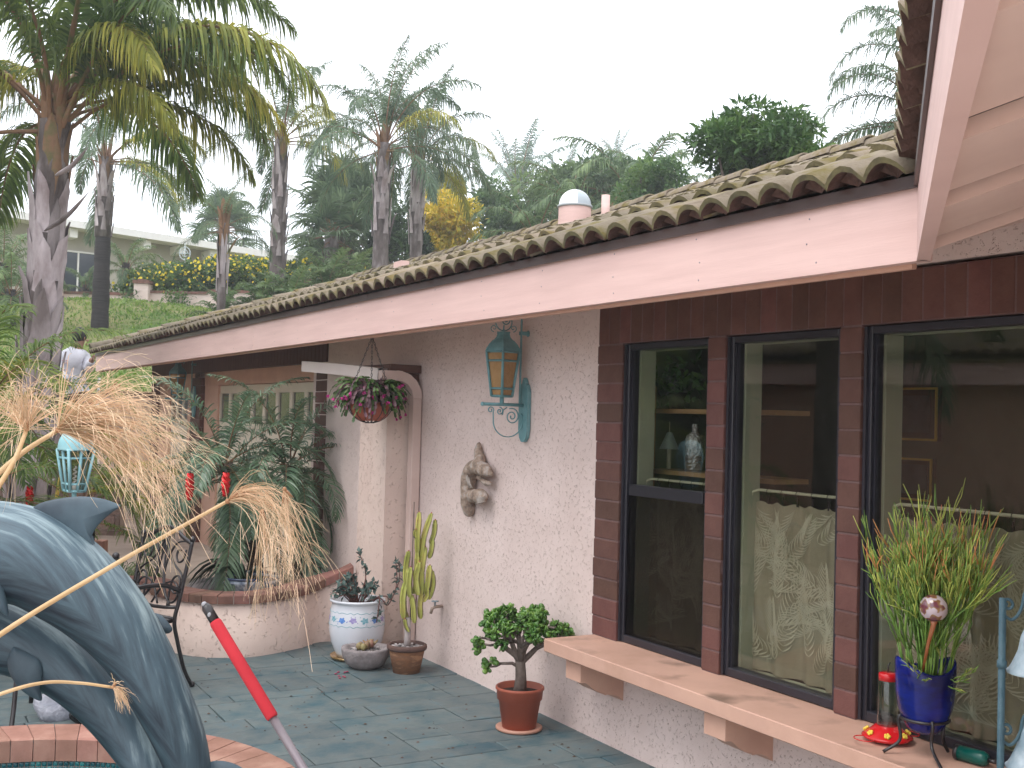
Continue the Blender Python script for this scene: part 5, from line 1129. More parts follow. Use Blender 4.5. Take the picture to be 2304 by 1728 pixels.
def crown_lantern(t, H_, rt, metal):
    mb = MB(); pf = [(rt+.004, H_), (rt-.004, H_+.022), (rt*.74, H_+.054), (rt*.44, H_+.080), (rt*.34, H_+.103), (rt*.36, H_+.122), (.0001, H_+.124)]; mb.smooth = False
    O4 = radians(t['_o']); V = [(R_*cos(pi*i/2+O4), R_*sin(pi*i/2+O4), z) for R_, z in pf for i in range(4)]; mb.add(V, [(4*k+i, 4*k+(i+1) % 4, 4*k+4+(i+1) % 4, 4*k+4+i) for k in range(len(pf)-1) for i in range(4)]); mb.build('hood', metal, t)
    rope = MB()
    for i in range(4):
        P = bez([(R_*cos(pi*i/2+O4), R_*sin(pi*i/2+O4), z) for R_, z in pf[:-1]], 3); rope.tube([tuple(p) for p in P], [.0045+.0015*(j % 2) for j in range(len(P))], 5)
        a_ = pi*i/2+O4; sp = spiral((.0, .0), .022, .004, -pi/2, 1.15, 16); scroll(rope, [((.36*rt+.022+u)*cos(a_), (.36*rt+.022+u)*sin(a_), H_+.142+v) for u, v in sp], .007, .003)
    rope.build('hood_scroll', metal, t)
def bracket(t, metal, wall, arm_l, H_):
    """wall: distance from lantern axis to the wall along +x"""
    zb = -.05; pm = MB(); w_ = .052; pts_ = [(-w_, -.20), (-w_*.75, -.245), (-.018, -.268), (0, -.272), (.018, -.268), (w_*.75, -.245), (w_, -.20), (w_, .03), (w_*.7, .07), (.02, .08), (.012, .10), (0, .115), (-.012, .10), (-.02, .08), (-w_*.7, .07), (-w_, .03)]
    pm.prism([(a_, b_) for a_, b_ in pts_], wall-.026, wall-.002, 'X'); pm.build('backplate', metal, t)
    ar = MB(); ar.tube([(wall-.026, 0, zb), (wall-arm_l, 0, zb)], .010, 8); ar.sphere((wall-arm_l, 0, zb), .013, 8, 6); ar.build('arm', metal, t)
    ro = MB(); zt2 = H_+.36; P = [(wall-.05, 0, zb), (wall-.05, 0, .34), (wall-.05, 0, .46)]+[(wall-.05-.085+.085*cos(u), 0, .46+.085*sin(u)) for u in np.linspace(.2, pi/2, 6)]+[(.04, 0, .555)]; ro.tube(P, .0065, 7); ro.box((wall-.06, -.012, .37), (wall-.002, .012, .392)); ro.sphere((wall-.004, 0, .381), .02, 8, 6, (.35, 1, 1)); ro.build('hanger_rod', metal, t)
    sc_ = MB(); b_ = zb-.012
    big = [(wall-.026-.10+.0+.10*cos(u), 0, b_-.085+.10*sin(u)*.95) for u in np.linspace(.5, -pi*1.02, 18)]; x_ = big[-1]; big += [(wall-.228+.0, 0, b_-.03)]+[(wall-.245+u, 0, b_-.022+v) for u, v in spiral((0, 0), .021, .005, 0, 1.2, 14)]; scroll(sc_, big)
    scroll(sc_, [(wall-.185+u, 0, b_-.028+v) for u, v in spiral((0, 0), .024, .004, pi/2, -1.4, 20)]); scroll(sc_, [(wall-.10+u, 0, b_-.058+v) for u, v in spiral((0, 0), .050, .007, pi*.62, -1.9, 34)]+[]); scroll(sc_, [(wall-.135, 0, b_-.005), (wall-.16, 0, b_-.02), (wall-.165, 0, b_-.05)])
    sc_.build('scrollwork', metal, t)
    to = MB(); z_ = H_+.127; scroll(to, [(u, 0, z_+.052+v) for u, v in [(.055*cos(w2), .052*sin(w2)) for w2 in np.linspace(-pi*.95, pi*.55, 18)]]+[(.012+u, 0, z_+.065+v) for u, v in spiral((0, 0), .032, .005, pi*.3, -1.7, 26)][::1]); to.tube([(0, 0, z_-.03), (0, 0, z_+.01)], .006, 6); to.build('top_scroll', metal, t)
pl = onX(1181, 965, XW); lx = XW-.175; 
t, H_, rt = lantern('wall_lantern', 'teal scrollwork lantern with amber panes on the stucco wall beside the windows', (lx, pl[1]-.02, onX(1090, 908, lx)[2]+.045), 0, m_glass_amber, m_teal, 'teal lanterns'); crown_lantern(t, H_, rt, m_teal); bracket(t, m_teal, .172, .30, H_)
t, H_, rt = lantern('wall_lantern', 'teal scrollwork lantern in shade between the two garage doors', (lx-.05, Yx(440), onX(405, 897, lx)[2]+.045), 0, m_glass_amber, m_teal, 'teal lanterns', off=78); crown_lantern(t, H_, rt, m_teal); bracket(t, m_teal, .22, .36, H_)
# post lantern
p = at(167, 1104, 7.0); t, H_, rt = lantern('post_lantern', 'pale blue domed lantern on a post above the dolphin fin', p, 0, glass('clear_pane', (.75, .72, .68), .7, .1), m_teal_pale, 'teal lanterns', False, 1.13, off=-92+45+18, mid=True)
t.scale = (1.13, 1.13, 1.18)
mb = MB(); mb.lathe([(rt*.92, H_), (rt*.92, H_+.02), (rt*.86, H_+.05), (rt*.70, H_+.08), (rt*.42, H_+.10), (.0001, H_+.105)], 28); mb.build('dome', m_teal_pale, t)
mb = MB(); mb.tube([(0, 0, -.04), (0, 0, -(p[2]/1.18))], .022, 10); mb.build('post', m_iron, t)
mb = MB(); mb.tube([(.008*cos(u*2.2), .008*sin(u*2.2), .03+.008*u) for u in np.linspace(0, 12, 60)], .0045, 5); mb.tube([(0, 0, 0), (0, 0, .03)], .012, 8); mb.build('bulb', m_white, t)
# ---- dolphin plaque on the wall
def blob(name, mt, par, segs_, res=.008, flatx=None):
    """metaball-like body from chained spheres, meshed with the skin of a remesh"""
    mb = MB()
    for (p, r_) in segs_: mb.sphere(p, r_, 12, 8)
    o = mb.build(name, mt, par); md = o.modifiers.new('r', 'REMESH'); md.mode = 'VOXEL'; md.voxel_size = res; md.use_smooth_shade = True; ms = o.modifiers.new('s', 'SMOOTH'); ms.iterations = 4; ms.factor = .6; return o
def chain(P, R, n=8):
    P = bez(P, n); R = np.interp(np.linspace(0, len(R)-1, len(P)), range(len(R)), R); return [(tuple(p), float(q)) for p, q in zip(P, R)]
def W2(px, py, o_=0): q = onX(px, py, XW-.03-o_); return q
pc = W2(1075, 1070); t = thing('wall_plaque', 'weathered plaster plaque of leaping dolphins hung below the teal lantern', 'wall ornament', pc); pf = lambda x, y, o_=0: tuple(W2(1000+x/7.54, 960+y/7.54, o_)-pc)
k7 = 7.0/2550/7.54
body = chain([pf(585, 300), pf(575, 420, .0), pf(600, 540, .01), pf(590, 640, .02), pf(480, 720, .02), pf(420, 860, .02), pf(400, 1000, .02), pf(395, 1150, .02), pf(400, 1300, .01), pf(420, 1430, 0)], [.016, .030, .037, .045, .055, .055, .050, .048, .050, .040], 8)
body += chain([pf(560, 680, .03), pf(680, 730, .04), pf(780, 790, .03)], [.05, .045, .022], 6)+chain([pf(580, 860, .02), pf(700, 950, .03), pf(770, 960, .02)], [.016, .020, .016], 6)+chain([pf(480, 1180, .03), pf(600, 1180, .04), pf(680, 1190, .03)], [.045, .050, .028], 6)
blob('plaque_body', mat('plaque_plaster', (.19, .14, .11), (.46, .41, .38), (.36, .27, .21), rough=.8, scale=20, bump=1, bscale=26, bdist=.03), t, body, .006)
mb = MB()
for (u0, u1, v) in ((400, 520, 0), (430, 540, 35), (455, 555, 70)): mb.tube([pf(u0-40, 780+v*1.2, .06), pf(u0-20, 900+v, .068), pf(u0+20, 1040, .06)], [.003, .005, .003], 5)
for k in range(4): mb.tube([pf(520, 1230+k*26, .055), pf(600, 1205+k*26, .075), pf(680, 1200+k*22, .05)], [.003, .006, .003], 5)
mb.build('plaque_folds', mat('plaque_fold', (.34, .30, .27), (.45, .40, .36), rough=.8, scale=20), t, 'stuff')
# hose bib
q = onX(995, 1364, XW-.0); t = thing('hose_bib', 'small brass garden tap on the wall between cactus and jade plant', 'tap', q); mb = MB(); mb.tube([(0, 0, 0), (-.05, 0, 0), (-.075, 0, -.01), (-.085, 0, -.045)], [.011, .011, .012, .011], 8); mb.build('spout', mat('old_brass', (.35, .27, .22), (.5, .4, .34), rough=.5, metal=.3), t); mb = MB(); mb.tube([(-.055, 0, 0), (-.055, 0, .035)], .006, 6); mb.lathe([(.0001, .033), (.026, .034), (.026, .040), (.0001, .041)], 10, (-.055, 0, 0)); mb.lathe([(.024, -.0), (.024, .0)], 8, (0, 0, 0)); mb.build('handle', mat('tap_handle', (.25, .32, .36), rough=.5), t)
# ================================================================ PLANTER CONTENTS
def on24(px, py): return onZ(px, py, .24)
t0 = on24(590, 1322); t = thing('pygmy_date_palm', 'leafy pygmy date palm with two spiky trunks behind the curved wall', 'palm tree', t0)
for (bx, by, cx_, cy_, sd, n_, dd) in ((582, 1322, 505, 1045, 1, 17, 0), (672, 1315, 650, 1050, 2, 18, .15)):
    b_ = on24(bx, by)-t0; d_ = float((on24(bx, by)-EYE) @ _f)+dd; c_ = at(cx_, cy_, d_)-t0; mb = MB(); P = bez([b_, (b_+c_)/2+_R*.04, c_], 12); mb.tube([tuple(p) for p in P], [.062+.012*sin(i*2.2) for i in range(len(P))], 10); mb.build('trunk', mat('pygmy_bark%d' % sd, (.05, .035, .025), (.13, .095, .07), rough=.95, scale=30, bump=1, bscale=40, bdist=.02), t)
    V = []; F = []; r = np.random.RandomState(sd)
    for i in range(150):
        q = np.array(P[int(i/150*(len(P)-1))]); a_ = i*2.4; e = np.array([cos(a_), sin(a_), 0]); s_ = np.array([-sin(a_), cos(a_), 0]); b2 = len(V); h_ = r.uniform(.02, .05)
        V += [q+e*.055+s_*.018, q+e*.055-s_*.018, q+e*(.085+.02*r.rand())+np.array([0, 0, h_])]; F.append((b2, b2+1, b2+2))
    link('leaf_stubs', np_mesh('st', np.array(V), np.array(F)), m_barkd, t, 'stuff')
    ring_fronds(t, 'pygmy', tuple(c_+np.array([0, 0, .06])), n_, 1.0, 200+sd, r0=.03)
    S = fset('pygmy')
    for (daz, k, s_) in ((0, 2, 1.15), (.2, 4, 1.05), (-.3, 5, .9), (pi, 3, 1.1), (pi-.4, 4, 1.0), (-1.2, 4, .95), (-1.6, 3, 1), (-1.0, 5, .95), (-2.0, 4, 1.0)): add_frond(t, S[k], tuple(c_), RA+daz+r.uniform(-.2, .2), s_, r.uniform(-.2, .2))
# hanging ornaments, red spirals
m_redm = mat('red_foil', (.50, .01, .015), (.62, .03, .03), rough=.18, metal=.6, scale=8)
for (px, py, dep, lab, hh) in ((508, 1090, 8.1, 'red spiral ornament hanging among the pygmy palm fronds', .17), (427, 1095, 8.0, 'red spiral ornament hanging left of the pygmy palm', .19), (66, 1125, 8.5, 'red spiral candle ornament at the far left before the ladders', .21)):
    p = at(px, py, dep); t = thing('spiral_ornament', lab, 'ornament', p, 0, 'red spiral ornaments'); V = []; F = []; n_ = 10; k_ = 26
    for i in range(k_):
        u = i/(k_-1); z = hh*(.5-u); R_ = .032*(.55+.45*sin(pi*min(1, .12+u*.85)))
        for j in range(n_): rr = R_*(1 if j % 2 else .78); a_ = 2*pi*j/n_+u*5; V.append((rr*cos(a_), rr*sin(a_), z))
    F = [(i*n_+j, i*n_+(j+1) % n_, (i+1)*n_+(j+1) % n_, (i+1)*n_+j) for i in range(k_-1) for j in range(n_)]+[tuple(range(n_)), tuple((k_-1)*n_+j for j in range(n_))]
    MB().add(V, F).build('spiral', m_redm, t); mb = MB(); mb.tube([(0, 0, hh*.5), (0, 0, hh*.5+.02)], .006, 6); mb.tube([(0, 0, hh*.5+.02), (0, 0, hh*.5+.22)], .0012, 4); mb.build('hook', m_iron, t)
# strappy plant in a blue rimmed pot
p = on24(560, 1335); t = thing('potted_strap_plant', 'dark strap leaved plant in a low bowl with blue white rim behind the wall', 'potted plant', p)
pot([(.0001, 0), (.19, 0), (.245, .10), (.252, .105), (.252, .13), (.235, .13), (.22, .09), (.0001, .08)], 'bowl', mat('blue_white_glaze', (.04, .07, .16), (.50, .58, .68), rough=.2, scale=26, sc3=(1, 1, .5)), t); pot([(.252, .128), (.262, .134), (.262, .148), (.244, .15), (.236, .13)], 'rim', mat('dark_blue_rim', (.03, .045, .09), (.06, .08, .15), rough=.2), t); pot([(.0001, .112), (.235, .11)], 'soil', m_soil, t, n=24)
r = np.random.RandomState(6); Q = []; Wd = []; m_strap = leafm('strap_leaf', (.014, .028, .016), (.035, .06, .03), rough=.3, spec=.6)
for i in range(26):
    a_ = RA+pi+r.uniform(-.9, .9) if i < 17 else r.uniform(0, 2*pi); L_ = r.uniform(.35, .62); e = np.array([cos(a_), sin(a_), 0]); s_ = np.linspace(0, 1, 8)[:, None]; base = -_R*.02+e*.02+np.array([0, 0, .10])
    Q.append(base+e*L_*s_*.85+np.array([0, 0, 1])*(L_*(1.15*s_-1.25*s_**2))); Wd.append(.036*np.array([.5, .8, 1, 1, .95, .8, .5, .05]))
V, F = strips(Q, Wd, r.randn(26, 3)*.3+np.array([0, 0, 1])); link('leaves', np_mesh('strap', V, F, True), m_strap, t)
# rock
p = on24(470, 1328); t = thing('rock', 'flat grey rock lying behind the curved wall beside the strap plant', 'rock', p); mb = MB(); mb.sphere((0, 0, .03), .16, 14, 8, (1.1, .8, .45)); o = mb.build('stone', m_stone, t); dmod = o.modifiers.new('d', 'DISPLACE'); tx = bpy.data.textures.new('rk', 'CLOUDS'); tx.noise_scale = .12; dmod.texture = tx; dmod.strength = .05
# spider plant clump and brick steps at left of the bench
p = onZ(262, 1330, .1); t = thing('spider_plant', 'clump of green and white arching grass leaves left of the iron bench', 'plant', p); Q = []; Wd = []
for i in range(70):
    a_ = r.uniform(0, 2*pi); L_ = r.uniform(.3, .55); e = np.array([cos(a_), sin(a_), 0]); s_ = np.linspace(0, 1, 7)[:, None]; Q.append(e*.04+e*L_*s_*.7+np.array([0, 0, 1])*(L_*(1.6*s_-1.3*s_**2))); Wd.append(.014*np.array([.7, 1, 1, .9, .7, .4, .05]))
V, F = strips(Q, Wd, r.randn(70, 3)*.3+np.array([0, 0, 1])); link('leaves', np_mesh('sp', V, F, True), leafm('spider_leaf', (.06, .12, .04), (.30, .38, .22), isl=.5), t)
p = onZ(228, 1300, .1); t = thing('brick_step', 'reddish brick block step beyond the dolphin back', 'step', p); e_ = np.array([_f[0], _f[1], 0])
mb = MB(); mb.box((-.11, -.15, 0), (.10, .15, .16), bev=.006); o = mb.build('lower_block', m_coping, t); mb = MB(); mb.box((-.12, .0, .162), (.0, .15, .34), bev=.006); mb.build('upper_block', m_coping, t); t.rotation_euler = (0, 0, RA)
# ================================================================ LEFT SIDE: wall, gate pier, ladders, palms, worker
bw = thing('block_wall', 'brown split block wall with pale joints behind the ladders', 'wall', at(100, 1105, 14)); a0 = at(-60, 1048, 14.2); a1 = at(275, 1048, 14.2); o_ = np.array(bw.location); d = (a1-a0); L_ = hypot(d[0], d[1]); u = np.array([d[0], d[1], 0])/L_; n_ = np.array([u[1], -u[0], 0]); m_blk = mat('split_block', (.17, .115, .095), (.27, .19, .16), rough=.95, scale=6, bump=.8, bscale=30, bdist=.02, objr=.15)
mb = MB(); q0 = a0-o_; 
def blk(mb, s0, s1, z0, z1, f=0, bk=.18):
    V = []; 
    for z in (z0, z1):
        for (s_, w_) in ((s0, -f), (s1, -f), (s1, bk), (s0, bk)): V.append(q0+u*s_-n_*w_*-1*(-1)+np.array([0, 0, z]))
    mb.add(V, [(3, 2, 1, 0), (4, 5, 6, 7), (0, 1, 5, 4), (1, 2, 6, 5), (2, 3, 7, 6), (3, 0, 4, 7)])
blk(mb, 0, L_, -1.4, -.01, -.012); mb.build('joint_core', m_grout, bw)
for rr in range(6):
    s_ = -.2*(rr % 2)
    while s_ < L_: mb = MB(); blk(mb, max(0, s_)+.004, min(L_, s_+.4)-.004, -.19*(rr+1)+.004, -.19*rr-.004, RS.uniform(.0, .008), .1); mb.build('block', m_blk, bw); s_ += .4
gp = thing('side_wall', 'pink stucco side wall with brown cap at the far end of the garage', 'wall', (3.1, 17.0, 0)); mb = MB(); mb.box((-.35, -.1, 0), (.36, .1, 1.86)); mb.build('stucco_face', m_stucco, gp); mb = MB(); mb.box((-.38, -.13, 1.862), (.38, .13, 1.93), bev=.01); mb.build('cap', m_brownpaint, gp)
hp_ = thing('house_pier', 'rounded pink stucco pier at driveway edge below the papyrus', 'wall', (2.92, 14.6, .09)) if False else None
# posts at the garage end
def ladder(name, label, pA, pB, wid, nr, mt, group='ladders', side=None, rung=None):
    """pA bottom, pB top centre line"""
    t = thing(name, label, 'ladder', pA, 0, group); pA = np.array(pA); d = np.array(pB)-pA; sd = side if side is not None else _R; 
    for s_ in (-1, 1):
        mb = MB(); w2 = wid*(1 if name == 'extension_ladder' else 1); mb.tube([sd*s_*w2/2, sd*s_*w2/2+d], .022, 4); mb.build('rail', mt, t)
    for i in range(nr): q = d*(i+.7)/nr; mb = MB(); mb.tube([q-sd*wid/2, q+sd*wid/2], .015, 6); mb.build('rung', rung or mt, t)
m_alu = mat('pale_aluminium', (.70, .71, .74), (.80, .80, .82), rough=.35, metal=.2); m_yel = mat('yellow_fibreglass', (.60, .43, .06), (.70, .52, .10), rough=.45)
def gz(px, py, dep): p = at(px, py, dep); return p
a_, b_ = gz(92, 1290, 12.6), gz(70, 985, 13.0); ladder('extension_ladder', 'white aluminium ladder leaning by the block wall at far left', a_, b_, .36, 6, m_alu)
a_, b_ = gz(88, 1210, 12.3), gz(118, 1035, 12.5); ladder('step_ladder', 'yellow stepladder with pale treads beside the white ladder', a_, b_, .22, 5, m_yel, side=_R*.85+_f*.2, rung=m_alu)
a_, b_ = gz(122, 1150, 12.8), gz(134, 1068, 12.9); t = thing('ladder_leg', 'yellow ladder leg showing behind the post lantern', 'ladder', a_); mb = MB(); mb.tube([(0, 0, -.2), tuple(b_-a_)], .018, 4); mb.build('rail', m_yel, t)
def phx(px, py, dep, lab, sd, n=18, s_=1.0, yel=4, gz_=.1, kind='phoenix'):
    c_ = at(px, py, dep); t = thing('date_palm', lab, 'palm tree', (c_[0], c_[1], gz_), 0, 'feathery palms at the left'); zc = c_[2]-gz_; palm_trunk(t, zc, .11, .09, m_barkd, seed=sd); ring_fronds(t, kind, (0, 0, zc), n, s_, sd, r0=.05); Sy = fset('phoenixy'); rr = np.random.RandomState(sd)
    for i in range(yel): add_frond(t, Sy[i % 2], (0, 0, zc), RA+rr.uniform(-1, 1), s_*.95, 0)
phx(-40, 930, 8.2, 'green feathery palm at the left edge below the thick trunk', 71, 16, .72, 2)
phx(-110, 1120, 7.2, 'low dark green palm at the left edge beside the dolphin', 72, 14, .62, 0)
phx(190, 1120, 10.0, 'yellow green young palm behind the post lantern', 73, 12, .62, 6)
# worker on the ladder at the end of the eave
m_sw = mat('grey_sweatshirt', (.50, .50, .56), (.60, .60, .67), rough=.9, scale=6, bump=.4, bscale=14, bdist=.02); m_skin = mat('skin', (.30, .165, .115), (.34, .19, .135), rough=.6); m_hair = mat('dark_hair', (.008, .007, .006), (.02, .016, .014), rough=.7, bump=.5, bscale=80); m_pants = mat('dark_trousers', (.015, .015, .02), (.03, .03, .035), rough=.9)
wd = 17.6; wp = at(165, 905, wd); t = thing('person', 'worker in a grey sweatshirt with red print leaning toward the roof end', 'person', wp); Fh = np.array([_f[0], _f[1], 0])/hypot(_f[0], _f[1]); Rh = np.array([_R[0], _R[1], 0])
def wpt(px, py, dd=0): return tuple(at(px, py, wd)+Fh*dd-wp)
def skinmesh(name, verts, edges, rad, mt, par, sub=2):
    me = bpy.data.meshes.new(name); me.from_pydata([tuple(float(c) for c in v) for v in verts], edges, []); o = link(name, me, mt, par); sk_ = o.modifiers.new('skin', 'SKIN'); sk_.use_smooth_shade = True
    for i, q in enumerate(me.skin_vertices[0].data): q.radius = rad[i] if isinstance(rad[i], tuple) else (rad[i], rad[i]); q.use_root = (i == 0)
    ss = o.modifiers.new('sub', 'SUBSURF'); ss.levels = sub; ss.render_levels = sub; return o
# one continuous body: pelvis, spine, neck, head, arms, legs
Vb = [wpt(175, 893), wpt(170, 860), wpt(164, 825), wpt(166, 798), wpt(174, 782), wpt(181, 768), wpt(181, 752), wpt(148, 806, -.05), wpt(146, 840, -.15), wpt(166, 862, -.28), wpt(186, 806, .1), wpt(203, 832, -.05), wpt(214, 812, -.15), wpt(218, 806, -.16), wpt(167, 900), wpt(158, 960, -.2), wpt(150, 1030, .05), wpt(187, 900), wpt(215, 930, -.2), wpt(212, 1010, .05), wpt(180, 866, -.3), wpt(147, 1036, -.12), wpt(208, 1016, -.12)]
Eb = [(0, 1), (1, 2), (2, 3), (3, 4), (4, 5), (5, 6), (3, 7), (7, 8), (8, 9), (9, 20), (3, 10), (10, 11), (11, 12), (12, 13), (0, 14), (14, 15), (15, 16), (16, 21), (0, 17), (17, 18), (18, 19), (19, 22)]
Rb_ = [.15, .14, .165, .16, .065, .075, .095, .085, .06, .045, .085, .06, .045, .035, .11, .08, .055, .11, .08, .055, .035, .04, .04]
skinmesh('body', Vb, Eb, Rb_, m_skin, t)
skinmesh('sweatshirt', [Vb[i] for i in (1, 2, 3, 7, 8, 9, 10, 11, 12, 4)]+[wpt(174, 884)], [(0, 1), (1, 2), (2, 3), (3, 4), (4, 5), (2, 6), (6, 7), (7, 8), (2, 9), (0, 10)], [.175, .195, .185, .115, .095, .07, .11, .09, .065, .085, .18], m_sw, t)
skinmesh('trousers', [Vb[0], Vb[14], Vb[15], Vb[16], Vb[17], Vb[18], Vb[19]], [(0, 1), (1, 2), (2, 3), (0, 4), (4, 5), (5, 6)], [.17, .13, .10, .075, .13, .10, .075], m_pants, t)
hc_ = np.array(wpt(179, 757)); mb = MB(); mb.sphere(tuple(hc_+np.array([0, 0, .02])), .115, 16, 10, (.95, 1, 1.1)); mb.build('hair', m_hair, t)
mb = MB(); e = np.array(wpt(192, 762)); mb.sphere(tuple(e-Fh*.04), .022, 8, 6, (.5, 1, 1.4)); mb.sphere(tuple(np.array(wpt(197, 766))), .018, 8, 6, (1.3, 1, 1)); mb.sphere(tuple(np.array(wpt(194, 775))+Fh*.02), .02, 8, 6, (1, 1, .6)); mb.build('face', m_skin, t, 'stuff')
for j in range(5): mb = MB(); q = np.array(wpt(218, 804+j*1.2, -.2)); mb.tube([q, q+Rh*.03+np.array([0, 0, .025]), q+Rh*.05+np.array([0, 0, .01-.004*j])], [.009, .008, .006], 6); mb.build('finger', m_skin, t)
mb = MB()
for (dx, dz, w_) in ((150, 812, 14), (150, 818, 12), (150, 833, 10), (150, 841, 12)):
    for k in range(3): q = np.array(wpt(dx+k*4+1, dz, -.195-.01*(1-abs(k-1)))); mb.tube([q, q+Rh*.018], .006, 4)
mb.build('back_print', mat('red_print', (.55, .20, .22), rough=.8), t, 'stuff')
lb = wp+np.array([0, 0, -.2]); a_ = np.array([lb[0]+.1, lb[1]-.0, .05]); ladder('extension_ladder', 'ladder under the worker at the far end of the roof', tuple(a_), tuple(at(196, 850, wd)), .38, 6, m_alu)

# ================================================================ POOL SIDE: dolphins, seats, bags, pole
DD = 4.15
def dp(px, py, dep=DD): return at(px, py, dep)
o_ = dp(330, 1500); t = thing('dolphin_statue', 'bronze statue of two leaping dolphins with blue grey patina in the spa', 'statue', o_)
def tubebody(name, C_, flat=.88, par=t, mt=None, n=28):
    P = bez([np.array(dp(x, y, d)) for x, y, d, r_ in C_], 8); R = np.interp(np.linspace(0, len(C_)-1, len(P)), range(len(C_)), [r_*DD/FPX for *_, r_ in C_]); mb = MB(); mb.tube([p-o_ for p in P], list(R), n, flat=flat); ob = mb.build(name, mt or m_bronze, par); me = ob.data
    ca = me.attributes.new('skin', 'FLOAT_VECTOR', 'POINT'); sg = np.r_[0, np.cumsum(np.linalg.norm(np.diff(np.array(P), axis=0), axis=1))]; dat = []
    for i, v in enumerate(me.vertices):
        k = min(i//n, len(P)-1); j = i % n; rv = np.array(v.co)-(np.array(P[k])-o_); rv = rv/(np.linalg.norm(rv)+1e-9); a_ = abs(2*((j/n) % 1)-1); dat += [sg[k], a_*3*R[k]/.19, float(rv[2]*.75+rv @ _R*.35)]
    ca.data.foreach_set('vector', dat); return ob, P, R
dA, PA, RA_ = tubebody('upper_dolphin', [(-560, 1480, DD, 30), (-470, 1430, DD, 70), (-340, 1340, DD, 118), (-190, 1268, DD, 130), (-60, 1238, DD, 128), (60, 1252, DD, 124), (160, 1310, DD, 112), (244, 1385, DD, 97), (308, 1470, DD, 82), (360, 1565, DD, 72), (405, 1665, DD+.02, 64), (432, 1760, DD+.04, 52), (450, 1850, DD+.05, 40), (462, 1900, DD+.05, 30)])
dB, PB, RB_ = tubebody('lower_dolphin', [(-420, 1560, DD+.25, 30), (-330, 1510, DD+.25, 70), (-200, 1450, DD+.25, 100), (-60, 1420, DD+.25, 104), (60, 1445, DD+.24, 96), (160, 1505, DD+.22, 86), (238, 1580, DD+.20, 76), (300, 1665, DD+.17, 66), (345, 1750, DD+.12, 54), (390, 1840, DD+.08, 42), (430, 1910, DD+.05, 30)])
def fin(outline, th, name='fin', dep=DD, lean=0.0, par=t, sm=.012):
    """lens-section fin: outline in photo sight, thick in the middle, thin at the edge"""
    O = np.array([dp(x, y, dep)+Fh*lean*i_ for i_, (x, y) in enumerate(outline)])-o_; c_ = O.mean(0); nrm = -Fh; V = []; F = []; n = len(O); lv = (1.0, .985, .94, .86, .74, .58, .4, .2, 0.0)
    for s_ in (1, -1):
        for l_ in lv:
            for q in O: V.append(c_+(q-c_)*l_+nrm*s_*th*max(0, 1-l_**2)**.62)
    k = len(lv)
    for h in (0, 1):
        b = h*k*n
        for i in range(k-1):
            for j in range(n): F.append((b+i*n+j, b+i*n+(j+1) % n, b+(i+1)*n+(j+1) % n, b+(i+1)*n+j))
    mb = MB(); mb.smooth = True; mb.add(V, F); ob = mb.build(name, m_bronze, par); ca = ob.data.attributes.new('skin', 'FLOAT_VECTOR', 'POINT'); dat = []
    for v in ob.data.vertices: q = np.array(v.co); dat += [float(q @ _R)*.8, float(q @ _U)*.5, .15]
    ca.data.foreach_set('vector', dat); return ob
def sm_outline(P, n=5): return [tuple(q[:2]) for q in bez([(x, y, 0) for x, y in P], n)]
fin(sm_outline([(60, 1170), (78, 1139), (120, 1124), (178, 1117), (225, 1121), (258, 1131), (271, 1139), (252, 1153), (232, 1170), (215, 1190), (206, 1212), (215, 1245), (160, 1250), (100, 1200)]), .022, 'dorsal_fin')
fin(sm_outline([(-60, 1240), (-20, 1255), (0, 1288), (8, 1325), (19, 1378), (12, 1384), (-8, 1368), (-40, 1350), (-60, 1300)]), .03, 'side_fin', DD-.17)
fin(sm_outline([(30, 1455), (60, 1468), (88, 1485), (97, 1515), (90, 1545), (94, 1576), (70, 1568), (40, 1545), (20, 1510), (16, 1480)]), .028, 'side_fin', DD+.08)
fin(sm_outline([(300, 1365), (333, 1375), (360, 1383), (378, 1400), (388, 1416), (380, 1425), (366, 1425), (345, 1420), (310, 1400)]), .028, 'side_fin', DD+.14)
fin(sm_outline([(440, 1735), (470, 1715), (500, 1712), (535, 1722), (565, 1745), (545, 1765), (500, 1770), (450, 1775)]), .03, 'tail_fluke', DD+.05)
# red handled pole
pA, pB = at(1012, 2280, 3.0), at(462, 1362, 3.35); pB0 = pB; t = thing('pool_pole', 'grey pole with long red foam grip and black tip standing by the pool', 'pole', (pA[0], pA[1], pA[2])); d = pB-pA; L_ = np.linalg.norm(d); ud_ = d/L_
def along(px, py): 
    # point of the pole seen at this height
    f_ = (2280-py)/(2280-1362.); return d*f_
def pt_at(y): # solve for parameter whose projection row is y
    lo, hi = 0., 1.
    for _ in range(40):
        m_ = (lo+hi)/2; q = pA+d*m_-EYE; z = q @ _f; yy = IH/2-FPX*(q @ _U)/z
        if yy > y: lo = m_
        else: hi = m_
    return d*lo
mb = MB(); mb.tube([(0, 0, 0), tuple(pt_at(1600))], .0125, 14); mb.build('shaft', mat('pole_grey', (.16, .13, .15), (.22, .19, .20), rough=.4, metal=.3), t)
mb = MB(); e1, e0 = pt_at(1615), pt_at(1398); mb.tube([tuple(e1), tuple(e1+ud_*.006), tuple(e0-ud_*.006), tuple(e0)], [.016, .0178, .0178, .016], 20); mb.build('foam_grip', mat('red_foam', (.42, .018, .03), (.50, .026, .038), rough=.85, bump=.5, bscale=200, bdist=.002), t)
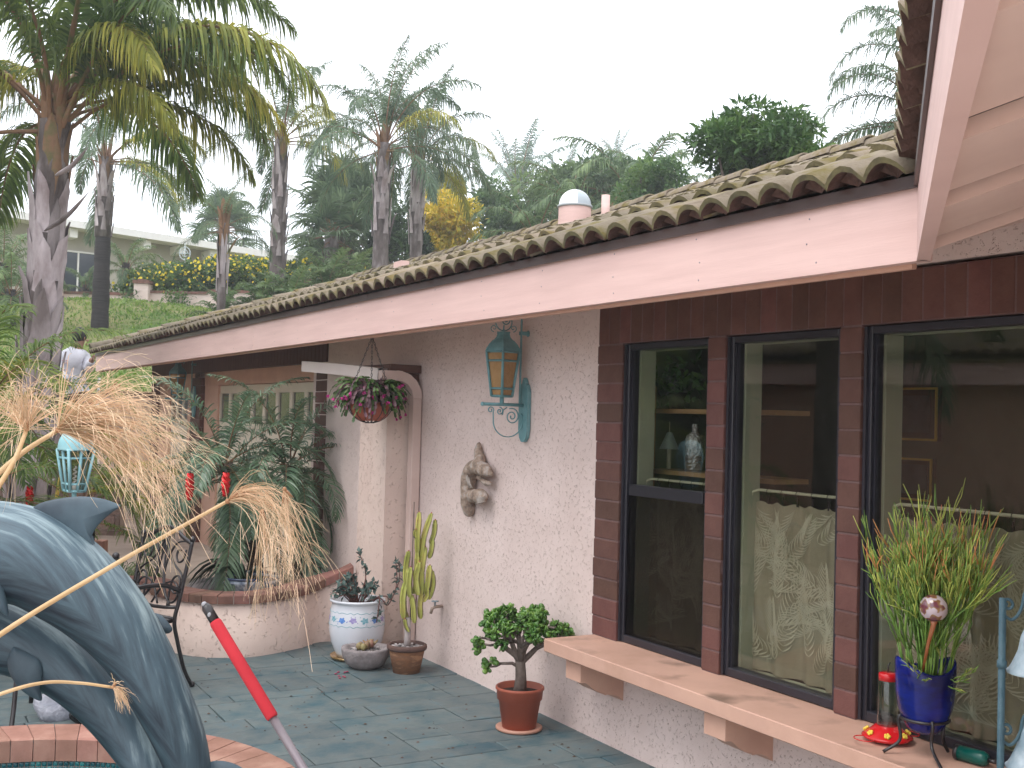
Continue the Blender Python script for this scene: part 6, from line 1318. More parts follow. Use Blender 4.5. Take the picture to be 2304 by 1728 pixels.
mb = MB(); e0b = pt_at(1400); e2 = pt_at(1368); mb.tube([tuple(e0b), tuple(e2), tuple(e2+ud_*.012)], [.015, .015, .010], 16); mb.build('tip', m_iron, t); mb = MB(); mb.sphere(tuple(e2+ud_*.014-_f*.004), .0085, 12, 8); mb.sphere(tuple(e2-ud_*.022-_f*.011), .0065, 12, 8, (1, 1, 1.3)); mb.build('grey_button', mat('button_grey', (.22, .22, .24), (.3, .3, .32), rough=.4), t)
# wrought iron chair
def iron_chair(label, loc, rz, grp='black iron garden chairs'):
    """local x: along the back (0..W), local y: towards the seat front, z up"""
    t = thing('garden_chair', label, 'chair', loc, rz, grp); Wc = .46; H_ = .92
    def bk(u, v): return (u, -.02-.10*max(0, (v-.42))/.5, v)      # back leans away
    for s_ in (0, Wc):
        mb = MB(); sg = -1 if s_ == 0 else 1
        mb.tube([tuple(p) for p in bez([(s_+sg*.0, -.16, .01), (s_, -.10, .12), (s_, -.045, .30), (s_, -.02, .42), bk(s_+sg*.008, .55), bk(s_+sg*.018, .75), bk(s_+sg*.022, .90)], 5)], .0125, 8); mb.sphere(bk(s_+sg*.022, .905), .02, 8, 6); mb.sphere((s_, -.165, .015), .018, 8, 6); mb.build('rear_leg', m_iron, t)
        mb = MB(); mb.tube([tuple(p) for p in bez([(s_, .44, .0), (s_, .42, .2), (s_, .40, .42), (s_+sg*.01, .38, .56), (s_+sg*.01, .34, .64)], 4)], .0125, 8); mb.build('front_leg', m_iron, t)
        mb = MB(); mb.tube([tuple(p) for p in bez([(s_+sg*.005, -.045, .60), (s_+sg*.02, .08, .645), (s_+sg*.02, .25, .65), (s_+sg*.01, .36, .63)], 5)], .014, 8); mb.sphere((s_+sg*.01, .37, .62), .018, 8, 6); mb.build('armrest', m_iron, t)
    mb = MB(); mb.tube([tuple(p) for p in bez([bk(-.02, .88), bk(.06, .905), bk(.15, .945), bk(.23, .962), bk(.31, .945), bk(.40, .905), bk(Wc+.02, .88)], 5)], .013, 8); mb.build('top_rail', m_iron, t)
    mb = MB(); mb.tube([bk(0, .50), bk(.12, .485), bk(.23, .48), bk(.34, .485), bk(Wc, .50)], .011, 8); mb.tube([bk(0, .43), bk(Wc, .43)], .011, 8); mb.build('lower_rail', m_iron, t)
    def pc_(P, w_=.0085): mbb.tube([bk(*q) for q in [tuple(z[:2]) for z in bez([(a_, b_, 0) for a_, b_ in P], 6)]], w_, 6, flat=.7)
    for sg in (0, 1):
        mbb = MB(); m_ = lambda P: [(Wc-a_, b_) if sg else (a_, b_) for a_, b_ in P]
        pc_(m_([(.23, .955), (.20, .86), (.13, .76), (.03, .70), (.0, .66)])); pc_(m_([(.23, .955), (.245, .80), (.27, .66), (.31, .57), (.37, .52), (.42, .53), (.44, .58), (.41, .63), (.35, .64), (.27, .60), (.20, .50)]))
        pc_(m_([(.04, .89), (.12, .87), (.17, .80), (.19, .70), (.15, .58), (.08, .50)])); pc_(m_([(.02, .84), (.03, .78), (.07, .76), (.10, .79), (.095, .83), (.07, .83)])); pc_(m_([(.10, .49), (.105, .60), (.09, .66), (.05, .68), (.02, .65), (.02, .60), (.05, .575), (.10, .60)])); mbb.build('back_scroll', m_iron, t)
    mb = MB(); mb.tube([(0, 0, .42), (0, .41, .42), (Wc, .41, .42), (Wc, 0, .42)], .012, 8, closed=True); mb.build('seat_frame', m_iron, t)
    for i in range(9): mb = MB(); x_ = Wc*(i+.5)/9; mb.box((x_-.014, .01, .415), (x_+.014, .40, .422)); mb.build('seat_slat', m_iron, t)
    return t
rt_, lf_ = at(434, 1246, 6.85), at(292, 1226, 7.25); dv2 = (rt_-lf_)[:2]; az_ = atan2(dv2[1], dv2[0])
# local x from right post to left so the seat faces the spa
iron_chair('ornate black iron chair with scroll back between dolphin and curved wall', (rt_[0]-.1, rt_[1]+.055, 0), az_+pi)
q = onZ(28, 1640, 0); iron_chair('black iron chair mostly hidden behind the dolphins at the left edge', (q[0]+.03, q[1]+.1, 0), az_+.9)
# bags
m_bagg = mat('grey_plastic', (.26, .27, .32), (.34, .35, .40), rough=.35, scale=9, bump=.6, bscale=9, bdist=.06); m_bagb = mat('black_plastic', (.006, .006, .008), (.012, .012, .014), rough=.22, bump=.8, bscale=10, bdist=.08)
def bag(px, py, lab, mt, sx, sz, sd):
    p = onZ(px, py, 0); t = thing('plastic_bag', lab, 'bag', p, 0, 'bags by the spa'); r = np.random.RandomState(sd); bm = bmesh.new(); bmesh.ops.create_icosphere(bm, subdivisions=4, radius=1)
    D = r.randn(26, 3); D /= np.linalg.norm(D, axis=1, keepdims=True)
    for v in bm.verts:
        c_ = np.array(v.co); cr = sum(abs(float(c_ @ dd))**14*.22*(1 if k % 2 else -1) for k, dd in enumerate(D)); s_ = 1+cr; z_ = max(0.0, (c_[2]*.9+.55))*sz; w_ = 1-.45*max(0, c_[2])**1.5; v.co = (c_[0]*sx*s_*w_, c_[1]*sx*.8*s_*w_, z_*s_)
    me = bpy.data.meshes.new('bag'); bm.to_mesh(me); bm.free(); link('crumpled_film', me, mt, t); mb = MB(); mb.tube([(0, 0, sz*1.25), (.02, 0, sz*1.4), (.05, .02, sz*1.55)], [.03, .02, .05], 7); mb.build('knot', mt, t)
bag(150, 1612, 'crumpled grey plastic bag behind the brick coping under the dolphins', m_bagg, .14, .15, 3); bag(222, 1618, 'shiny black bag behind the coping, right of the grey bag', m_bagb, .17, .12, 4)
# ================================================================ DRY PAPYRUS IN FRONT
pr_ = thing('dry_papyrus', 'dry golden papyrus stems with big drooping thread heads in the left foreground', 'plant', at(-250, 1700, 2.3)); po_ = np.array(pr_.location)
def umbel(px, py, dep, dirs, n, L_, spread, seed, grav=.8, tip=True, rad=.00065, fine=True):
    r = np.random.RandomState(seed); c_ = at(px, py, dep)-po_; dirv = dirs[0]*_R+dirs[1]*_U+dirs[2]*_f; dirv /= np.linalg.norm(dirv)
    d = dirv+r.randn(n, 3)*spread; d /= np.linalg.norm(d, axis=1, keepdims=True); L = L_*r.uniform(.6, 1.15, n); s_ = np.linspace(0, 1, 9)[None, :, None]; g = (grav*r.uniform(.5, 1.3, n))[:, None, None]
    Q = c_+d[:, None]*(L[:, None, None]*s_*(1-.25*s_))+np.array([0, 0, -1])*(L[:, None, None]*g*s_**2*.75)+np.cumsum(r.randn(n, 9, 3)*.0022, 1)*s_
    w_ = rad*2*np.array([1.2, 1, 1, .95, .9, .8, .7, .55, .3])[None]*r.uniform(.7, 1.2, (n, 1)); V, F = strips(Q, w_, np.tile(-_f, (n, 1))+r.randn(n, 3)*.5); V2, F2 = strips(Q, w_, np.cross(dirv, -_f)[None]+r.randn(n, 3)*.4)
    a = Arr(); a.add(V, F, 0); a.add(V2, F2, 0)
    if fine:
        m = int(n*1.6); k = r.choice(n, m); e = Q[k, -1]; dd = (Q[k, -1]-Q[k, -3]); dd /= np.linalg.norm(dd, axis=1, keepdims=True)+1e-9; dd = dd+r.randn(m, 3)*.45; q2 = e[:, None]+dd[:, None]*(.04*r.uniform(.5, 1.4, m))[:, None, None]*np.linspace(0, 1, 4)[None, :, None]+np.array([0, 0, -.02])*np.linspace(0, 1, 4)[None, :, None]**2
        V, F = strips(q2, np.ones((m, 4))*rad*1.1, np.tile(-_f, (m, 1))+r.randn(m, 3)*.5); a.add(V, F, 0)
    u = link('umbel', a.mesh('u', [m_papy]), None, pr_, 'stuff'); mb = MB()
    bs = min(1, L_/.2); 
    for i in range(9): dd = dirv+r.randn(3)*.22; mb.tube([c_, c_+dd*.014*bs, c_+dd*.032*bs], [.003, .003, .0006], 4)
    mb.sphere(tuple(c_), .0055*max(.5, bs), 8, 6, (1, 1, 1)); mb.build('bracts', mat('bract%d' % seed, (.30, .14, .07), (.46, .27, .14), rough=.7), pr_, 'stuff')
def stem(P, R0, R1): Q = bez([at(x, y, d)-po_ for x, y, d in P], 8); mb = MB(); mb.tube([tuple(q) for q in Q], list(np.linspace(R0, R1, len(Q))), 8); mb.build('stem', m_papys, pr_)
stem([(-220, 1600, 2.1), (0, 1428, 2.15), (250, 1275, 2.25), (400, 1190, 2.3), (508, 1130, 2.35)], .0056, .0036); umbel(512, 1128, 2.35, (.8, .45, .1), 105, .215, .30, 1, .95)
stem([(-200, 1240, 2.0), (0, 1062, 2.05), (60, 1012, 2.1), (124, 972, 2.15)], 0.0058, .0042); umbel(130, 968, 2.15, (.8, .50, .1), 230, .30, .36, 2, .42)
umbel(135, 966, 2.15, (.95, .05, 0), 120, .28, .22, 12, .50)
stem([(-160, 1420, 1.9), (-40, 1160, 1.95), (30, 1040, 2.0), (58, 972, 2.05)], .0054, .0038); umbel(60, 966, 2.05, (-.1, 1, .1), 150, .17, .48, 3, .35)
stem([(-200, 1640, 2.0), (0, 1562, 2.0), (100, 1536, 2.05), (180, 1537, 2.1), (250, 1546, 2.12)], .0036, .0026); umbel(252, 1546, 2.12, (.8, -.25, 0), 90, .040, .26, 4, .9, rad=.0005, fine=False)
umbel(258, 1540, 2.12, (.15, 1, 0), 5, .022, .12, 14, .1, rad=.0010, fine=False)
stem([(430, 1340, 2.5), (500, 1200, 2.45), (520, 1130, 2.4)], .0012, .0012) if False else None
umbel(640, 1100, 2.9, (.1, -1, .2), 40, .24, .16, 6, .4, rad=.0006)
umbel(590, 1150, 2.9, (.1, -1, .2), 40, .20, .16, 8, .4, rad=.0006)
umbel(240, 880, 2.4, (.6, .4, 0), 16, .16, .5, 7, 1.1, rad=.0006)

# ================================================================ ON THE LEDGE
zl = ZS+.001
# hummingbird feeder
q = onZ(1987, 1672, ZS); t = thing('hummingbird_feeder', 'red hummingbird feeder with yellow flowers standing on the ledge', 'bird feeder', (3.285, 2.99, zl)); m_rp = mat('red_plastic', (.52, .008, .012), (.60, .015, .02), rough=.18, coat=.4)
pot([(.0001, 0), (.045, 0), (.078, .008), (.092, .018), (.088, .022), (.06, .042), (.043, .058), (.0001, .058)], 'base', m_rp, t); pot([(.036, .056), (.037, .09), (.034, .11), (.034, .215), (.03, .225)], 'bottle', glass('feeder_glass', (.55, .60, .56), 2.2), t); pot([(.0001, .25), (.028, .25), (.034, .246), (.034, .222), (.0001, .222)], 'cap', m_rp, t, n=24)
mb = MB(); mb.tube([(0, 0, .25), (0, 0, .275), (.01, 0, .285)], .003, 6); mb.build('hanger', m_iron, t)
m_yp = mat('yellow_plastic', (.75, .55, .06), (.8, .6, .08), rough=.4)
for i in range(7):
    a_ = 2*pi*i/7+.3; c_ = np.array([.075*cos(a_), .075*sin(a_), .034]); n_ = np.array([cos(a_)*.6, sin(a_)*.6, .8]); uu = np.array([-sin(a_), cos(a_), 0]); vv = np.cross(n_, uu); mb = MB()
    for j in range(5): p_ = c_+(uu*cos(2*pi*j/5)+vv*sin(2*pi*j/5))*.0075+n_*.002; mb.sphere(tuple(p_), .0055, 8, 5)
    mb.sphere(tuple(c_+n_*.004), .0035, 6, 4); mb.build('plastic_flower', m_yp, t)
mb = MB(); mb.tube([(-.085+.035*cos(a_)-.02, .01+.04*sin(a_), .018) for a_ in np.linspace(0, 2*pi, 18)[:-1]], .0022, 5, closed=True); mb.tube([(.085+.03*cos(a_)+.02, -.01+.04*sin(a_), .018) for a_ in np.linspace(0, 2*pi, 18)[:-1]], .0022, 5, closed=True); mb.build('perch', m_rp, t)
# cobalt pot on an iron stand
Sx, Sy_ = 3.262, 2.80; t = thing('plant_stand', 'three legged black iron plant stand on the ledge', 'plant stand', (Sx, Sy_, zl)); mb = MB(); Rr = .082; mb.tube([(Rr*cos(a_), Rr*sin(a_), .132) for a_ in np.linspace(0, 2*pi, 33)[:-1]], .0055, 8, closed=True); mb.build('ring', m_iron, t)
dirs_ = [onZ(1987, 1695, ZS)-np.array([Sx, Sy_, ZS]), onZ(2122, 1742, ZS)-np.array([Sx, Sy_, ZS]), onZ(2133, 1695, ZS)-np.array([Sx, Sy_, ZS])]
for d in dirs_:
    a_ = atan2(d[1], d[0]); rf = hypot(d[0], d[1]); mb = MB(); mb.tube([tuple(p) for p in bez([(Rr*cos(a_), Rr*sin(a_), .140), ((Rr+.008)*cos(a_), (Rr+.008)*sin(a_), .12), (Rr*cos(a_)*1.02, Rr*sin(a_)*1.02, .05), (rf*cos(a_), rf*sin(a_), .005)], 5)], .006, 8); mb.build('leg', m_iron, t)
t = thing('cobalt_pot', 'cobalt blue glazed pot of green pencil cactus with orange tips in the iron stand', 'potted plant', (Sx, Sy_, zl+.085))
def lip(p, a, r_, z): 
    k_ = max(0, (z-.14)/.10); return (p[0], p[1], p[2]+k_*.022*cos(2*(a-atan2(-_R[1], -_R[0]))))
pot([(.0001, 0), (.045, 0), (.062, .015), (.078, .045), (.092, .085), (.099, .13), (.102, .18), (.103, .232), (.098, .240), (.093, .232), (.092, .19), (.0001, .185)], 'pot', m_blueglaze, t, n=56, fn=lip); pot([(.0001, .196), (.093, .192)], 'soil', m_soil, t, n=20)
r = np.random.RandomState(21); tw = {0: MB(), 1: MB(), 2: MB()}
m_tw = [mat('pencil_green', (.095, .20, .03), (.17, .28, .05), rough=.45, island=.3, scale=20), mat('pencil_lime', (.24, .33, .06), (.36, .38, .08), rough=.45, island=.25, scale=20), mat('pencil_orange', (.50, .18, .07), (.56, .27, .09), rough=.45, island=.25, scale=20)]
def twig(p, d, L_, r0, lev):
    d = d/np.linalg.norm(d); q = p+d*L_+np.array([0, 0, .08*L_]); ti = 2 if (lev <= 1 and q[2] > .60 and r.rand() < .17) else (1 if lev <= 1 and r.rand() < .6 else 0); tw[ti].tube([tuple(p), tuple((p+q)/2+r.randn(3)*.004), tuple(q)], [r0, r0*.92, r0*(.85 if lev else .55)], 5)
    if lev <= 0: return
    for i in range(2 if r.rand() < .8 else 3): twig(q, d+r.randn(3)*.25+np.array([0, 0, .24]), L_*r.uniform(.72, 1.05), max(.0017, r0*.86), lev-1)
for i in range(56):
    a_ = r.uniform(0, 2*pi); e = np.array([cos(a_), sin(a_), 0]); o_r = r.uniform(0, .075); twig(e*o_r+np.array([0, 0, .18]), e*(.06+o_r*3.5*r.uniform(.5, 1.2))+np.array([0, 0, 1.0]), r.uniform(.085, .135), .0034, 4)
for i in range(7): twig(_R*(-.05+.02*i)-_f*.07+np.array([0, 0, .20]), r.randn(3)*.8+np.array([0, 0, .15])-_f*.4, .04, .0022, 2)
for k, nm in enumerate(('green_twigs', 'lime_twigs', 'orange_twigs')):
    if tw[k].v: tw[k].build(nm, m_tw[k], t, 'stuff')
# glass globe
g0 = at(2101, 1368, 3.86); t = thing('glass_globe', 'mottled purple glass watering globe stuck in the cobalt pot', 'ornament', g0)
m_gl = mat('mottled_glass', (.13, .035, .05), (.46, .38, .42), (.24, .13, .035), rough=.08, scale=34, detail=1, coat=1, contrast=(.42, .56)); mb = MB(); mb.sphere((0, 0, 0), .047, 28, 18); mb.build('globe', m_gl, t); mb = MB(); mb.tube([(0, 0, -.040), (0, 0, -.056), tuple(Fh*.04+np.array([0, 0, -.12])), tuple(Fh*.11+np.array([0, 0, -.27]))], [.016, .009, .0065, .005], 10); mb.build('stem', mat('amber_stem', (.30, .09, .03), (.36, .13, .05), rough=.15, coat=.6), t)
# green nozzle bottle lying on the ledge
q = onZ(2205, 1722, ZS); t = thing('green_canister', 'dark green plastic canister lying on the ledge near the stand', 'canister', (3.345, q[1]+.02, zl+.026)); mb = MB(); ax_ = Vector((.15, -1, 0)).normalized(); mb.tube([ax_*-.06, ax_*-.058, ax_*.035, ax_*.05, ax_*.055], [.018, .026, .026, .020, .012], 16); mb.build('body', mat('green_plastic', (.0, .07, .055), (.005, .10, .08), rough=.3), t); mb = MB(); mb.tube([ax_*.054, ax_*.085], .008, 8); mb.build('nozzle', m_iron, t); mb = MB(); mb.tube([ax_*-.064, ax_*-.05], .0275, 16); mb.build('collar', m_iron, t)
# blue grey bell stand at the right edge, in front of the ledge
q = at(2257, 1728, 2.75); sp_ = at(2254, 1500, 2.75); t = thing('bell_stand', 'blue grey iron stand with scroll arms holding bells at the right edge', 'stand', (sp_[0], sp_[1], 0)); zz = lambda py: at(2254, py, 2.75)[2]
mb = MB(); mb.tube([(0, 0, 0), (0, 0, zz(1346))], .0085, 12); mb.tube([(0, 0, zz(1502)), (0, 0, zz(1486))], .0115, 12); mb.tube([(-.2, 0, 0.01), (.2, 0, .01)], .008, 8); mb.tube([(0, -.2, 0.01), (0, .2, .01)], .008, 8); mb.build('post', m_teal_dark, t)
def arm(py, lab='scroll_arm'):
    mb = MB(); z_ = zz(py); k_ = 2.75/2550; P = [(12, -8), (26, -14), (30, -2), (18, 4), (4, -2), (-3, -18)] 
    pts_ = [(0, 8), (4, 24), (20, 34), (34, 24), (44, 4), (52, -30), (80, -52), (112, -30), (118, -6)]; Q = bez([Rh*x_*k_+np.array([0, 0, z_-y_*k_]) for x_, y_ in pts_], 6); mb.tube([tuple(q_) for q_ in Q], .0042, 7)
    sp = [Rh*(12+u)*k_+np.array([0, 0, z_-(2-v)*k_]) for u, v in spiral((0, 0), 16, 3, pi, -1.2, 18)]; mb.tube([tuple(q_) for q_ in sp], .004, 6); mb.build(lab, m_teal_dark, t); return Rh*118*k_+np.array([0, 0, z_])
for k, py in enumerate((1360, 1640)):
    e = arm(py); k_ = 2.75/2550; bl = thing('bell', ('upper' if k == 0 else 'lower')+' pale blue grey metal bell hanging from the stand at the right edge', 'bell', tuple(sp_*np.array([1, 1, 0])+np.array([0, 0, 0])+Rh*(72)*k_+np.array([0, 0, zz(1515 if k == 0 else 1728)])), 0, 'bells on the stand')
    pot([(.060, 0), (.062, .006), (.057, .010), (.050, .022), (.036, .055), (.030, .088), (.022, .11), (.0001, .118)], 'bell_cup', mat('bell_metal%d' % k, (.20, .28, .33), (.42, .50, .55), rough=.5, scale=14), bl); mb = MB(); mb.tube([(0, 0, .115), (0, 0, .155)], .003, 6); mb.build('loop', m_teal_dark, bl)
# fallen bits on the patio
r = np.random.RandomState(31); V = []; F = []; 
for i in range(170):
    x, y = r.uniform(1.6, 3.3), r.uniform(4.2, 7.7); s_ = r.uniform(.003, .008); mbb = None; b = len(V); a_ = r.rand()*pi
    for j in range(5): V.append((x+s_*cos(a_+2*pi*j/5)*1.5, y+s_*sin(a_+2*pi*j/5), .003))
    V.append((x, y, .003+s_*.7)); F += [(b+j, b+(j+1) % 5, b+5) for j in range(5)]
deb = link('leaf_litter', np_mesh('deb', np.array(V), np.array(F)), mat('litter', (.02, .014, .012), (.16, .10, .07), rough=.9, island=.6, scale=3), kind='stuff')
mb = MB()
for i in range(9): p = onZ(RS.uniform(752, 782), RS.uniform(1511, 1526), .006); mb.sphere(tuple(p), .007, 6, 4, (1.6, 1, .6))
o = mb.build('fallen_petals', mat('petals', (.28, .01, .07), (.40, .08, .12), rough=.6), kind='stuff')

# ================================================================ BEHIND THE GLASS
m_curt = mat('curtain', (.30, .265, .185), (.36, .325, .235), rough=.9, scale=7, transl=.25); m_curl = mat('curtain_leaf', (.46, .43, .33), (.53, .50, .39), rough=.9, scale=9, transl=.2); m_rod = mat('curtain_rod', (.42, .41, .30), (.48, .47, .35), rough=.5)
XC = XW+.165
def wav(y): return .016*np.sin(y*42+.8*np.sin(y*9))+.008*np.sin(y*17+1)
for k, ((y0, y1), lab) in enumerate(zip(WN, ('cafe curtain with woven leaf pattern behind the dark screened window', 'pale cafe curtain with palm leaf pattern in the middle window', 'cafe curtain with leaf pattern behind the cobalt pot'))):
    y0c, y1c = y0+.02, y1+.015; zt = onX(1700, 1125, XC)[2] if k else onX(1500, 1112, XC)[2]; zt = 1.345; zb_ = ZS+.03
    t = thing('curtain', lab, 'curtain', (XC, (y0+y1)/2, zb_), 0, 'cafe curtains'); o_ = np.array(t.location); ys = np.linspace(y0c, y1c, 90); zs = np.array([zb_, zb_+.06, 1.0, zt]); amp = np.array([1.25, 1.2, 1.0, .6]); V = []
    for z, am in zip(zs, amp):
        for y in ys: V.append((XC+wav(y)*am, y, z+(.006*sin(y*60) if z == zt else 0)))
    V = np.array(V)-o_; F = [(i*90+j, i*90+j+1, (i+1)*90+j+1, (i+1)*90+j) for i in range(3) for j in range(89)]; link('cloth', np_mesh('cloth', V, np.array(F), True), m_curt, t)
    r = np.random.RandomState(50+k); Q = []; Wd = []; rach = MB()
    for i in range(int(34*(y1-y0)/.7)):
        yc_, zc_ = r.uniform(y0c, y1c), r.uniform(zb_+.05, zt-.12); a_ = r.uniform(.3, 2.8); cur = r.uniform(-1.2, 1.2); L_ = r.uniform(.22, .36); n_ = 15
        for j in range(n_):
            u = j/n_; aa = a_+cur*u; py_ = yc_+L_*u*cos(a_+cur*u/2); pz_ = zc_+L_*u*sin(a_+cur*u/2)
            for sg in (-1, 1):
                ll_ = .095*sin(pi*(.12+.85*u))**.7; b_ = aa+sg*(1.15-.4*u); s_ = np.linspace(0, 1, 5); yy = py_+ll_*s_*np.cos(b_+sg*-.45*s_); z2 = pz_+ll_*s_*np.sin(b_+sg*-.45*s_); ok = (yy > y0c) & (yy < y1c) & (z2 > zb_) & (z2 < zt-.01)
                if not ok.all(): continue
                tt = (zt-z2)/(zt-zb_); Q.append(np.stack([XC+wav(yy)*(.6+.65*tt)-.0035-.0006*(i % 4), yy, z2], 1)-o_); Wd.append(np.array([.002, .0062, .0068, .0045, .001]))
    if Q: V, F = strips(np.array(Q), np.array(Wd), np.tile(np.array([-1., 0, 0]), (len(Q), 1))); link('woven_leaves', np_mesh('wl', V, F), m_curl, t, 'stuff')
    rd = thing('curtain_rod', 'pale curtain rod with bent ends in the '+('left screened', 'middle', 'right')[k]+' window', 'curtain rod', (XC, (y0+y1)/2, zt+.055), 0, 'curtain rods'); mb = MB(); hw = (y1-y0)/2-.02; mb.tube([(-.03, hw-.015, -.05), (-.025, hw-.02, -.01), (-.005, hw-.04, 0), (0, hw-.07, 0), (0, -hw+.07, 0), (-.005, -hw+.04, 0), (-.025, -hw+.02, -.01), (-.03, -hw+.015, -.05)], .007, 8); mb.build('rod', m_rod, rd); mb = MB()
    for i in range(6): y_ = -hw+.1+(2*hw-.2)*i/5; mb.tube([(.012*cos(a_), y_, -.006+.016*sin(a_)) for a_ in np.linspace(0, 2*pi, 13)[:-1]], .0018, 4, closed=True); mb.box((-.002, y_-.005, -.06), (.002, y_+.005, -.02))
    mb.build('clip_ring', m_iron, rd, 'stuff')
# shelf with glass things behind the left window
m_wd = mat('pale_wood', (.34, .20, .09), (.42, .26, .13), rough=.5, scale=6); XS = XW+.34
t = thing('shelf_rack', 'wooden shelf rack seen through the left window', 'shelf', (XS, 5.1, 0)); 
yl = onX(1463, 1000, XS)[1]
mb = MB(); mb.box((-.02, yl-.02-5.1, .3), (.02, yl+.02-5.1, 1.95)); mb.build('upright', m_wd, t)
for py in (925, 1062): z_ = onX(1500, py, XS)[2]; mb = MB(); mb.box((-.02, 4.1-5.1, z_-.012), (.20, yl-.02-5.1, z_+.012)); mb.build('shelf_board', m_wd, t)
z1_ = onX(1500, 1062, XS)[2]+.013
yb = onX(1563, 1000, XS+.06)[1]; t = thing('glass_decanter', 'glittering crystal decanter on the shelf behind the left window', 'decanter', (XS+.06, yb, z1_)); mb = MB(); mb.lathe([(.0001, 0), (.05, 0), (.052, .16), (.045, .19), (.018, .21), (.018, .25)], 9); mb.smooth = False; mb.build('bottle', mat('crystal', (.5, .5, .52), (.7, .7, .72), rough=.05, metal=.8, scale=50, bump=1, bscale=60, bdist=.02), t); mb = MB(); mb.sphere((0, 0, .275), .026, 10, 8); mb.build('stopper', m_glass, t)
yb = onX(1520, 1000, XS+.08)[1]; t = thing('table_lamp', 'small pale green bell shaped lamp on the shelf behind the left window', 'lamp', (XS+.06, yb+.03, z1_)); pot([(.055, .11), (.045, .13), (.028, .17), (.016, .20), (.0001, .205)], 'lamp_shade', mat('lamp_shade', (.30, .38, .36), (.36, .44, .42), rough=.5), t, n=20); mb = MB(); mb.tube([(0, 0, 0), (0, 0, .11)], .012, 8); mb.tube([(0, 0, .2), (0, 0, .26)], .003, 5); mb.build('stem', m_rod, t)
z2_ = onX(1500, 925, XS)[2]+.013; yb = onX(1530, 880, XS+.08)[1]; t = thing('shelf_plant', 'green trailing plant on the upper shelf behind the left window', 'plant', (XS+.06, yb, z2_)); P = RS.randn(160, 3)*np.array([.05, .10, .06])+np.array([0, 0, .14]); V, F = leaf_quads(P, .06, 1.8, 4); link('leaves', np_mesh('sp2', V, F), m_leaf, t); pot([(.0001, 0), (.04, 0), (.055, .09), (.0001, .09)], 'pot', m_dark, t, n=16)
# pictures on the far room wall
m_gold = mat('gilt_frame', (.70, .42, .09), (.80, .52, .14), rough=.35); m_pic = mat('dark_picture', (.02, .035, .04), (.06, .09, .10), rough=.4, scale=7)
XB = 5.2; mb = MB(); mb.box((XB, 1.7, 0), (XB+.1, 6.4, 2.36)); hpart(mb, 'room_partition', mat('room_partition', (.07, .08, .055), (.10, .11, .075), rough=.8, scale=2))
for (pa, pb, lab) in (((1998, 873), (2110, 993), 'upper gilt framed dark picture seen through the right window'), ((2013, 1028), (2098, 1130), 'lower gilt framed dark picture seen through the right window')):
    a_ = onX(pa[0], pa[1], XB-.03); b_ = onX(pb[0], pb[1], XB-.03); t = thing('picture_frame', lab, 'picture', ((XB-.03), (a_[1]+b_[1])/2, (a_[2]+b_[2])/2), 0, 'pictures in the room'); hw, hh = abs(a_[1]-b_[1])/2, abs(a_[2]-b_[2])/2
    mb = MB(); mb.box((0, -hw, -hh), (.028, hw, hh)); mb.build('dark_frame', m_dark, t); mb = MB(); mb.box((-.004, -hw*.7, -hh*.7), (-.001, hw*.7, hh*.7)); mb.build('painting', m_pic, t)
    mb = MB(); e = .012
    for y_ in (-hw, hw-e): mb.box((-.014, y_, -hh), (-.0045, y_+e, hh))
    for z_ in (-hh, hh-e): mb.box((-.014, -hw+e+.001, z_), (-.0045, hw-e-.001, z_+e))
    mb.build('gilt_edge', m_gold, t, 'stuff')

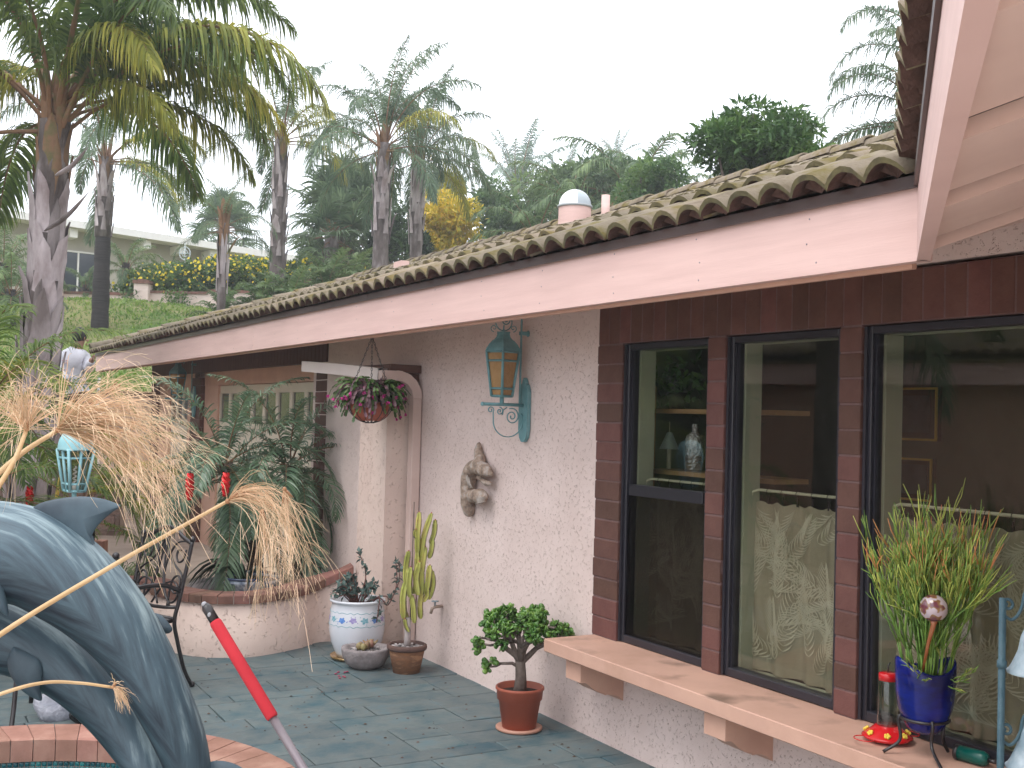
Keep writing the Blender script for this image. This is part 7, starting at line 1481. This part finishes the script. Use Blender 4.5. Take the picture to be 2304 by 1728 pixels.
# ================================================================ ACROSS THE PATIO (seen only as reflections in the panes)
ow = thing('garden_wing', 'low wing of the house across the patio with tile eave, seen in the window reflections', 'house', (-4.0, 6.0, 0)); M_ = Matrix.Rotation(radians(-24), 4, 'Z')
def wb(mb, a, b): mb.box(a, b, M=M_)
mb = MB(); wb(mb, (-3.4, -3.0, 0), (-1.0, 5.2, 2.35)); mb.build('wall', m_peach, ow); mb = MB(); wb(mb, (-.7, -3.4, 2.2), (-.66, 5.6, 2.46)); mb.build('fascia_board', m_fascia, ow)
mb = MB(); V = [M_ @ Vector(p) for p in ((-.62, -3.4, 2.47), (-.62, 5.6, 2.47), (-3.6, 5.6, 3.45), (-3.6, -3.4, 3.45), (-.62, -3.4, 2.44), (-.62, 5.6, 2.44), (-3.6, 5.6, 3.42), (-3.6, -3.4, 3.42))]; mb.add(V, [(0, 1, 2, 3), (7, 6, 5, 4), (0, 4, 5, 1)]); mb.build('roof', m_tile, ow)
for k in range(27):
    me = TM[k % 6][3]; o = link('roof_tile', me, None, ow); o.matrix_local = M_ @ Matrix.Translation((-.60, -3.3+k*.33+.33, 2.52)) @ Matrix.Rotation(pi, 4, 'Z') @ Matrix.Rotation(-tl, 4, 'Y')
mb = MB(); wb(mb, (-.98, -1.5, .8), (-.96, 1.2, 2.0)); mb.build('window', m_glassdark, ow)
for i, (x, y, h, R_, lab) in enumerate(((-3.0, 13.5, 3.2, 2.4, 'dark garden tree across the patio beyond the left edge'), (-7.5, 16, 4.2, 3.2, 'tall garden tree beyond the far wing'), (-5.5, 11.5, 2.6, 2.0, 'rounded garden tree near the far wing'), (-1.2, 17.5, 2.8, 1.8, 'garden tree left of the thick palm outside the frame'), (-12, 12, 4.5, 4.0, 'large tree far left of the patio'))):
    leafy_tree('garden_tree', lab, 'tree', (x, y, 0), (x, y, h*.75), (R_, R_, h*.75), 4200, .30, m_leaf2, .15, 30, 300+i, 'trees outside the frame')
for i, (x, y) in enumerate(((-2.6, 9.6), (-6.0, 8.2))):
    t = thing('queen_palm', ('first', 'second')[i]+' palm across the patio mirrored in the panes', 'palm tree', (x, y, 0), 0, 'queen palms on the slope'); palm_trunk(t, 4.0, .17, .13, m_bark, seed=i); ring_fronds(t, 'queen', (0, 0, 4.0), 16, .85, 400+i)
# ================================================================ AIR
hz = bpy.data.meshes.new('haze'); mb = MB(); mb.box((-305, -65, -2), (335, 335, 19)); 
m_hz = bpy.data.materials.new('haze_air'); m_hz.use_nodes = True; _n = m_hz.node_tree; _n.nodes.clear(); _o = _n.nodes.new('ShaderNodeOutputMaterial'); _v = _n.nodes.new('ShaderNodeVolumePrincipled'); _v.inputs['Color'].default_value = (.93, .95, 1, 1); _v.inputs['Density'].default_value = .0024; _v.inputs['Anisotropy'].default_value = .2; _n.links.new(_v.outputs[0], _o.inputs['Volume'])
hzo = mb.build('haze', m_hz, kind='stuff')
